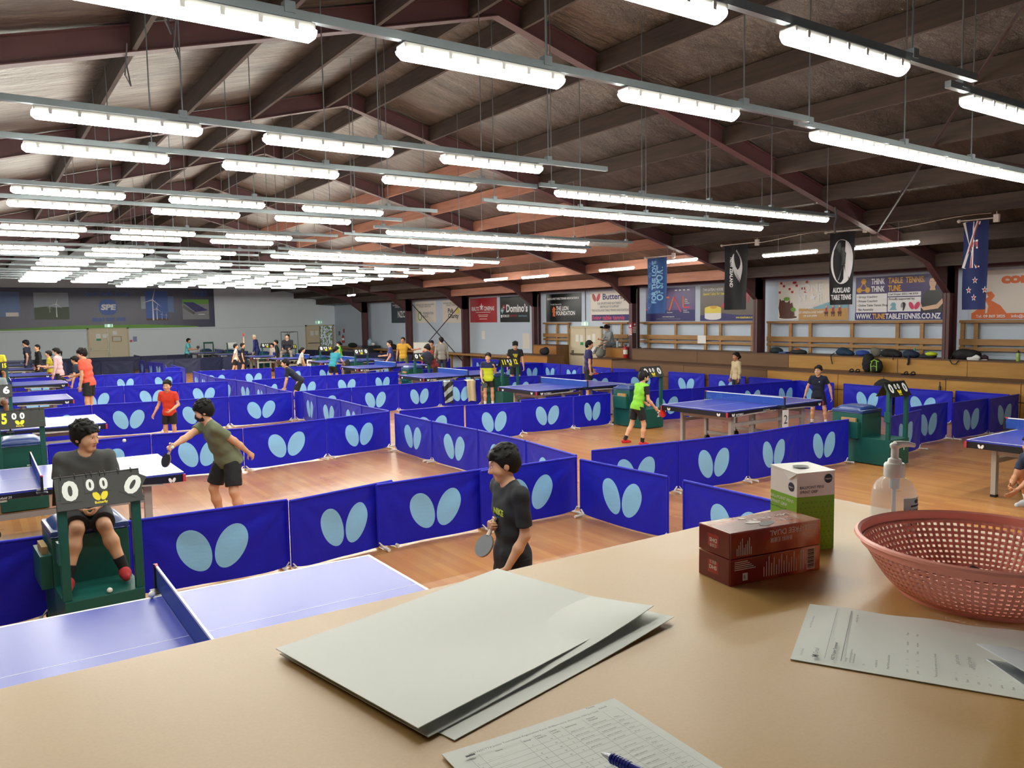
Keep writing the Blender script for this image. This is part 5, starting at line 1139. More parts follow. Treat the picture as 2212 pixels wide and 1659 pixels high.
def surfnet(f, h, noise=0.):
    lo, hi = f.bounds(); lo = lo-3*h; Bk = 6
    nb = np.ceil((hi+3*h-lo)/(h*Bk)).astype(int)+1; n = nb*Bk
    ax = [lo[i]+h*Bk*(np.arange(nb[i])+.5)-h*.5 for i in range(3)]
    G = np.stack(np.meshgrid(*ax, indexing='ij'), -1).reshape(-1, 3); d = f(G).reshape(nb)
    V = np.repeat(np.repeat(np.repeat(d, Bk, 0), Bk, 1), Bk, 2)
    near = np.argwhere(np.abs(d) < h*Bk*1.15+.02)
    off = np.stack(np.meshgrid(*[np.arange(Bk)]*3, indexing='ij'), -1).reshape(-1, 3)
    I = (near[:, None, :]*Bk+off[None]).reshape(-1, 3); val = np.empty(len(I))
    for s in range(0, len(I), 200000):
        P = lo+I[s:s+200000]*h; v = f(P)
        if noise: v = v+noise*(np.sin(P[:, 0]*31+P[:, 2]*23)*np.sin(P[:, 1]*27-P[:, 2]*37+1)+.6*np.sin(P[:, 2]*55+P[:, 0]*40+P[:, 1]*33))
        val[s:s+200000] = v
    V[I[:, 0], I[:, 1], I[:, 2]] = val; S = V < 0
    m = np.array(V.shape)-1
    cnt = np.zeros(m, np.int8); acc = np.zeros(tuple(m)+(3,), np.float32)
    def sl(A, o): return A[o[0]:o[0]+m[0], o[1]:o[1]+m[1], o[2]:o[2]+m[2]]
    for o, a in EDG:
        o2 = list(o); o2[a] += 1; A, C_ = sl(V, o), sl(V, o2); x = (A < 0) != (C_ < 0)
        i = np.nonzero(x); t = A[i]/(A[i]-C_[i]); p = np.zeros((len(t), 3), np.float32); p[:] = o; p[:, a] += t
        cnt[i] += 1; acc[i] += p
    act = np.nonzero(cnt); idx = -np.ones(m, np.int32); idx[act] = np.arange(len(act[0]))
    verts = lo+h*(np.stack(act, -1)+acc[act]/cnt[act][:, None]); faces = []
    for a in range(3):
        b, c = (a+1) % 3, (a+2) % 3; A = np.take(S, range(m[a]), a); C_ = np.take(S, range(1, m[a]+1), a); i = np.argwhere(A != C_)
        ok = (i[:, b] > 0) & (i[:, c] > 0) & (i[:, b] < m[b]) & (i[:, c] < m[c]); i = i[ok]
        fl = A[tuple(i.T)]; q = []
        for db, dc in ((-1, -1), (0, -1), (0, 0), (-1, 0)):
            j = i.copy(); j[:, b] += db; j[:, c] += dc; q.append(idx[tuple(j.T)])
        q = np.stack(q, -1); q[~fl] = q[~fl][:, ::-1]; faces.append(q)
    F = np.concatenate(faces); F = F[(F >= 0).all(1)]
    # one light smoothing pass
    nv = len(verts); e = np.concatenate([F[:, [0, 1]], F[:, [1, 2]], F[:, [2, 3]], F[:, [3, 0]]]); s_ = np.zeros((nv, 3)); c_ = np.zeros(nv)
    np.add.at(s_, e[:, 0], verts[e[:, 1]]); np.add.at(c_, e[:, 0], 1); np.add.at(s_, e[:, 1], verts[e[:, 0]]); np.add.at(c_, e[:, 1], 1)
    return verts*.55+.45*s_/c_[:, None], F
def skin_obj(name, f, h, m, parent, noise=0., pick=None):
    v, F = surfnet(f, h, noise); me = bpy.data.meshes.new(name)
    me.vertices.add(len(v)); me.vertices.foreach_set('co', v.astype(np.float32).ravel())
    me.loops.add(F.size); me.loops.foreach_set('vertex_index', F.ravel().astype(np.int32)); me.polygons.add(len(F))
    me.polygons.foreach_set('loop_start', np.arange(0, F.size, 4, dtype=np.int32)); me.polygons.foreach_set('loop_total', np.full(len(F), 4, np.int32))
    me.polygons.foreach_set('use_smooth', [True]*len(F))
    for x in (m if isinstance(m, list) else [m]): me.materials.append(x)
    if pick is not None: me.polygons.foreach_set('material_index', pick(v[F].mean(1)).astype(np.int32))
    me.update(calc_edges=True); o = bpy.data.objects.new(name, me); COL.objects.link(o); o.parent = parent; return o
def rotz(v, a): c, s = math.cos(a), math.sin(a); return vec(v[0]*c-v[1]*s, v[0]*s+v[1]*c, v[2])
def about(v, ax, a): return np.array(Matrix.Rotation(a, 3, Vector(ax)) @ Vector(v))
def ik(a, t, l1, l2, pole):
    d = t-a; L = min(np.linalg.norm(d), (l1+l2)*.999); d = unit(d); x = (l1*l1-l2*l2+L*L)/(2*L); hh = math.sqrt(max(l1*l1-x*x, 0)); p = unit(pole-d*(pole@d)); return a+d*x+p*hh, a+d*L
def skin_mat(name, c):
    if name in MATS: return MATS[name]
    m = mat(name, c, .5, var=.05, scale=14); m.node_tree.nodes['Principled BSDF'].inputs['Subsurface Weight'].default_value = .08; m.node_tree.nodes['Principled BSDF'].inputs['Subsurface Radius'].default_value = (.012, .005, .003); return m
SK = {'a': skin_mat('skin_light', '#d8a684'), 'b': skin_mat('skin_tan', '#b98260'), 'c': skin_mat('skin_brown', '#a06c4a')}
HAIRB = mat('black_hair', '#100e0d', .62, var=.4, scale=70, bump=.4, spec=.3); LIPS = mat('lips', '#a85a50', .45); EYEW = mat('eye_white', '#e6e2da', .3); EYEB = mat('eye_dark', '#1a120c', .2); BROW = mat('brow', '#1d1713', .7)
def fab(h, r=.8): return mat('fabric_'+h.strip('#'), h, r, var=.1, scale=25, bump=.08)
PEOPLE = {}
def fig(label, x, y, face, H=1.5, z=0., lean=5, side=0, twist=0, head=(0, 0, 0), R=None, L=None, RL=None, LL_=None, pel=None, fat=1., res=.012, skin='a', shirt='#333333', sleeve=.6, longsleeve=False, bottom='#15161a', blen=.55, long=False, shoe='#c03028', sock='#e8e8e8', hair='short', hairm=None, mask=None, curl=(.5, .5), hem=.05, extra=None, eyes=True, legs=True, cap=None, handsf=(None, None), zone=None):
    """a person standing (or sitting, with pel) at x, y turned to the world angle face (degrees)"""
    A = math.radians(face); F = vec(math.cos(A), math.sin(A), 0); X = vec(F[1], -F[0], 0); Z = vec(0, 0, 1); S = H/1.7
    def W(v): return X*v[0]+F*v[1]+Z*v[2]
    O = vec(x, y, z)
    la, sa = math.radians(lean), math.radians(side)
    D = unit(F*math.sin(la)*math.cos(sa)+X*math.sin(sa)+Z*math.cos(la)*math.cos(sa)); tw = math.radians(twist)
    sX = unit(X*math.cos(tw)+F*math.sin(tw)); sX = unit(sX-D*(sX@D)); sF = np.cross(D, sX)
    thl, shl = .245*H, .245*H
    RL = RL or ('d', (.06, .05, -1), (.02, -.06, -1)); LL_ = LL_ or ('d', (-.06, .05, -1), (-.02, -.06, -1))
    hw = .052*H
    def legd(spec): return unit(W(spec[1]))*thl+unit(W(spec[2]))*shl
    if pel is not None: P = O+W(pel)
    else:
        ds = [legd(s_) for s_ in (RL, LL_) if s_[0] == 'd']; low = max([-d[2] for d in ds]) if ds else .49*H
        P = O+Z*(low+.042*H)
    N = P+D*.292*H; sh = .112*H
    RS, LS = N-D*.022*H+sX*sh, N-D*.022*H-sX*sh
    hn = unit(D*.55+Z*.45+sF*.12); hh = .235*math.sqrt(S)
    yw, pt, rl = [math.radians(a) for a in head]
    hz = unit(Z*.75+D*.25); hF = unit(sF-hz*(sF@hz)); hX = np.cross(hF, hz)
    hF = about(hF, hz, yw); hX = np.cross(hF, hz); hF, hz = about(hF, hX, -pt), about(hz, hX, -pt); hX, hz = about(hX, hF, rl), about(hz, hF, rl)
    HC = N+hn*.032*H+hz*(.47*hh); k = hh/.235; HR = np.stack([hX, hF, hz], 1)
    def hp(a, b, c): return HC+(hX*a+hF*b+hz*c)*k
    def arm(spec, s0, sg):
        spec = spec or ('d', (sg*.18, .02, -1), (sg*.1, .22, -1))
        ul, fl = .165*H, .148*H
        if spec[0] == 'd': e = s0+unit(W(spec[1]))*ul; w_ = e+unit(W(spec[2]))*fl
        else: e, w_ = ik(s0, O+W(spec[1]) if spec[0] == 'l' else vec(*spec[1]), ul, fl, W(spec[2]))
        return e, w_
    RE, RW = arm(R, RS, 1); LE, LW = arm(L, LS, -1)
    def leg(spec, h0):
        if spec[0] == 'd': kn = h0+unit(W(spec[1]))*thl; an = kn+unit(W(spec[2]))*shl
        else: kn, an = ik(h0, vec(*spec[1]), thl, shl, W(spec[2]))
        return kn, an
    RH_, LH_ = P+X*hw, P-X*hw
    RK, RA = leg(RL, RH_); LK, LA = leg(LL_, LH_)
    g = math.sqrt(fat)*S
    body = Sh()
    def torso(b, inf, k_=.05):
        b.cap(P-X*.045*g, P+X*.045*g, .098*g*fat**.3+inf, k=k_, fl=(F, 1.1)); m1 = P+D*.1*H; b.cap(m1-X*.05*g, m1+X*.05*g, .096*g*fat**.5+inf, k=k_, fl=(sF, 1.12))
        m2 = P+D*.19*H; b.cap(m2-sX*.075*g, m2+sX*.075*g, .098*g+inf, k=k_, fl=(sF, 1.12)); m3 = N-D*.045*H; b.cap(m3-sX*.095*S, m3+sX*.095*S, .064*g+inf, k=k_, fl=(sF, 1.05))
        b.cap(N+hn*.01, RS-sX*.01, .038*S+inf*.6, .046*g+inf*.8, k_); b.cap(N+hn*.01, LS+sX*.01, .038*S+inf*.6, .046*g+inf*.8, k_)
    torso(body, 0)
    body.cap(N-D*.02*H, HC-hz*.03*k, .048*S*g**.2, .044*k, .03)
    # head
    body.ell(hp(0, -.012, .022), HR, vec(.074, .094, .092)*k, .02); body.ell(hp(0, .03, -.035), HR, vec(.06, .062, .08)*k*1, .03); body.cap(hp(-.018, .064, -.096), hp(.018, .064, -.096), .02*k, k=.03)
    body.cap(hp(0, .094, .0), hp(0, .112, -.037), .008*k, .0125*k, .014); body.cap(hp(-.012, .1, -.042), hp(.012, .1, -.042), .008*k, k=.01); body.cap(hp(-.03, .082, .022), hp(.03, .082, .022), .012*k, k=.03)
    body.cap(hp(-.016, .086, -.068), hp(.016, .086, -.068), .0085*k, k=.012); body.cap(hp(-.04, .068, -.03), hp(-.05, .05, -.045), .02*k, k=.03); body.cap(hp(.04, .068, -.03), hp(.05, .05, -.045), .02*k, k=.03)
    for sg in (-1, 1): body.ell(hp(sg*.077, -.012, -.014), HR, vec(.010, .021, .033)*k, .012)
    for sg in (-1, 1): body.carve('e', (hp(sg*.031, .103, .001), HR, vec(.019, .0135, .0105)*k), .014)
    # limbs
    for s0, e, w_ in ((RS, RE, RW), (LS, LE, LW)):
        body.cap(s0, e, .046*g, .035*g, .03); body.cap(e, e*.6+w_*.4, .036*g, .036*g, .02); body.cap(e*.6+w_*.4, w_, .036*g, .024*S, .02)
    if legs:
        for h0, kn, an in ((RH_, RK, RA), (LH_, LK, LA)):
            body.cap(h0, kn, .078*g*fat**.2, .05*g, .04); cf = unit(kn-h0)-unit(an-kn)*.0; body.cap(kn, kn*.65+an*.35, .047*g, .052*g, .03); body.cap(kn*.65+an*.35, an, .052*g, .034*S, .03)
            ft = F-unit(an-kn)*0; body.cap(an, an+unit(W((0, 1, 0)))*.1*S-Z*.03*S, .034*S, .028*S, .02)
    # hands with separate fingers
    hs = S**.8
    def hand(w_, e, sg, cu, hf):
        f = unit(w_-e); nn = None
        if hf is not None:
            f = unit(W(hf[0])); nn = unit(W(hf[1]))
        if nn is None: nn = X*(-sg)+F*.35
        nn = unit(nn-f*(nn@f)); s = np.cross(f, nn)*(-sg)
        for o_ in (-.024, -.008, .008, .024): body.cap(w_+f*.012*hs+s*o_*.55*hs, w_+f*.082*hs+s*o_*hs, .0135*hs, .0115*hs, .012)
        for j, (o_, l_) in enumerate(((-.027, .92), (-.0095, 1.08), (.008, 1.), (.0255, .8))):
            p = w_+f*(.086-abs(o_)*.12)*hs+s*o_*hs; a1 = cu*(1.15+.07*j); a2 = cu*(2.45+.1*j)
            d1 = f*math.cos(a1)+nn*math.sin(a1); d2 = f*math.cos(a2)+nn*math.sin(a2); p2 = p+d1*.043*l_*hs; p3 = p2+d2*.036*l_*hs
            body.cap(p, p2, .0088*hs, .0082*hs, .004); body.cap(p2, p3, .0082*hs, .0068*hs, .004)
        t0 = w_+f*.022*hs-s*.022*hs+nn*.006*hs; t1 = t0+unit(f*.62-s*.7+nn*.35)*.042*hs; t2 = t1+unit(f*(.9-.3*cu)-s*(.3-.5*cu)+nn*(.2+.5*cu))*.034*hs
        body.cap(t0, t1, .0115*hs, .0095*hs, .006); body.cap(t1, t2, .0095*hs, .0075*hs, .004)
        return f, nn, s
    hR = hand(RW, RE, 1, curl[0], handsf[0]); hL = hand(LW, LE, -1, curl[1], handsf[1])
    root = empty('person', (0, 0, 0), 0, label, 'person')
    lip0 = hp(0, .094, -.069)
    def pick(c):
        q = (c-lip0)@HR; return ((np.abs(q[:, 0]) < .024*k) & (np.abs(q[:, 2]) < .0085*k) & (q[:, 1] > -.012*k) & (res < .008)).astype(int)
    skin_obj('body', body, res, [SK[skin], LIPS], root, 0, pick)
    # hair
    hm = hairm or HAIRB
    if hair:
        hr = Sh(); inf = {'buzz': .006, 'short': .014, 'bowl': .02, 'long': .018, 'pony': .014, 'bun': .014}[hair]
        hr.ell(hp(0, -.016, .026), HR, (vec(.074, .094, .092)+inf)*k, .02)
        hr.cap(hp(0, -.07, -.03), hp(0, -.06, -.06), (.045 if hair != 'buzz' else .035)*k, .03*k, .03)
        if hair in ('short', 'bowl', 'pony', 'bun', 'long'):
            dn = {'short': .058, 'bowl': .044, 'pony': .06, 'bun': .06, 'long': .055}[hair]
            for j in range(5): hr.cap(hp(-.05+.025*j, .062, .088), hp(-.056+.028*j, .094-.12*abs(-.05+.025*j)**1.2, dn+.012*((j*7) % 3-1)), .018*k, .01*k, .016)
            for sg in (-1, 1): hr.cap(hp(sg*.07, .012, .05), hp(sg*.074, .018, -.002 if hair != 'long' else -.08), .018*k, .008*k, .02)
        if hair == 'bowl':
            for j in range(7): a = 2.4+j*.25; hr.cap(hp(.0, -.03, .1), hp(.085*math.cos(j*.9), -.03+.085*math.sin(j*.9), .085), .022*k, .016*k, .02)
        if hair in ('pony',):
            hr.cap(hp(0, -.1, .0), hp(0, -.14, -.03), .02*k, .03*k, .02); hr.cap(hp(0, -.14, -.03), hp(.01, -.13, -.15), .032*k, .014*k, .02)
        if hair == 'bun': hr.ell(hp(0, -.12, -.01), HR, vec(.045, .04, .055)*k, .015)
        if hair == 'long': hr.cap(hp(-.05, -.06, -.05), hp(-.05, -.06, -.17), .03*k, .02*k, .03); hr.cap(hp(.05, -.06, -.05), hp(.05, -.06, -.17), .03*k, .02*k, .03); hr.cap(hp(0, -.08, -.05), hp(0, -.08, -.17), .035*k, .025*k, .03)
        if res < .0105 and hair != 'buzz':
            rr = random.Random(len(label)); q_ = (vec(.074, .094, .092)+inf)*k
            for j in range(70 if res < .008 else 34):
                a_, c_ = rr.uniform(0, 6.283), rr.uniform(.05, 1.); zz_ = math.sqrt(1-c_*c_*.96); dv = vec(c_*math.cos(a_), c_*math.sin(a_), zz_)
                p_ = hp(0, -.016, .026)+HR@(dv*q_*.97); tg = vec(rr.uniform(-1, 1), rr.uniform(-.3, 1), rr.uniform(-.8, .3)); tg = tg-dv*(tg@dv); out = unit(HR@(dv*(.16 if hair == 'short' else .42)+unit(tg))); hr.cap(p_, p_+out*rr.uniform(.022, .04)*k, .0125*k, .006*k, .006)
        hr.carve('e', (hp(0, .125, -.03), HR, vec(.12, .135, .093 if hair != 'bowl' else .078)*k), .008); hr.carve('e', (hp(0, .03, -.12), HR, vec(.15, .075, .085)*k), .01)
        skin_obj('hair', hr, res*.8, hm, root, .0)
    if cap:
        cp = Sh(); cp.ell(hp(0, -.012, .035), HR, vec(.09, .11, .1)*k, .02, ((hp(0, 0, .035), -hz),)); cp.cap(hp(-.03, .09, .045), hp(.03, .09, .045), .02*k, k=.02, fl=(hz, 2.2)); cp.cap(hp(-.03, .13, .035), hp(.03, .13, .035), .02*k, k=.04, fl=(hz, 2.4)); skin_obj('cap', cp, res, fab(cap), root)
    if eyes and res < .0105:
        for sg in (-1, 1):
            b = B(); c = hp(sg*.03, .0855, -.0); b.ell(c, (.0135*k, .0075*k, .0066*k), 12, 8, 0, Matrix(HR.tolist()).to_euler()); c2 = hp(sg*.03, .0915, -.0005); b.ell(c2, (.0056*k, .0024*k, .0056*k), 10, 6, 1, Matrix(HR.tolist()).to_euler()); b.build('eye', [EYEW, EYEB], root, True)
            pts = [hp(sg*(.014+.009*j), .0965-.004*j*j*.35, .0195+.0035*math.sin(j*.9)) for j in range(4)]; B().tube([tuple(p) for p in pts], [.0024*k, .0032*k, .003*k, .0014*k], 6).build('eyebrow', BROW, root, True)
            pts = [hp(sg*(.019+.0075*j), .0935-.0012*j*j, .0066-.0012*(j-1.5)**2) for j in range(4)]; B().tube([tuple(p) for p in pts], .0014*k, 5).build('eyelid', BROW, root, True)
    if mask:
        mk = Sh(); mk.ell(hp(0, .042, -.06), HR, vec(.066, .072, .062)*k, .02, ((hp(0, .02, 0), -hF), (hp(0, 0, -.018), hz))); mk.cap(hp(0, .1, -.02), hp(0, .112, -.05), .012*k, .014*k, .02); mo = skin_obj('face_mask', mk, res*.8, fab(mask), root)
        b = B()
        for sg in (-1, 1):
            for dz in (-.03, -.075): b.tube([tuple(hp(sg*.066, .045, dz)), tuple(hp(sg*.08, .01, -.03+dz*.15)), tuple(hp(sg*.084, -.012, -.01))], .002*k, 5)
        b.build('ear_loop', fab(mask), mo)
    # clothes
    st = Sh(); torso(st, .016*S)
    sl = 1.0 if longsleeve else sleeve
    for s0, e, w_ in ((RS, RE, RW), (LS, LE, LW)):
        if longsleeve: st.cap(s0, e, .056*g, .047*g, .03); st.cap(e, w_, .047*g, .036*g, .025, ((w_-unit(w_-e)*.005, unit(w_-e)),))
        else: en = s0+(e-s0)*sl; st.cap(s0-(e-s0)*.05, s0+(e-s0)*min(1.05, sl+.18), .055*g, .058*g, .022, ((en, unit(e-s0)),))
    hp0 = P-D*hem*H; st.cap(P-X*.045*g, P+X*.045*g, .118*g*fat**.3, k=.05, fl=(F, 1.1)); q0 = P-D*.06*H; st.cap(q0-X*.045*g, q0+X*.045*g, .12*g*fat**.3, k=.05, fl=(F, 1.1))
    st.carve('p', (hp0, D), .004)     # keep above the hem
    st.carve('e', (N+D*.02*H+sF*.012*S, np.eye(3), vec(.062, .062, .062)*S), .008)
    zp = None; sm = fab(shirt)
    if zone:
        sm = [sm, fab(zone[1])]
        def zp(c):
            if zone[0] == 'sleeves':
                r_ = np.zeros(len(c), bool)
                for s0, e in ((RS, RE), (LS, LE)):
                    u_ = unit(e-s0); t_ = (c-s0)@u_; r_ |= (t_ > -.02*S) & (np.linalg.norm(c-s0-np.outer(t_, u_), axis=1) < .075*g) & ((c-N)@sX*np.sign((s0-N)@sX) > .088*g)
                return r_.astype(int)
            if zone[0] == 'yoke': return ((c-N)@D > -.1*H).astype(int)
            return ((c-P)@D < .13*H).astype(int)
    so = skin_obj('shirt', _hem(st, hp0, D), res, sm, root, .0022*S, zp)
    if extra: extra(so, dict(N=N, P=P, D=D, sX=sX, sF=sF, H=H, S=S, RS=RS, LS=LS, g=g))
    if legs:
        bt = Sh(); bt.cap(P-X*.045*g-D*.03, P+X*.045*g-D*.03, .104*g*fat**.3, k=.05, fl=(F, 1.08))
        for h0, kn, an in ((RH_, RK, RA), (LH_, LK, LA)):
            if long: bt.cap(h0, kn, .09*g, .064*g, .04); bt.cap(kn, an, .064*g, .05*g, .03, ((an-unit(an-kn)*.0, unit(an-kn)),))
            else: en = h0+(kn-h0)*blen*1.35; bt.cap(h0, h0+(kn-h0)*blen*1.5, .094*g, .09*g, .03, ((en, unit(kn-h0)),))
        bt.carve('p', (P+D*(.0 if pel is None else .085)*H, -D), .004)
        skin_obj('trousers' if long else 'shorts', bt, res, fab(bottom), root, .002*S)
        for h0, kn, an in ((RH_, RK, RA), (LH_, LK, LA)):
            dn = unit(an-kn); fd = unit(F*1.0+0*Z); up = Z; sole = an-up*.04*H
            if abs(dn[2]) < .45: up = unit(-dn); fd = unit(F-up*(F@up)); sole = an-up*.04*H
            s_ = Sh(); s_.cap(an-fd*.03*S-up*.018*S, an+fd*.06*S-up*.022*S, .046*S, .044*S, .02); s_.cap(an+fd*.06*S-up*.03*S, an+fd*.15*S-up*.042*S, .042*S, .031*S, .03, ()); s_.carve('p', (sole, up), .003); so_ = skin_obj('shoe', _hem(s_, sole, up), res*.8, fab(shoe), root)
            if sock: k_ = Sh(); k_.cap(an, an+(kn-an)*.3, .042*S, .047*g, .02, ((an+(kn-an)*.28, unit(kn-an)),)); skin_obj('sock', k_, res*.9, fab(sock), root)
    PEOPLE[label] = dict(RW=RW, LW=LW, RE=RE, LE=LE, hR=hR, hL=hL, S=hs, W=W, F=F, X=X, HC=HC, root=root)
    return PEOPLE[label]
class _hem:
    """keeps only the side of the plane (pt, n) the normal points to"""
    def __init__(s, f, pt, n):
        f.sub = [q for q in f.sub if not (q[0] == 'p' and q[1][0] is pt)]; s.f, s.pt, s.n = f, pt, n
    def __call__(s, P): return np.maximum(s.f(P), -((P-s.pt)@s.n))
    def bounds(s): return s.f.bounds()
def bat(label, grip, d, n, col='#c8342e', S=1.):
    """table tennis bat: grip point, direction of the blade d, blade normal n"""
    d, n = unit(d), unit(n); n = unit(n-d*(n@d)); s = np.cross(d, n); r = empty('table_tennis_bat', tuple(grip), 0, label, 'bat')
    c = d*.145*S
    pts = [tuple(c+(s*.075*math.cos(t)+d*.079*math.sin(t))*S) for t in [2*PI*i/32 for i in range(32)]]
    def disc(t0, t1): b = B(); vs = [tuple(np.array(p)+n*t0) for p in pts]+[tuple(np.array(p)+n*t1) for p in pts]; return b.add(vs, [tuple(range(31, -1, -1)), tuple(range(32, 64))]+[(i, (i+1) % 32, 32+(i+1) % 32, 32+i) for i in range(32)])
    disc(-.003, .003).build('blade', mat('bat_wood', '#b08c5c', .5), r); disc(.003, .0065).build('rubber', mat('rubber_'+col.strip('#'), col, .45), r); disc(-.0065, -.003).build('rubber', mat('rubber_black', '#202024', .45), r)
    B().tube([tuple(-d*.055*S), tuple(d*.02*S), tuple(d*.075*S)], [.014*S, .0115*S, .016*S], 10).build('handle', mat('bat_handle', '#cfc6b4', .5), r, True)
    return r
def holdbat(label, who, side='R', dirn=None, nrm=None, col='#c8342e', world=False):
    q = PEOPLE[who]; f, nn, s = q['h'+side]; w_ = q[side+'W']; g_ = w_+f*.07*q['S']+nn*.022*q['S']
    d, n = (vec(*dirn), vec(*nrm)) if world else (q['W'](dirn), q['W'](nrm))
    return bat(label, g_, d, n, col)
def printing(items, m):
    """marks printed on a chest: items drawn by fn(b, o, ux, uy)"""
    def ex(shirt_o, J):
        b = B(); items(b, J); o = b.build('print', m, shirt_o); w_ = o.modifiers.new('w', 'SHRINKWRAP'); w_.target = shirt_o; w_.wrap_method = 'NEAREST_SURFACEPOINT'; w_.wrap_mode = 'ABOVE_SURFACE'; w_.offset = .003
    return ex
# ------------------------------------------------------------------ who stands where
NEAR, MID, FAR = .0065, .009, .014
def chest(J, up, fw, right=0.): return Vector(J['N']-J['D']*up*J['H']+J['sF']*fw*J['g']+J['sX']*right*J['g'])
fig('seated umpire boy in a dark grey tee and red shoes, looking aside', .655, 7.13, 268, 1.5, lean=14, side=-2, head=(48, 4, 0), fat=1.25, res=NEAR, pel=(0, 0, .965), skin='a', shirt='#4b4d4e', bottom='#2c2e33', blen=.62, shoe='#a8272a', sock='#17171a', hair='bowl',
    RL=('t', (.47, 6.70, .51), (-.15, .9, .35)), LL_=('t', (.86, 6.72, .51), (.15, .9, .35)), R=('t', (.61, 6.90, .985), (1, -.5, -.3)), L=('t', (.72, 6.89, .985), (-1, -.5, -.3)), curl=(.75, .75))
def adi(b, J):
    o = chest(J, .1, .128, -.06); 
    for i in range(3): b.poly(rect(-.02+.014*i, 0, -.011+.014*i, .012+.009*i), o, -Vector(J['sX']), Vector(J['D']))
fig('player in an olive tee and black face mask, leaning over the table to serve', 2.38, 9.5, 196, 1.62, lean=27, side=0, twist=-12, head=(-28, 12, 0), fat=1.25, res=NEAR, skin='a', shirt='#6f775c', bottom='#17181c', blen=.62, shoe='#d8d8d8', hair='bowl', mask='#17181c',
    R=('t', (1.66, 9.3, 1.0), (.2, -.3, -1)), L=('t', (2.66, 9.4, .82), (-.3, -1, -.2)), RL=('d', (.22, .28, -1), (.05, -.25, -1)), LL_=('d', (-.22, .1, -1), (-.05, -.3, -1)), curl=(.55, .5), extra=printing(adi, [PBK]))
def tick(b, J):
    ux, uy = -Vector(J['sX']), Vector(J['D']); o = chest(J, .115, .137, -.02)
    b.text('NIKE', o-ux*.0, ux, uy, .045, 0, 'C', .15, .05); o2 = chest(J, .14, .137, -.0); b.poly([(-.08, .02), (-.05, -.005), (.11, .035), (-.03, .008), (-.065, .03)], o2, ux, uy, 1)
fig('tall boy in a black tee walking past the counter, eyes down', 2.90, 4.31, 172, 1.585, lean=2, head=(-24, 14, 0), res=NEAR, skin='a', shirt='#22252a', sleeve=.78, bottom='#17181c', blen=.7, shoe='#d8d8d8', hair='short', hem=.085,
    R=('t', (2.83, 4.42, 1.04), (.5, -.7, -.5)), L=('d', (-.06, -.06, -1), (.15, .5, -.9)), curl=(.8, .5), extra=printing(tick, [C('print_lime', '#b8c83c'), C('print_mid_blue', '#3f78b8')]))
fig('small boy in a red shirt facing the counter', 3.05, 16.4, 232, 1.3, lean=3, head=(8, 4, 0), res=MID, skin='a', shirt='#d33b22', bottom='#17181c', R=('d', (.3, -.1, -1), (.35, .35, -.9)), L=('d', (-.25, 0, -1), (.35, .75, -.45)), curl=(.5, .6))
fig('tall player in a coral tee holding a red bat level', 2.28, 22.0, 150, 1.86, lean=9, head=(10, 14, 0), res=MID, skin='a', shirt='#ee5f48', bottom='#1c1d22', hair='bowl', L=('d', (-.05, -.05, -1), (.05, .2, -1)), R=('d', (.1, .35, -.95), (.0, 1, -.22)), curl=(.7, .3), RL=('d', (.1, .12, -1), (.02, -.1, -1)))
fig('boy in a navy tee bending behind the coral-shirted player', 2.5, 25.0, 150, 1.6, lean=26, head=(0, 8, 0), res=FAR, skin='a', shirt='#1f2838', R=('d', (.1, .3, -1), (0, .9, -.5)))
def vneck(b, J):
    ux, uy = Vector(J['sX']), Vector(J['D'])
fig('boy in a yellow and navy shirt standing left of scoreboard 11 02 12', 11.46, 18.05, 236, 1.46, lean=0, head=(-14, 2, 0), res=MID, skin='a', shirt='#c3d327', zone=('yoke', '#1c2450'), bottom='#17181c', blen=.5, R=('d', (.14, .08, -1), (-.1, .6, -.8)), L=('d', (-.12, .0, -1), (.1, .75, .75)), curl=(.7, .4), shoe='#ffffff')
fig('umpire in a black tee with yellow lettering, looking down', 14.3, 20.9, 238, 1.66, lean=3, head=(0, 24, 0), res=MID, skin='a', shirt='#1c1d20', bottom='#202126', hair='bowl', extra=printing(lambda b, J: [b.text(s, chest(J, .085+.026*i, .131), -Vector(J['sX']), Vector(J['D']), .03, 0, 'C', .16-.03*i, .05) for i, s in enumerate(('BUTTERFLY', 'TABLE', 'TENNIS'))], [YEL]))
fig('boy in a navy and blue shirt with a red bat behind table 3', 14.33, 17.3, -28, 1.74, lean=2, head=(-8, 6, 0), res=MID, skin='a', shirt='#26215e', bottom='#17181c', R=('d', (.05, -.06, -1), (.0, .1, -1)), L=('d', (-.2, .15, -1), (-.1, .6, -1)), curl=(.7, .3))
fig('player in a bright green vest over black sleeves and a black mask', 10.1, 10.78, -8, 1.4, lean=16, head=(0, 8, 0), res=MID, skin='a', shirt='#7ec832', bottom='#17181c', mask='#1a1b1e', zone=('sleeves', '#1d1e22'), R=('d', (.12, .05, -1), (.12, .8, -.9)), L=('d', (-.2, .2, -1), (-.0, .9, -.6)), RL=('d', (.1, .22, -1), (.0, -.12, -1)), LL_=('d', (-.12, -.12, -1), (-.02, -.55, -1)), shoe='#c8282a', sock='#17171a', curl=(.7, .5))
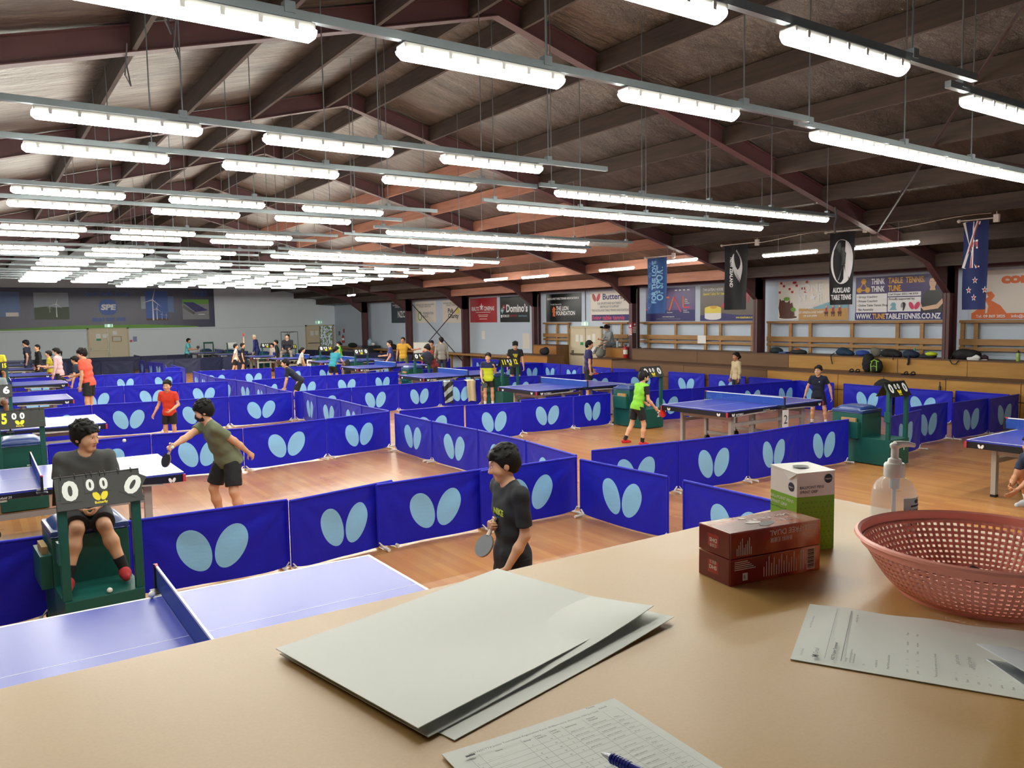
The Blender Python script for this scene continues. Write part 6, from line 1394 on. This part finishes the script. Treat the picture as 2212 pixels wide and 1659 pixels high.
fig('boy in a navy three-stripe shirt ready at the right end of table 2', 14.8, 10.22, 200, 1.28, lean=3, head=(-8, 0, 0), res=MID, skin='a', shirt='#151c36', bottom='#151a30', R=('d', (.35, .15, -1), (.2, .3, -1)), L=('d', (-.5, -.1, -1), (-.2, .1, -1)), RL=('d', (.12, .1, -1), (.05, -.1, -1)), LL_=('d', (-.22, .0, -1), (-.1, -.05, -1)), curl=(.6, .35), shoe='#30323a',
    extra=printing(lambda b, J: [b.poly(rect(-.004, 0, .004, .1), Vector(J[q]+J['D']*.066*J['S']-J['sX']*sg*(.055-.014*i)*J['S']), Vector(J['sF']), Vector(J['sX'])*sg, 0) for q, sg in (('RS', 1), ('LS', -1)) for i in range(0)]+[b.poly(rect(-.012+.008*i, 0, -.007+.008*i, .01+.006*i), chest(J, .08, .128, -.05), -Vector(J['sX']), Vector(J['D']), 0) for i in range(3)], [PWH]))
fig('child in a cream sweater looking left before the dark bleacher', 16.8, 14.1, 160, 1.37, lean=0, head=(0, 0, 0), res=MID, skin='b', shirt='#cdbd98', longsleeve=True, bottom='#2a2a30', long=True, hair='bun')
fig('person in a grey hoodie and mask sitting cross-legged on the plywood block', 18.5, 21.0, 170, 1.55, lean=20, head=(0, 30, 0), res=MID, skin='a', shirt='#8d9598', longsleeve=True, bottom='#6f757a', long=True, shoe='#c9c6bf', hair='bun', mask='#b9d3dc', pel=(0, 0, 1.41), RL=('d', (.25, .95, .05), (.1, .5, -.6)), LL_=('d', (-.1, 1, -.05), (.0, .1, -1)), R=('d', (.1, .4, -.9), (-.3, .8, .1)), L=('d', (-.1, .4, -.9), (.3, .8, .1)))
fig('girl with dark hair crouching at the right edge, reaching down to the floor', 9.88, 3.86, 152, 1.55, lean=46, head=(0, -14, 0), res=MID, skin='b', shirt='#1b2440', bottom='#1b2440', hair='long', shoe='#c3cdd8', pel=(0, -.12, .44), RL=('d', (.2, .75, .3), (.05, -.35, -1)), LL_=('d', (-.2, .75, .3), (-.05, -.35, -1)), R=('t', (9.5, 4.1, .45), (.5, -.3, -.4)), L=('t', (9.2, 3.95, .42), (-.5, -.3, -.4)), curl=(.4, .3))
fig('player in a navy polo shirt bent low over the net corner, left of the middle', 7.3, 21.15, 158, 1.58, lean=46, head=(0, -8, 0), res=MID, skin='a', shirt='#161c33', sleeve=.7, bottom='#17181c', R=('d', (.0, .15, -1), (-.15, .25, -1)), L=('d', (.0, .12, -1), (.05, .3, -1)), curl=(.7, .7), RL=('d', (.15, .35, -1), (.05, -.35, -1)), LL_=('d', (-.15, .35, -1), (-.05, -.35, -1)))
fig('player in a teal shirt with a ponytail, seen from behind', 10.55, 27.0, 30, 1.52, lean=24, head=(-15, 10, 0), res=FAR, skin='a', shirt='#2f93a4', bottom='#141519', hair='pony', R=('d', (.3, .25, -1), (-.2, .7, -.4)), L=('d', (-.3, .2, -1), (.2, .8, -.3)), RL=('d', (.12, .2, -1), (0, -.25, -1)))
fig('child in a neon green top and white mask, far right of the middle', 13.8, 34.3, 160, 1.44, lean=6, head=(0, 10, 0), res=FAR, shirt='#76d83a', bottom='#17181c', mask='#e8ecee', hair='pony', R=('d', (.2, .2, -1), (0, .9, -.4)))
fig('boy in a blue tee pointing left behind the far scoreboard', 12.75, 26.8, 158, 1.65, lean=3, head=(0, 4, 0), res=FAR, shirt='#3b3f7a', bottom='#2a2f4a', R=('d', (.1, .35, -1), (-.1, 1, -.05)), L=('d', (-.1, .1, -1), (0, .6, -.8)))
fig('boy in a mustard tee leaning on a steel column', 14.34, 29.0, 235, 1.69, lean=-2, head=(-10, -6, 0), res=FAR, shirt='#cf9f35', bottom='#6a7040', L=('d', (-.6, .1, -.6), (-.9, .1, .1)), skin='b')
fig('boy in a black and red tee leaning left onto the scoreboard', 12.45, 22.85, 158, 1.62, lean=26, head=(0, 10, 0), res=FAR, shirt='#252022', zone=('low', '#7e2226'), bottom='#2a2022', hair='bowl', R=('d', (.1, .7, -.7), (0, 1, .05)), L=('d', (-.1, .7, -.7), (0, 1, .05)))
fig('person in a pale grey hoodie seen from behind, near the whiteboard', 15.0, 27.0, 75, 1.7, lean=0, head=(15, 0, 0), res=FAR, shirt='#9a9a94', longsleeve=True, bottom='#3a3d44', long=True)
fig('masked child in a red jacket beside the whiteboard', 14.0, 26.2, 215, 1.48, lean=6, head=(0, 4, 0), res=FAR, shirt='#a03a30', longsleeve=True, bottom='#3a2c2c', long=True, mask='#e4e6e8')
fig('person in a dark cap and brown top behind the red-jacketed child', 15.4, 28.5, 215, 1.53, lean=3, head=(-10, 4, 0), res=FAR, shirt='#6d4f36', longsleeve=True, bottom='#3a3430', long=True, cap='#23252c')
fig('boy in a white tee and black shorts in the far middle', 9.44, 35.6, -15, 1.44, lean=4, head=(0, 0, 0), res=FAR, shirt='#d9d8d0', bottom='#17181c', shoe='#22252a', R=('d', (.1, -.4, -1), (.1, -.3, -1)), L=('d', (-.1, .15, -1), (0, .4, -1)), RL=('d', (.1, -.25, -1), (.02, -.35, -1)))
fig('boy in a dark top raising a red bat overhead', 9.85, 36.0, -25, 1.46, lean=4, head=(0, 0, 0), res=FAR, shirt='#1d2130', bottom='#1c1f2a', L=('d', (-.3, .1, 1), (-.1, 0, 1)), curl=(.4, .7), RL=('d', (.15, .1, -1), (.05, -.3, -1)))
fig('white-haired man in a navy tracksuit, looking down', 11.7, 40.0, 150, 1.8, lean=9, head=(0, 22, 0), res=FAR, shirt='#252f6e', longsleeve=True, bottom='#232a55', long=True, hair='buzz', hairm=mat('white_hair', '#c9bfae', .6))
fig('man in a black jacket and beige trousers sitting on a far umpire chair', 11.98, 36.15, 240, 1.75, lean=4, head=(-12, -4, 0), res=FAR, shirt='#1b1c24', longsleeve=True, bottom='#8a8073', long=True, shoe='#2a2a2a', pel=(0, 0, 1.0), RL=('d', (.3, 1, -.08), (.1, .12, -1)), LL_=('d', (-.3, 1, -.08), (-.1, .12, -1)), R=('d', (.1, .3, -1), (-.2, .9, -.2)), L=('d', (-.1, .3, -1), (.2, .9, -.2)))
fig('person in dark clothes left of the seated man in black', 11.86, 37.2, 165, 1.53, lean=10, res=FAR, shirt='#23272c', longsleeve=True, bottom='#24282e', long=True)
fig('small child whose head shows behind the far tables', 12.02, 38.6, 200, 1.31, lean=0, res=FAR, shirt='#d8c8b4', bottom='#333333')
fig('boy in a pale grey tee crouching at the table with the 7 card', 10.72, 31.0, -15, 1.36, lean=18, res=FAR, shirt='#c4c4ba', bottom='#22242a', R=('d', (.15, .1, -1), (.0, .3, -1)), RL=('d', (.12, .2, -1), (.02, -.3, -1)))
fig('boy in a cyan shirt playing against the far wall', 8.78, 42.0, -25, 1.64, lean=10, head=(0, 5, 0), res=FAR, shirt='#5fc0cc', bottom='#1d2230', R=('d', (.1, .3, -1), (0, 1, .1)), L=('d', (-.1, .3, -1), (0, 1, .0)), curl=(.7, .4), skin='b')
fig('tall boy in a navy tee, hands on his hips, at the far left', 1.68, 36.0, 160, 1.86, lean=3, head=(8, 8, 0), res=FAR, shirt='#252b3c', bottom='#262c3e', L=('d', (-.3, -.35, -1), (.2, .2, -.8)), hair='bowl')
fig('child in a black hoodie with a white chest label', 1.95, 34.5, 190, 1.7, lean=2, head=(8, 4, 0), res=FAR, shirt='#1b1c22', longsleeve=True, bottom='#24262e', long=True, hair='buzz', extra=printing(lambda b, J: b.poly(rect(-.09, -.03, .03, .05), chest(J, .11, .14), -Vector(J['sX']), Vector(J['D']), 0), [PWH]))
fig('boy in a yellow-green tee holding a red bag at the far left', 2.06, 30.9, 170, 1.55, lean=2, res=FAR, shirt='#b3a428', bottom='#8a2f2f', long=True, R=('d', (.2, .2, -1), (-.3, .8, .1)), L=('d', (-.2, .2, -1), (.3, .8, .1)))
fig('girl in a pink jacket with a ponytail and blue mask', 2.13, 28.3, 158, 1.72, lean=4, head=(0, 6, 0), res=FAR, shirt='#d9b8bc', longsleeve=True, bottom='#23252e', long=True, hair='pony', mask='#8fb8d0', R=('d', (.1, .3, -1), (0, 1, -.1)))
fig('boy in a yellow shirt sitting at the far scoreboard by the left edge', .52, 28.75, 268, 1.6, lean=5, res=FAR, shirt='#d8cf3a', bottom='#22242a', pel=(0, 0, 1.03), skin='b', RL=('d', (.2, 1, -.1), (.1, .05, -1)), LL_=('d', (-.2, 1, -.1), (-.1, .05, -1)), R=('d', (.2, .3, -1), (0, .9, -.3)), L=('d', (-.2, .3, -1), (0, .9, -.3)))
fig('person in a light grey tee sitting at the scoreboard with the 6', .26, 18.05, 268, 1.42, lean=10, res=FAR, shirt='#8f9a9e', bottom='#b8b2a8', pel=(0, 0, .99), skin='c', RL=('d', (.25, 1, -.1), (.1, .05, -1)), LL_=('d', (-.25, 1, -.1), (-.1, .05, -1)), R=('d', (.2, .3, -1), (0, .9, -.3)), L=('d', (-.2, .3, -1), (0, .9, -.3)))
# bats in hands
holdbat('black bat held by the tall boy in the black tee', 'tall boy in a black tee walking past the counter, eyes down', 'R', (-.48, -.1, -.75), (-.6, -.1, .75), '#6d7176', True)
holdbat('dark bat in the serving hand of the olive-shirted player', 'player in an olive tee and black face mask, leaning over the table to serve', 'R', (-.35, .1, -.9), (.9, .4, -.3), '#26262a', True)
holdbat('coral red bat held level by the coral-shirted player', 'tall player in a coral tee holding a red bat level', 'R', (0, 1, .0), (0, 0, 1), '#e8604a')
holdbat('dark bat of the boy bending behind the coral-shirted player', 'boy in a navy tee bending behind the coral-shirted player', 'R', (-.2, 1, .3), (.6, 0, 1), '#2a2c30')
holdbat('black bat held low by the boy in yellow and navy', 'boy in a yellow and navy shirt standing left of scoreboard 11 02 12', 'R', (-.3, .5, -.6), (0, 1, .3), '#2a2c30')
holdbat('red bat held level by the boy in navy and blue', 'boy in a navy and blue shirt with a red bat behind table 3', 'R', (.0, 1, .1), (.2, 0, 1), '#c8342e')
holdbat('red bat held by the player in green', 'player in a bright green vest over black sleeves and a black mask', 'R', (.1, .8, -.5), (1, .2, .1), '#d0322e')
holdbat('dark bat held low by the navy-polo player', 'player in a navy polo shirt bent low over the net corner, left of the middle', 'R', (-.3, 1, -.1), (.3, 0, 1), '#3a3c40')
holdbat('red bat raised overhead by the boy in the dark top', 'boy in a dark top raising a red bat overhead', 'L', (0, 0, 1), (.5, -.8, 0), '#d0322e')
holdbat('black bat held out by the boy in cyan', 'boy in a cyan shirt playing against the far wall', 'R', (0, .8, .6), (1, 0, 0), '#202226')

# ================================================================== bags, shoes, balls and other small things
BKF = fab('#15161a'); 
class Blob(Sh): pass
def bag(label, x, y, z, parts, col, name='sports_bag', cat='bag', extra=None, res=.012, group=None):
    """soft bag from blended round shapes; parts: (x, y, z, rx, ry, rz) about the foot point"""
    s = Sh()
    for q in parts: s.ell(vec(x+q[0], y+q[1], z+q[2]), np.eye(3), vec(*q[3:]), .05)
    o = skin_obj(name, _hem(s, vec(0, 0, z+.003), vec(0, 0, 1)), res, fab(col), None, .004); tag(o, label, cat, group)
    if extra: extra(o, Vector((x, y, z)))
    return o
def strap(pts, col='#141519', r=.011): return lambda o, p: B().tube([tuple(p+Vector(q)) for q in pts], r, 6).build('strap', fab(col), o, True)
ZT, ZB = 1.3, .93
bag('dark green bag at the left end of the row of bags', 18.5, 14.15, ZT, [(0, 0, .07, .14, .17, .09), (0, -.1, .06, .12, .12, .07), (.02, .1, .05, .1, .1, .06)], '#1d2b2e')
tag(B().box(18.4, 18.62, 13.75, 13.98, ZT+.002, ZT+.04, 0, .006).build('flat_case', mat('case_blue', '#2f4a86', .4)), 'flat blue case lying beside the dark green bag', 'case')
bag('dark bag with an orange cloth on top', 18.5, 13.42, ZT, [(0, 0, .05, .14, .24, .07), (0, -.12, .04, .12, .14, .05)], '#2a2c2e', extra=lambda o, p: skin_obj('orange_cloth', Sh().ell(np.array(p)+vec(0, .03, .11), np.eye(3), vec(.08, .1, .045), .02), .012, fab('#b5653a'), o, .003))
bag('teal and black holdall with a strap hanging down the riser', 18.5, 12.05, ZT, [(0, 0, .08, .14, .22, .1), (0, .04, .13, .1, .12, .07), (0, -.18, .05, .12, .1, .06)], '#1b3a52', extra=strap([(-.1, .2, .06), (-.2, .24, .0), (-.21, .22, -.1), (-.205, .19, -.22)]))
bag('blue bag left of the camouflage bundle', 18.45, 11.5, ZT, [(0, 0, .07, .12, .18, .08)], '#27489a'); bag('grey camouflage bundle behind the hanging black bag', 18.55, 11.2, ZT, [(0, 0, .09, .1, .13, .12), (0, .05, .15, .08, .08, .07)], '#6d6c62')
bag('black bag with a red tag beside the camouflage bundle', 18.5, 10.78, ZT, [(0, 0, .08, .14, .26, .1), (0, .1, .1, .1, .14, .08), (-.05, -.2, .05, .1, .1, .06)], '#191a1e', extra=strap([(-.1, -.1, .08), (-.18, -.16, .04), (-.2, -.17, -.06)]))
bag('long black bag hanging over the riser down to the lower step', 18.18, 11.2, ZB, [(0, 0, .2, .09, .13, .22), (.05, .0, .36, .1, .12, .1)], '#16171b')
def packx(o, p):
    b = B()
    for sx in (-.07, .07): b.tube([tuple(p+Vector((-.115, sx, .05))), tuple(p+Vector((-.125, sx*1.1, .2))), tuple(p+Vector((-.09, sx*.7, .3)))], .012, 6)
    b.tube([tuple(p+Vector((-.118, .08, .14))), tuple(p+Vector((-.13, 0, .17))), tuple(p+Vector((-.118, -.08, .14)))], .008, 6); b.tube([tuple(p+Vector((-.08, .1, .27))), tuple(p+Vector((-.1, 0, .31))), tuple(p+Vector((-.08, -.1, .27)))], .012, 6); b.build('piping', fab('#9bd040'), o, True)
bag('black backpack with bright green piping on the lower step', 18.12, 10.92, ZB, [(0, 0, .16, .11, .15, .18), (-.05, 0, .1, .08, .12, .1)], '#1b1f1d', 'backpack', extra=packx)
bag('navy bag with a strap below a small teal bottle', 18.5, 10.28, ZT, [(0, 0, .07, .14, .2, .09), (0, .05, .12, .1, .12, .07)], '#202c48', extra=strap([(-.12, -.03, .06), (-.2, -.05, .0), (-.21, -.06, -.1), (-.2, -.03, -.16)], '#1a2238', .025))
r = B().lathe([(0, 0), (.035, 0), (.037, .01), (.037, .15), (.025, .18), (.02, .19), (.02, .22), (0, .22)], 16).build('water_bottle', mat('teal_bottle', '#4fa596', .3), None, True, (18.72, 10.32, ZT)); tag(r, 'teal bottle standing behind the navy bag', 'bottle')
bag('dark bag with a neon yellow cloth, at the right end of the row', 18.5, 9.86, ZT, [(0, .08, .04, .12, .14, .06), (0, -.06, .05, .1, .12, .07)], '#26282a', extra=lambda o, p: skin_obj('neon_cloth', Sh().ell(np.array(p)+vec(-.03, -.08, .1), np.eye(3), vec(.1, .14, .05), .02), .012, fab('#c5d82e'), o, .004))
bag('big black duffel bag right of the steel column', 18.5, 9.05, ZT, [(0, 0, .11, .16, .26, .13), (0, -.22, .1, .14, .14, .11)], '#141519', extra=strap([(-.1, .22, .08), (-.2, .22, -.02), (-.21, .16, -.1), (-.21, .08, -.1), (-.2, .02, -.02)]))
def shoe(label, x, y, z, rz, col, sole='#e6e6e6', grp=None):
    r = empty('sports_shoe', (x, y, z), rz, label, 'shoe', grp); s = Sh(); s.cap(vec(-.1, 0, .045), vec(-.02, 0, .055), .038, .042, .03); s.cap(vec(-.02, 0, .045), vec(.11, 0, .032), .04, .03, .03); s.cap(vec(-.09, 0, .07), vec(-.05, 0, .095), .03, .028, .03)
    skin_obj('upper', _hem(s, vec(0, 0, .016), vec(0, 0, 1)), .008, fab(col), r); b = B(); P_ = [(.105*math.cos(t)+.008+.02*math.cos(t), .042*math.sin(t)) for t in [2*PI*i/24 for i in range(24)]]; b.prism(P_, (0, 0, 0), (1, 0, 0), (0, 1, 0), .018); b.build('sole', fab(sole), r)
shoe('white sports shoe lying before the black duffel bag', 18.4, 8.8, ZT, 1.7, '#e4e4e6', grp='pair of shoes'); shoe('dark sports shoe behind the white one on the bench', 18.52, 8.68, ZT, 1.6, '#3a2430')
def sandal(label, x, y, z, rz):
    r = empty('sandal', (x, y, z), rz, label, 'sandal'); B().prism([(.13*math.cos(t), .048*math.sin(t)) for t in [2*PI*i/20 for i in range(20)]], (0, 0, 0), (1, 0, 0), (0, 1, 0), .022).build('sole', fab('#26221f'), r); B().tube([(.02, -.046, .02), (.045, -.03, .06), (.05, 0, .068), (.045, .03, .06), (.02, .046, .02)], .016, 8).build('strap', fab('#1d1a18'), r, True)
for (x, y, rz, l) in ((17.9, 11.45, .3, 'left sandal of the pair left of the hanging black bag'), (17.92, 11.3, .2, 'right sandal of the pair left of the hanging black bag'), (17.9, 10.08, -.2, 'left sandal of the pair right of the backpack'), (17.95, 9.93, .1, 'right sandal of the pair right of the backpack')): sandal(l, x, y, ZB, rz)
def bottle(label, x, y, z, col, cap='#1d1f22', h=.24):
    r = empty('drink_bottle', (x, y, z), 0, label, 'bottle'); B().lathe([(0, 0), (.034, 0), (.037, .01), (.037, h*.62), (.03, h*.72), (.024, h*.75), (0, h*.75)], 18).build('bottle_body', mat('bottle_'+col.strip('#'), col, .3), r, True); B().lathe([(0, h*.75), (.026, h*.75), (.026, h*.88), (.012, h*.9), (.012, h), (0, h)], 18).build('bottle_cap', mat('cap_'+cap.strip('#'), cap, .4), r, True)
bottle('lime green drink bottle at the right end of the bench', 18.5, 7.93, ZT, '#a5c45a'); bottle('dark steel flask beside the seated person in the hoodie', 18.4, 20.62, 1.32, '#b9bcc0', '#1c1d20', .3); bottle('dark drink bottle standing on the low step behind the barriers at right', 17.38, 9.0, .0, '#3a3a3e', '#111111', .86)
bag('grey patterned backpack on the lower lid of the plywood block', 17.95, 21.0, .97, [(0, 0, .16, .13, .16, .18), (-.05, .02, .1, .1, .12, .1)], '#7a7b74', 'backpack'); bag('black backpack on the left plywood block', 17.9, 24.2, .97, [(0, 0, .12, .14, .26, .14), (0, -.1, .2, .1, .12, .1)], '#17181c', 'backpack'); bag('black bag half hidden behind the scoreboard of chair 1', 17.32, 10.25, .0, [(0, 0, .5, .06, .3, .36)], '#17181c')
# things hung on barriers
def hung(name, label, x, y0, y1, x0, w, ln, m, ph, draw=None):
    """cloth folded over a barrier top at y, from x0, width w, front drop ln"""
    def f(u, v):
        t = v*(ln+.25)-.25; xx = x0+w*u+.012*math.sin(v*7+ph)
        if t < 0: return (xx, y1+.03+.008*math.sin(u*9), .71+t)
        if t < .03: return (xx, y1+.03-.06*(t/.03), .716)
        return (xx-.03*math.sin(t*3)*(u-.5), y0-.03-.015*math.sin(u*9+ph)-.01, .71-(t-.03)-.05*abs(u-.4))
    o = B().sheet(16, 30, f, .006).build(name, m, None, True); tag(o, label, 'bag' if 'bag' in name else 'towel')
    return o
def stripe_mat():
    m = bpy.data.materials.new('striped_bag'); k = N(m); v = k.coord((1, 1, 1), (0, .5, 0)); wv = k.n('ShaderNodeTexWave'); wv.inputs['Scale'].default_value = 1.3; wv.inputs['Distortion'].default_value = 2.5; wv.inputs['Detail'].default_value = 0
    wv.bands_direction = 'Z'; k.l(v, wv.inputs['Vector']); g = k.math('GREATER_THAN', wv.outputs['Fac'], .55); k.l(k.mix(g, lin('#23292e'), lin('#a9bcc4')), k.p.inputs['Base Color']); return m
hung('bag_cloth', 'black and pale blue striped bag hung over a barrier', 0, 18.86, 18.86, 10.5, .3, .62, stripe_mat(), .4); hung('towel', 'cream towel hung over the barrier beside the boy in yellow', 0, 18.64, 18.74, 11.1, .3, .6, fab('#d8cbaa'), 1.4)
bag('dark jacket hung over the scoreboard of a middle umpire chair', 11.98, 22.5, .95, [(0, 0, .22, .17, .12, .2), (.03, 0, .05, .12, .1, .12), (-.06, .02, .3, .12, .1, .1)], '#232838', 'jacket', 'jacket'); bag('dark cloth bag on the floor left of a far umpire chair', 11.35, 27.6, .02, [(0, 0, .45, .12, .14, .5), (0, 0, .8, .1, .1, .14)], '#1c1e24')
# rear props near the right wall
r = empty('whiteboard', (15.9, 30.4, 0), -.6, 'small whiteboard on legs in front of the crossed rods', 'whiteboard'); B().box(-.32, .32, -.012, .012, .75, 1.38).build('board', mat('board_white', '#e6e4da', .3), r); B().box(-.34, .34, -.018, .018, 1.38, 1.41).box(-.34, .34, -.018, .018, .72, .75).box(-.34, -.32, -.018, .018, .72, 1.41).box(.32, .34, -.018, .018, .72, 1.41).build('board_frame', TGREY, r)
for s in (-1, 1): B().bar((s*.28, 0, .73), (s*.34, -.2, 0), .03, .03).build('leg', TGREY, r)
r = empty('cabinet', (18.35, 41.2, 0), 0, 'black cabinet at the foot of the far steel column', 'cabinet'); B().box(-.3, .4, -.5, .5, 0, .95, 0, .01).build('cabinet_body', mat('cabinet_black', '#22262c', .5), r); B().box(-.31, -.3, -.46, -.02, .05, .9).box(-.31, -.3, .02, .46, .05, .9).build('door', mat('cabinet_door', '#2a2f36', .5), r)
r = B().lathe([(0, 0), (.13, 0), (.14, .02), (.14, .28), (.1, .34), (.04, .36), (.04, .4), (0, .4)], 20).build('water_jug', mat('jug_blue', '#8fb0c8', .2), None, True, (18.4, 41.35, .95)); tag(r, 'pale blue water jug standing on the black cabinet', 'jug'); bag('white cloth bundle on the black cabinet', 18.4, 40.95, .95, [(0, 0, .08, .12, .16, .1)], '#d9d9d4', 'cloth_bundle', 'cloth')
bag('dark green bag heaped left of the black cabinet', 18.3, 43.6, .8, [(0, 0, .12, .2, .5, .15)], '#25322f'); bag('black bag on the wall bench right of the black cabinet', 18.5, 38.6, .8, [(0, 0, .14, .14, .35, .16)], '#1a1b20')
r = empty('clothes_rack', (14.9, 44.6, 0), .0, 'tall thin black metal frame near the half open door', 'rack'); FR = mat('rack_black', '#2a2d30', .5)
b = B()
for x in (-.48, 0, .1, .48): b.cyl((x, 0 if x in (-.48, .48) else .3, 0), (x, 0 if x in (-.48, .48) else .3, 1.78), .014, n=8)
b.build('upright', FR, r); B().cyl((-.48, 0, 1.78), (.48, 0, 1.78), .014, n=8).cyl((-.48, 0, 1.78), (0, .3, 1.74), .01, n=8).cyl((.48, 0, 1.78), (.1, .3, 1.74), .01, n=8).build('top_rail', FR, r)
# balls
BALLM = mat('ball_white', '#f1f0ea', .4)
def ball(label, x, y, z): o = B().ell((0, 0, 0), (.02, .02, .02), 20, 12).build('table_tennis_ball', BALLM, None, True, (x, y, z)); tag(o, label, 'ball', 'table tennis balls')
ball('white ball resting by the net post of the nearest table', .795, 5.105, .7805); ball('white ball on the front of the near umpire chair step', .72, 6.455, .4405); ball('white ball in the air left of the olive-shirted player', 1.29, 9.5, 1.14)
q = PEOPLE['player in an olive tee and black face mask, leaning over the table to serve']; p = q['RW']+q['hR'][0]*.055+q['hR'][1]*.03; ball('white ball in the hand of the olive-shirted player', *p)
ball('white ball beside the net of table 2', 11.97, 9.4, .7805)
# cables, conduits and loose fittings
CAB = mat('cable_grey', '#55555a', .6)
def cable(name, label, pts, r, m=CAB): o = B().tube(pts, r, 6).build(name, m, None, True); tag(o, label, 'cable' if name == 'cable' else 'pipe'); return o
cable('wall_conduit', 'thin grey conduit running down the wall to the exit sign of the right wall doors', [(XW-.4, 24.3, rtop(XW-.4)-.1), (XW-.03, 23.15, 3.55), (XW-.02, 23.05, 3.4), (XW-.02, 23.05, 2.24)], .012)
cable('cable', 'pale cable strung between the flag brackets under the roof', [(15.42, y, 4.12+.05*math.sin(y*1.9)) for y in np.linspace(7.15, 12.4, 26)], .006, PCRM)
for i, yy in enumerate((19.9, 25.55)): cable('drain_pipe', 'grey pipe standing beside the %s steel column of the right wall' % ('fifth' if i == 0 else 'sixth'), [(18.5, yy-.15, .02), (18.5, yy-.15, 2.5), (18.5, yy-.15, 3.1), (18.55, yy-.12, 3.3)], .03)
for i in range(6):
    y = FRY[1]+.8+i*.9; x = RX-4.6+.2*math.sin(i*2)
    cable('cable', 'dark cable drooping from the roof at the upper left, %s from the counter' % ORD[i], [(x, y, rtop(x)-.25), (x-.02, y+.1, rtop(x)-.55), (x+.05, y+.22, rtop(x)-.62), (x+.02, y+.3, rtop(x)-.3)], .008)
cable('chain', 'loose pale chain hanging from the rafter above the black oval flag', [(13.9, 9.3, rbot(13.9)), (13.9+.02, 9.28, rbot(13.9)-.2), (13.88, 9.3, rbot(13.9)-.35), (13.9, 9.29, rbot(13.9)-.5)], .02)
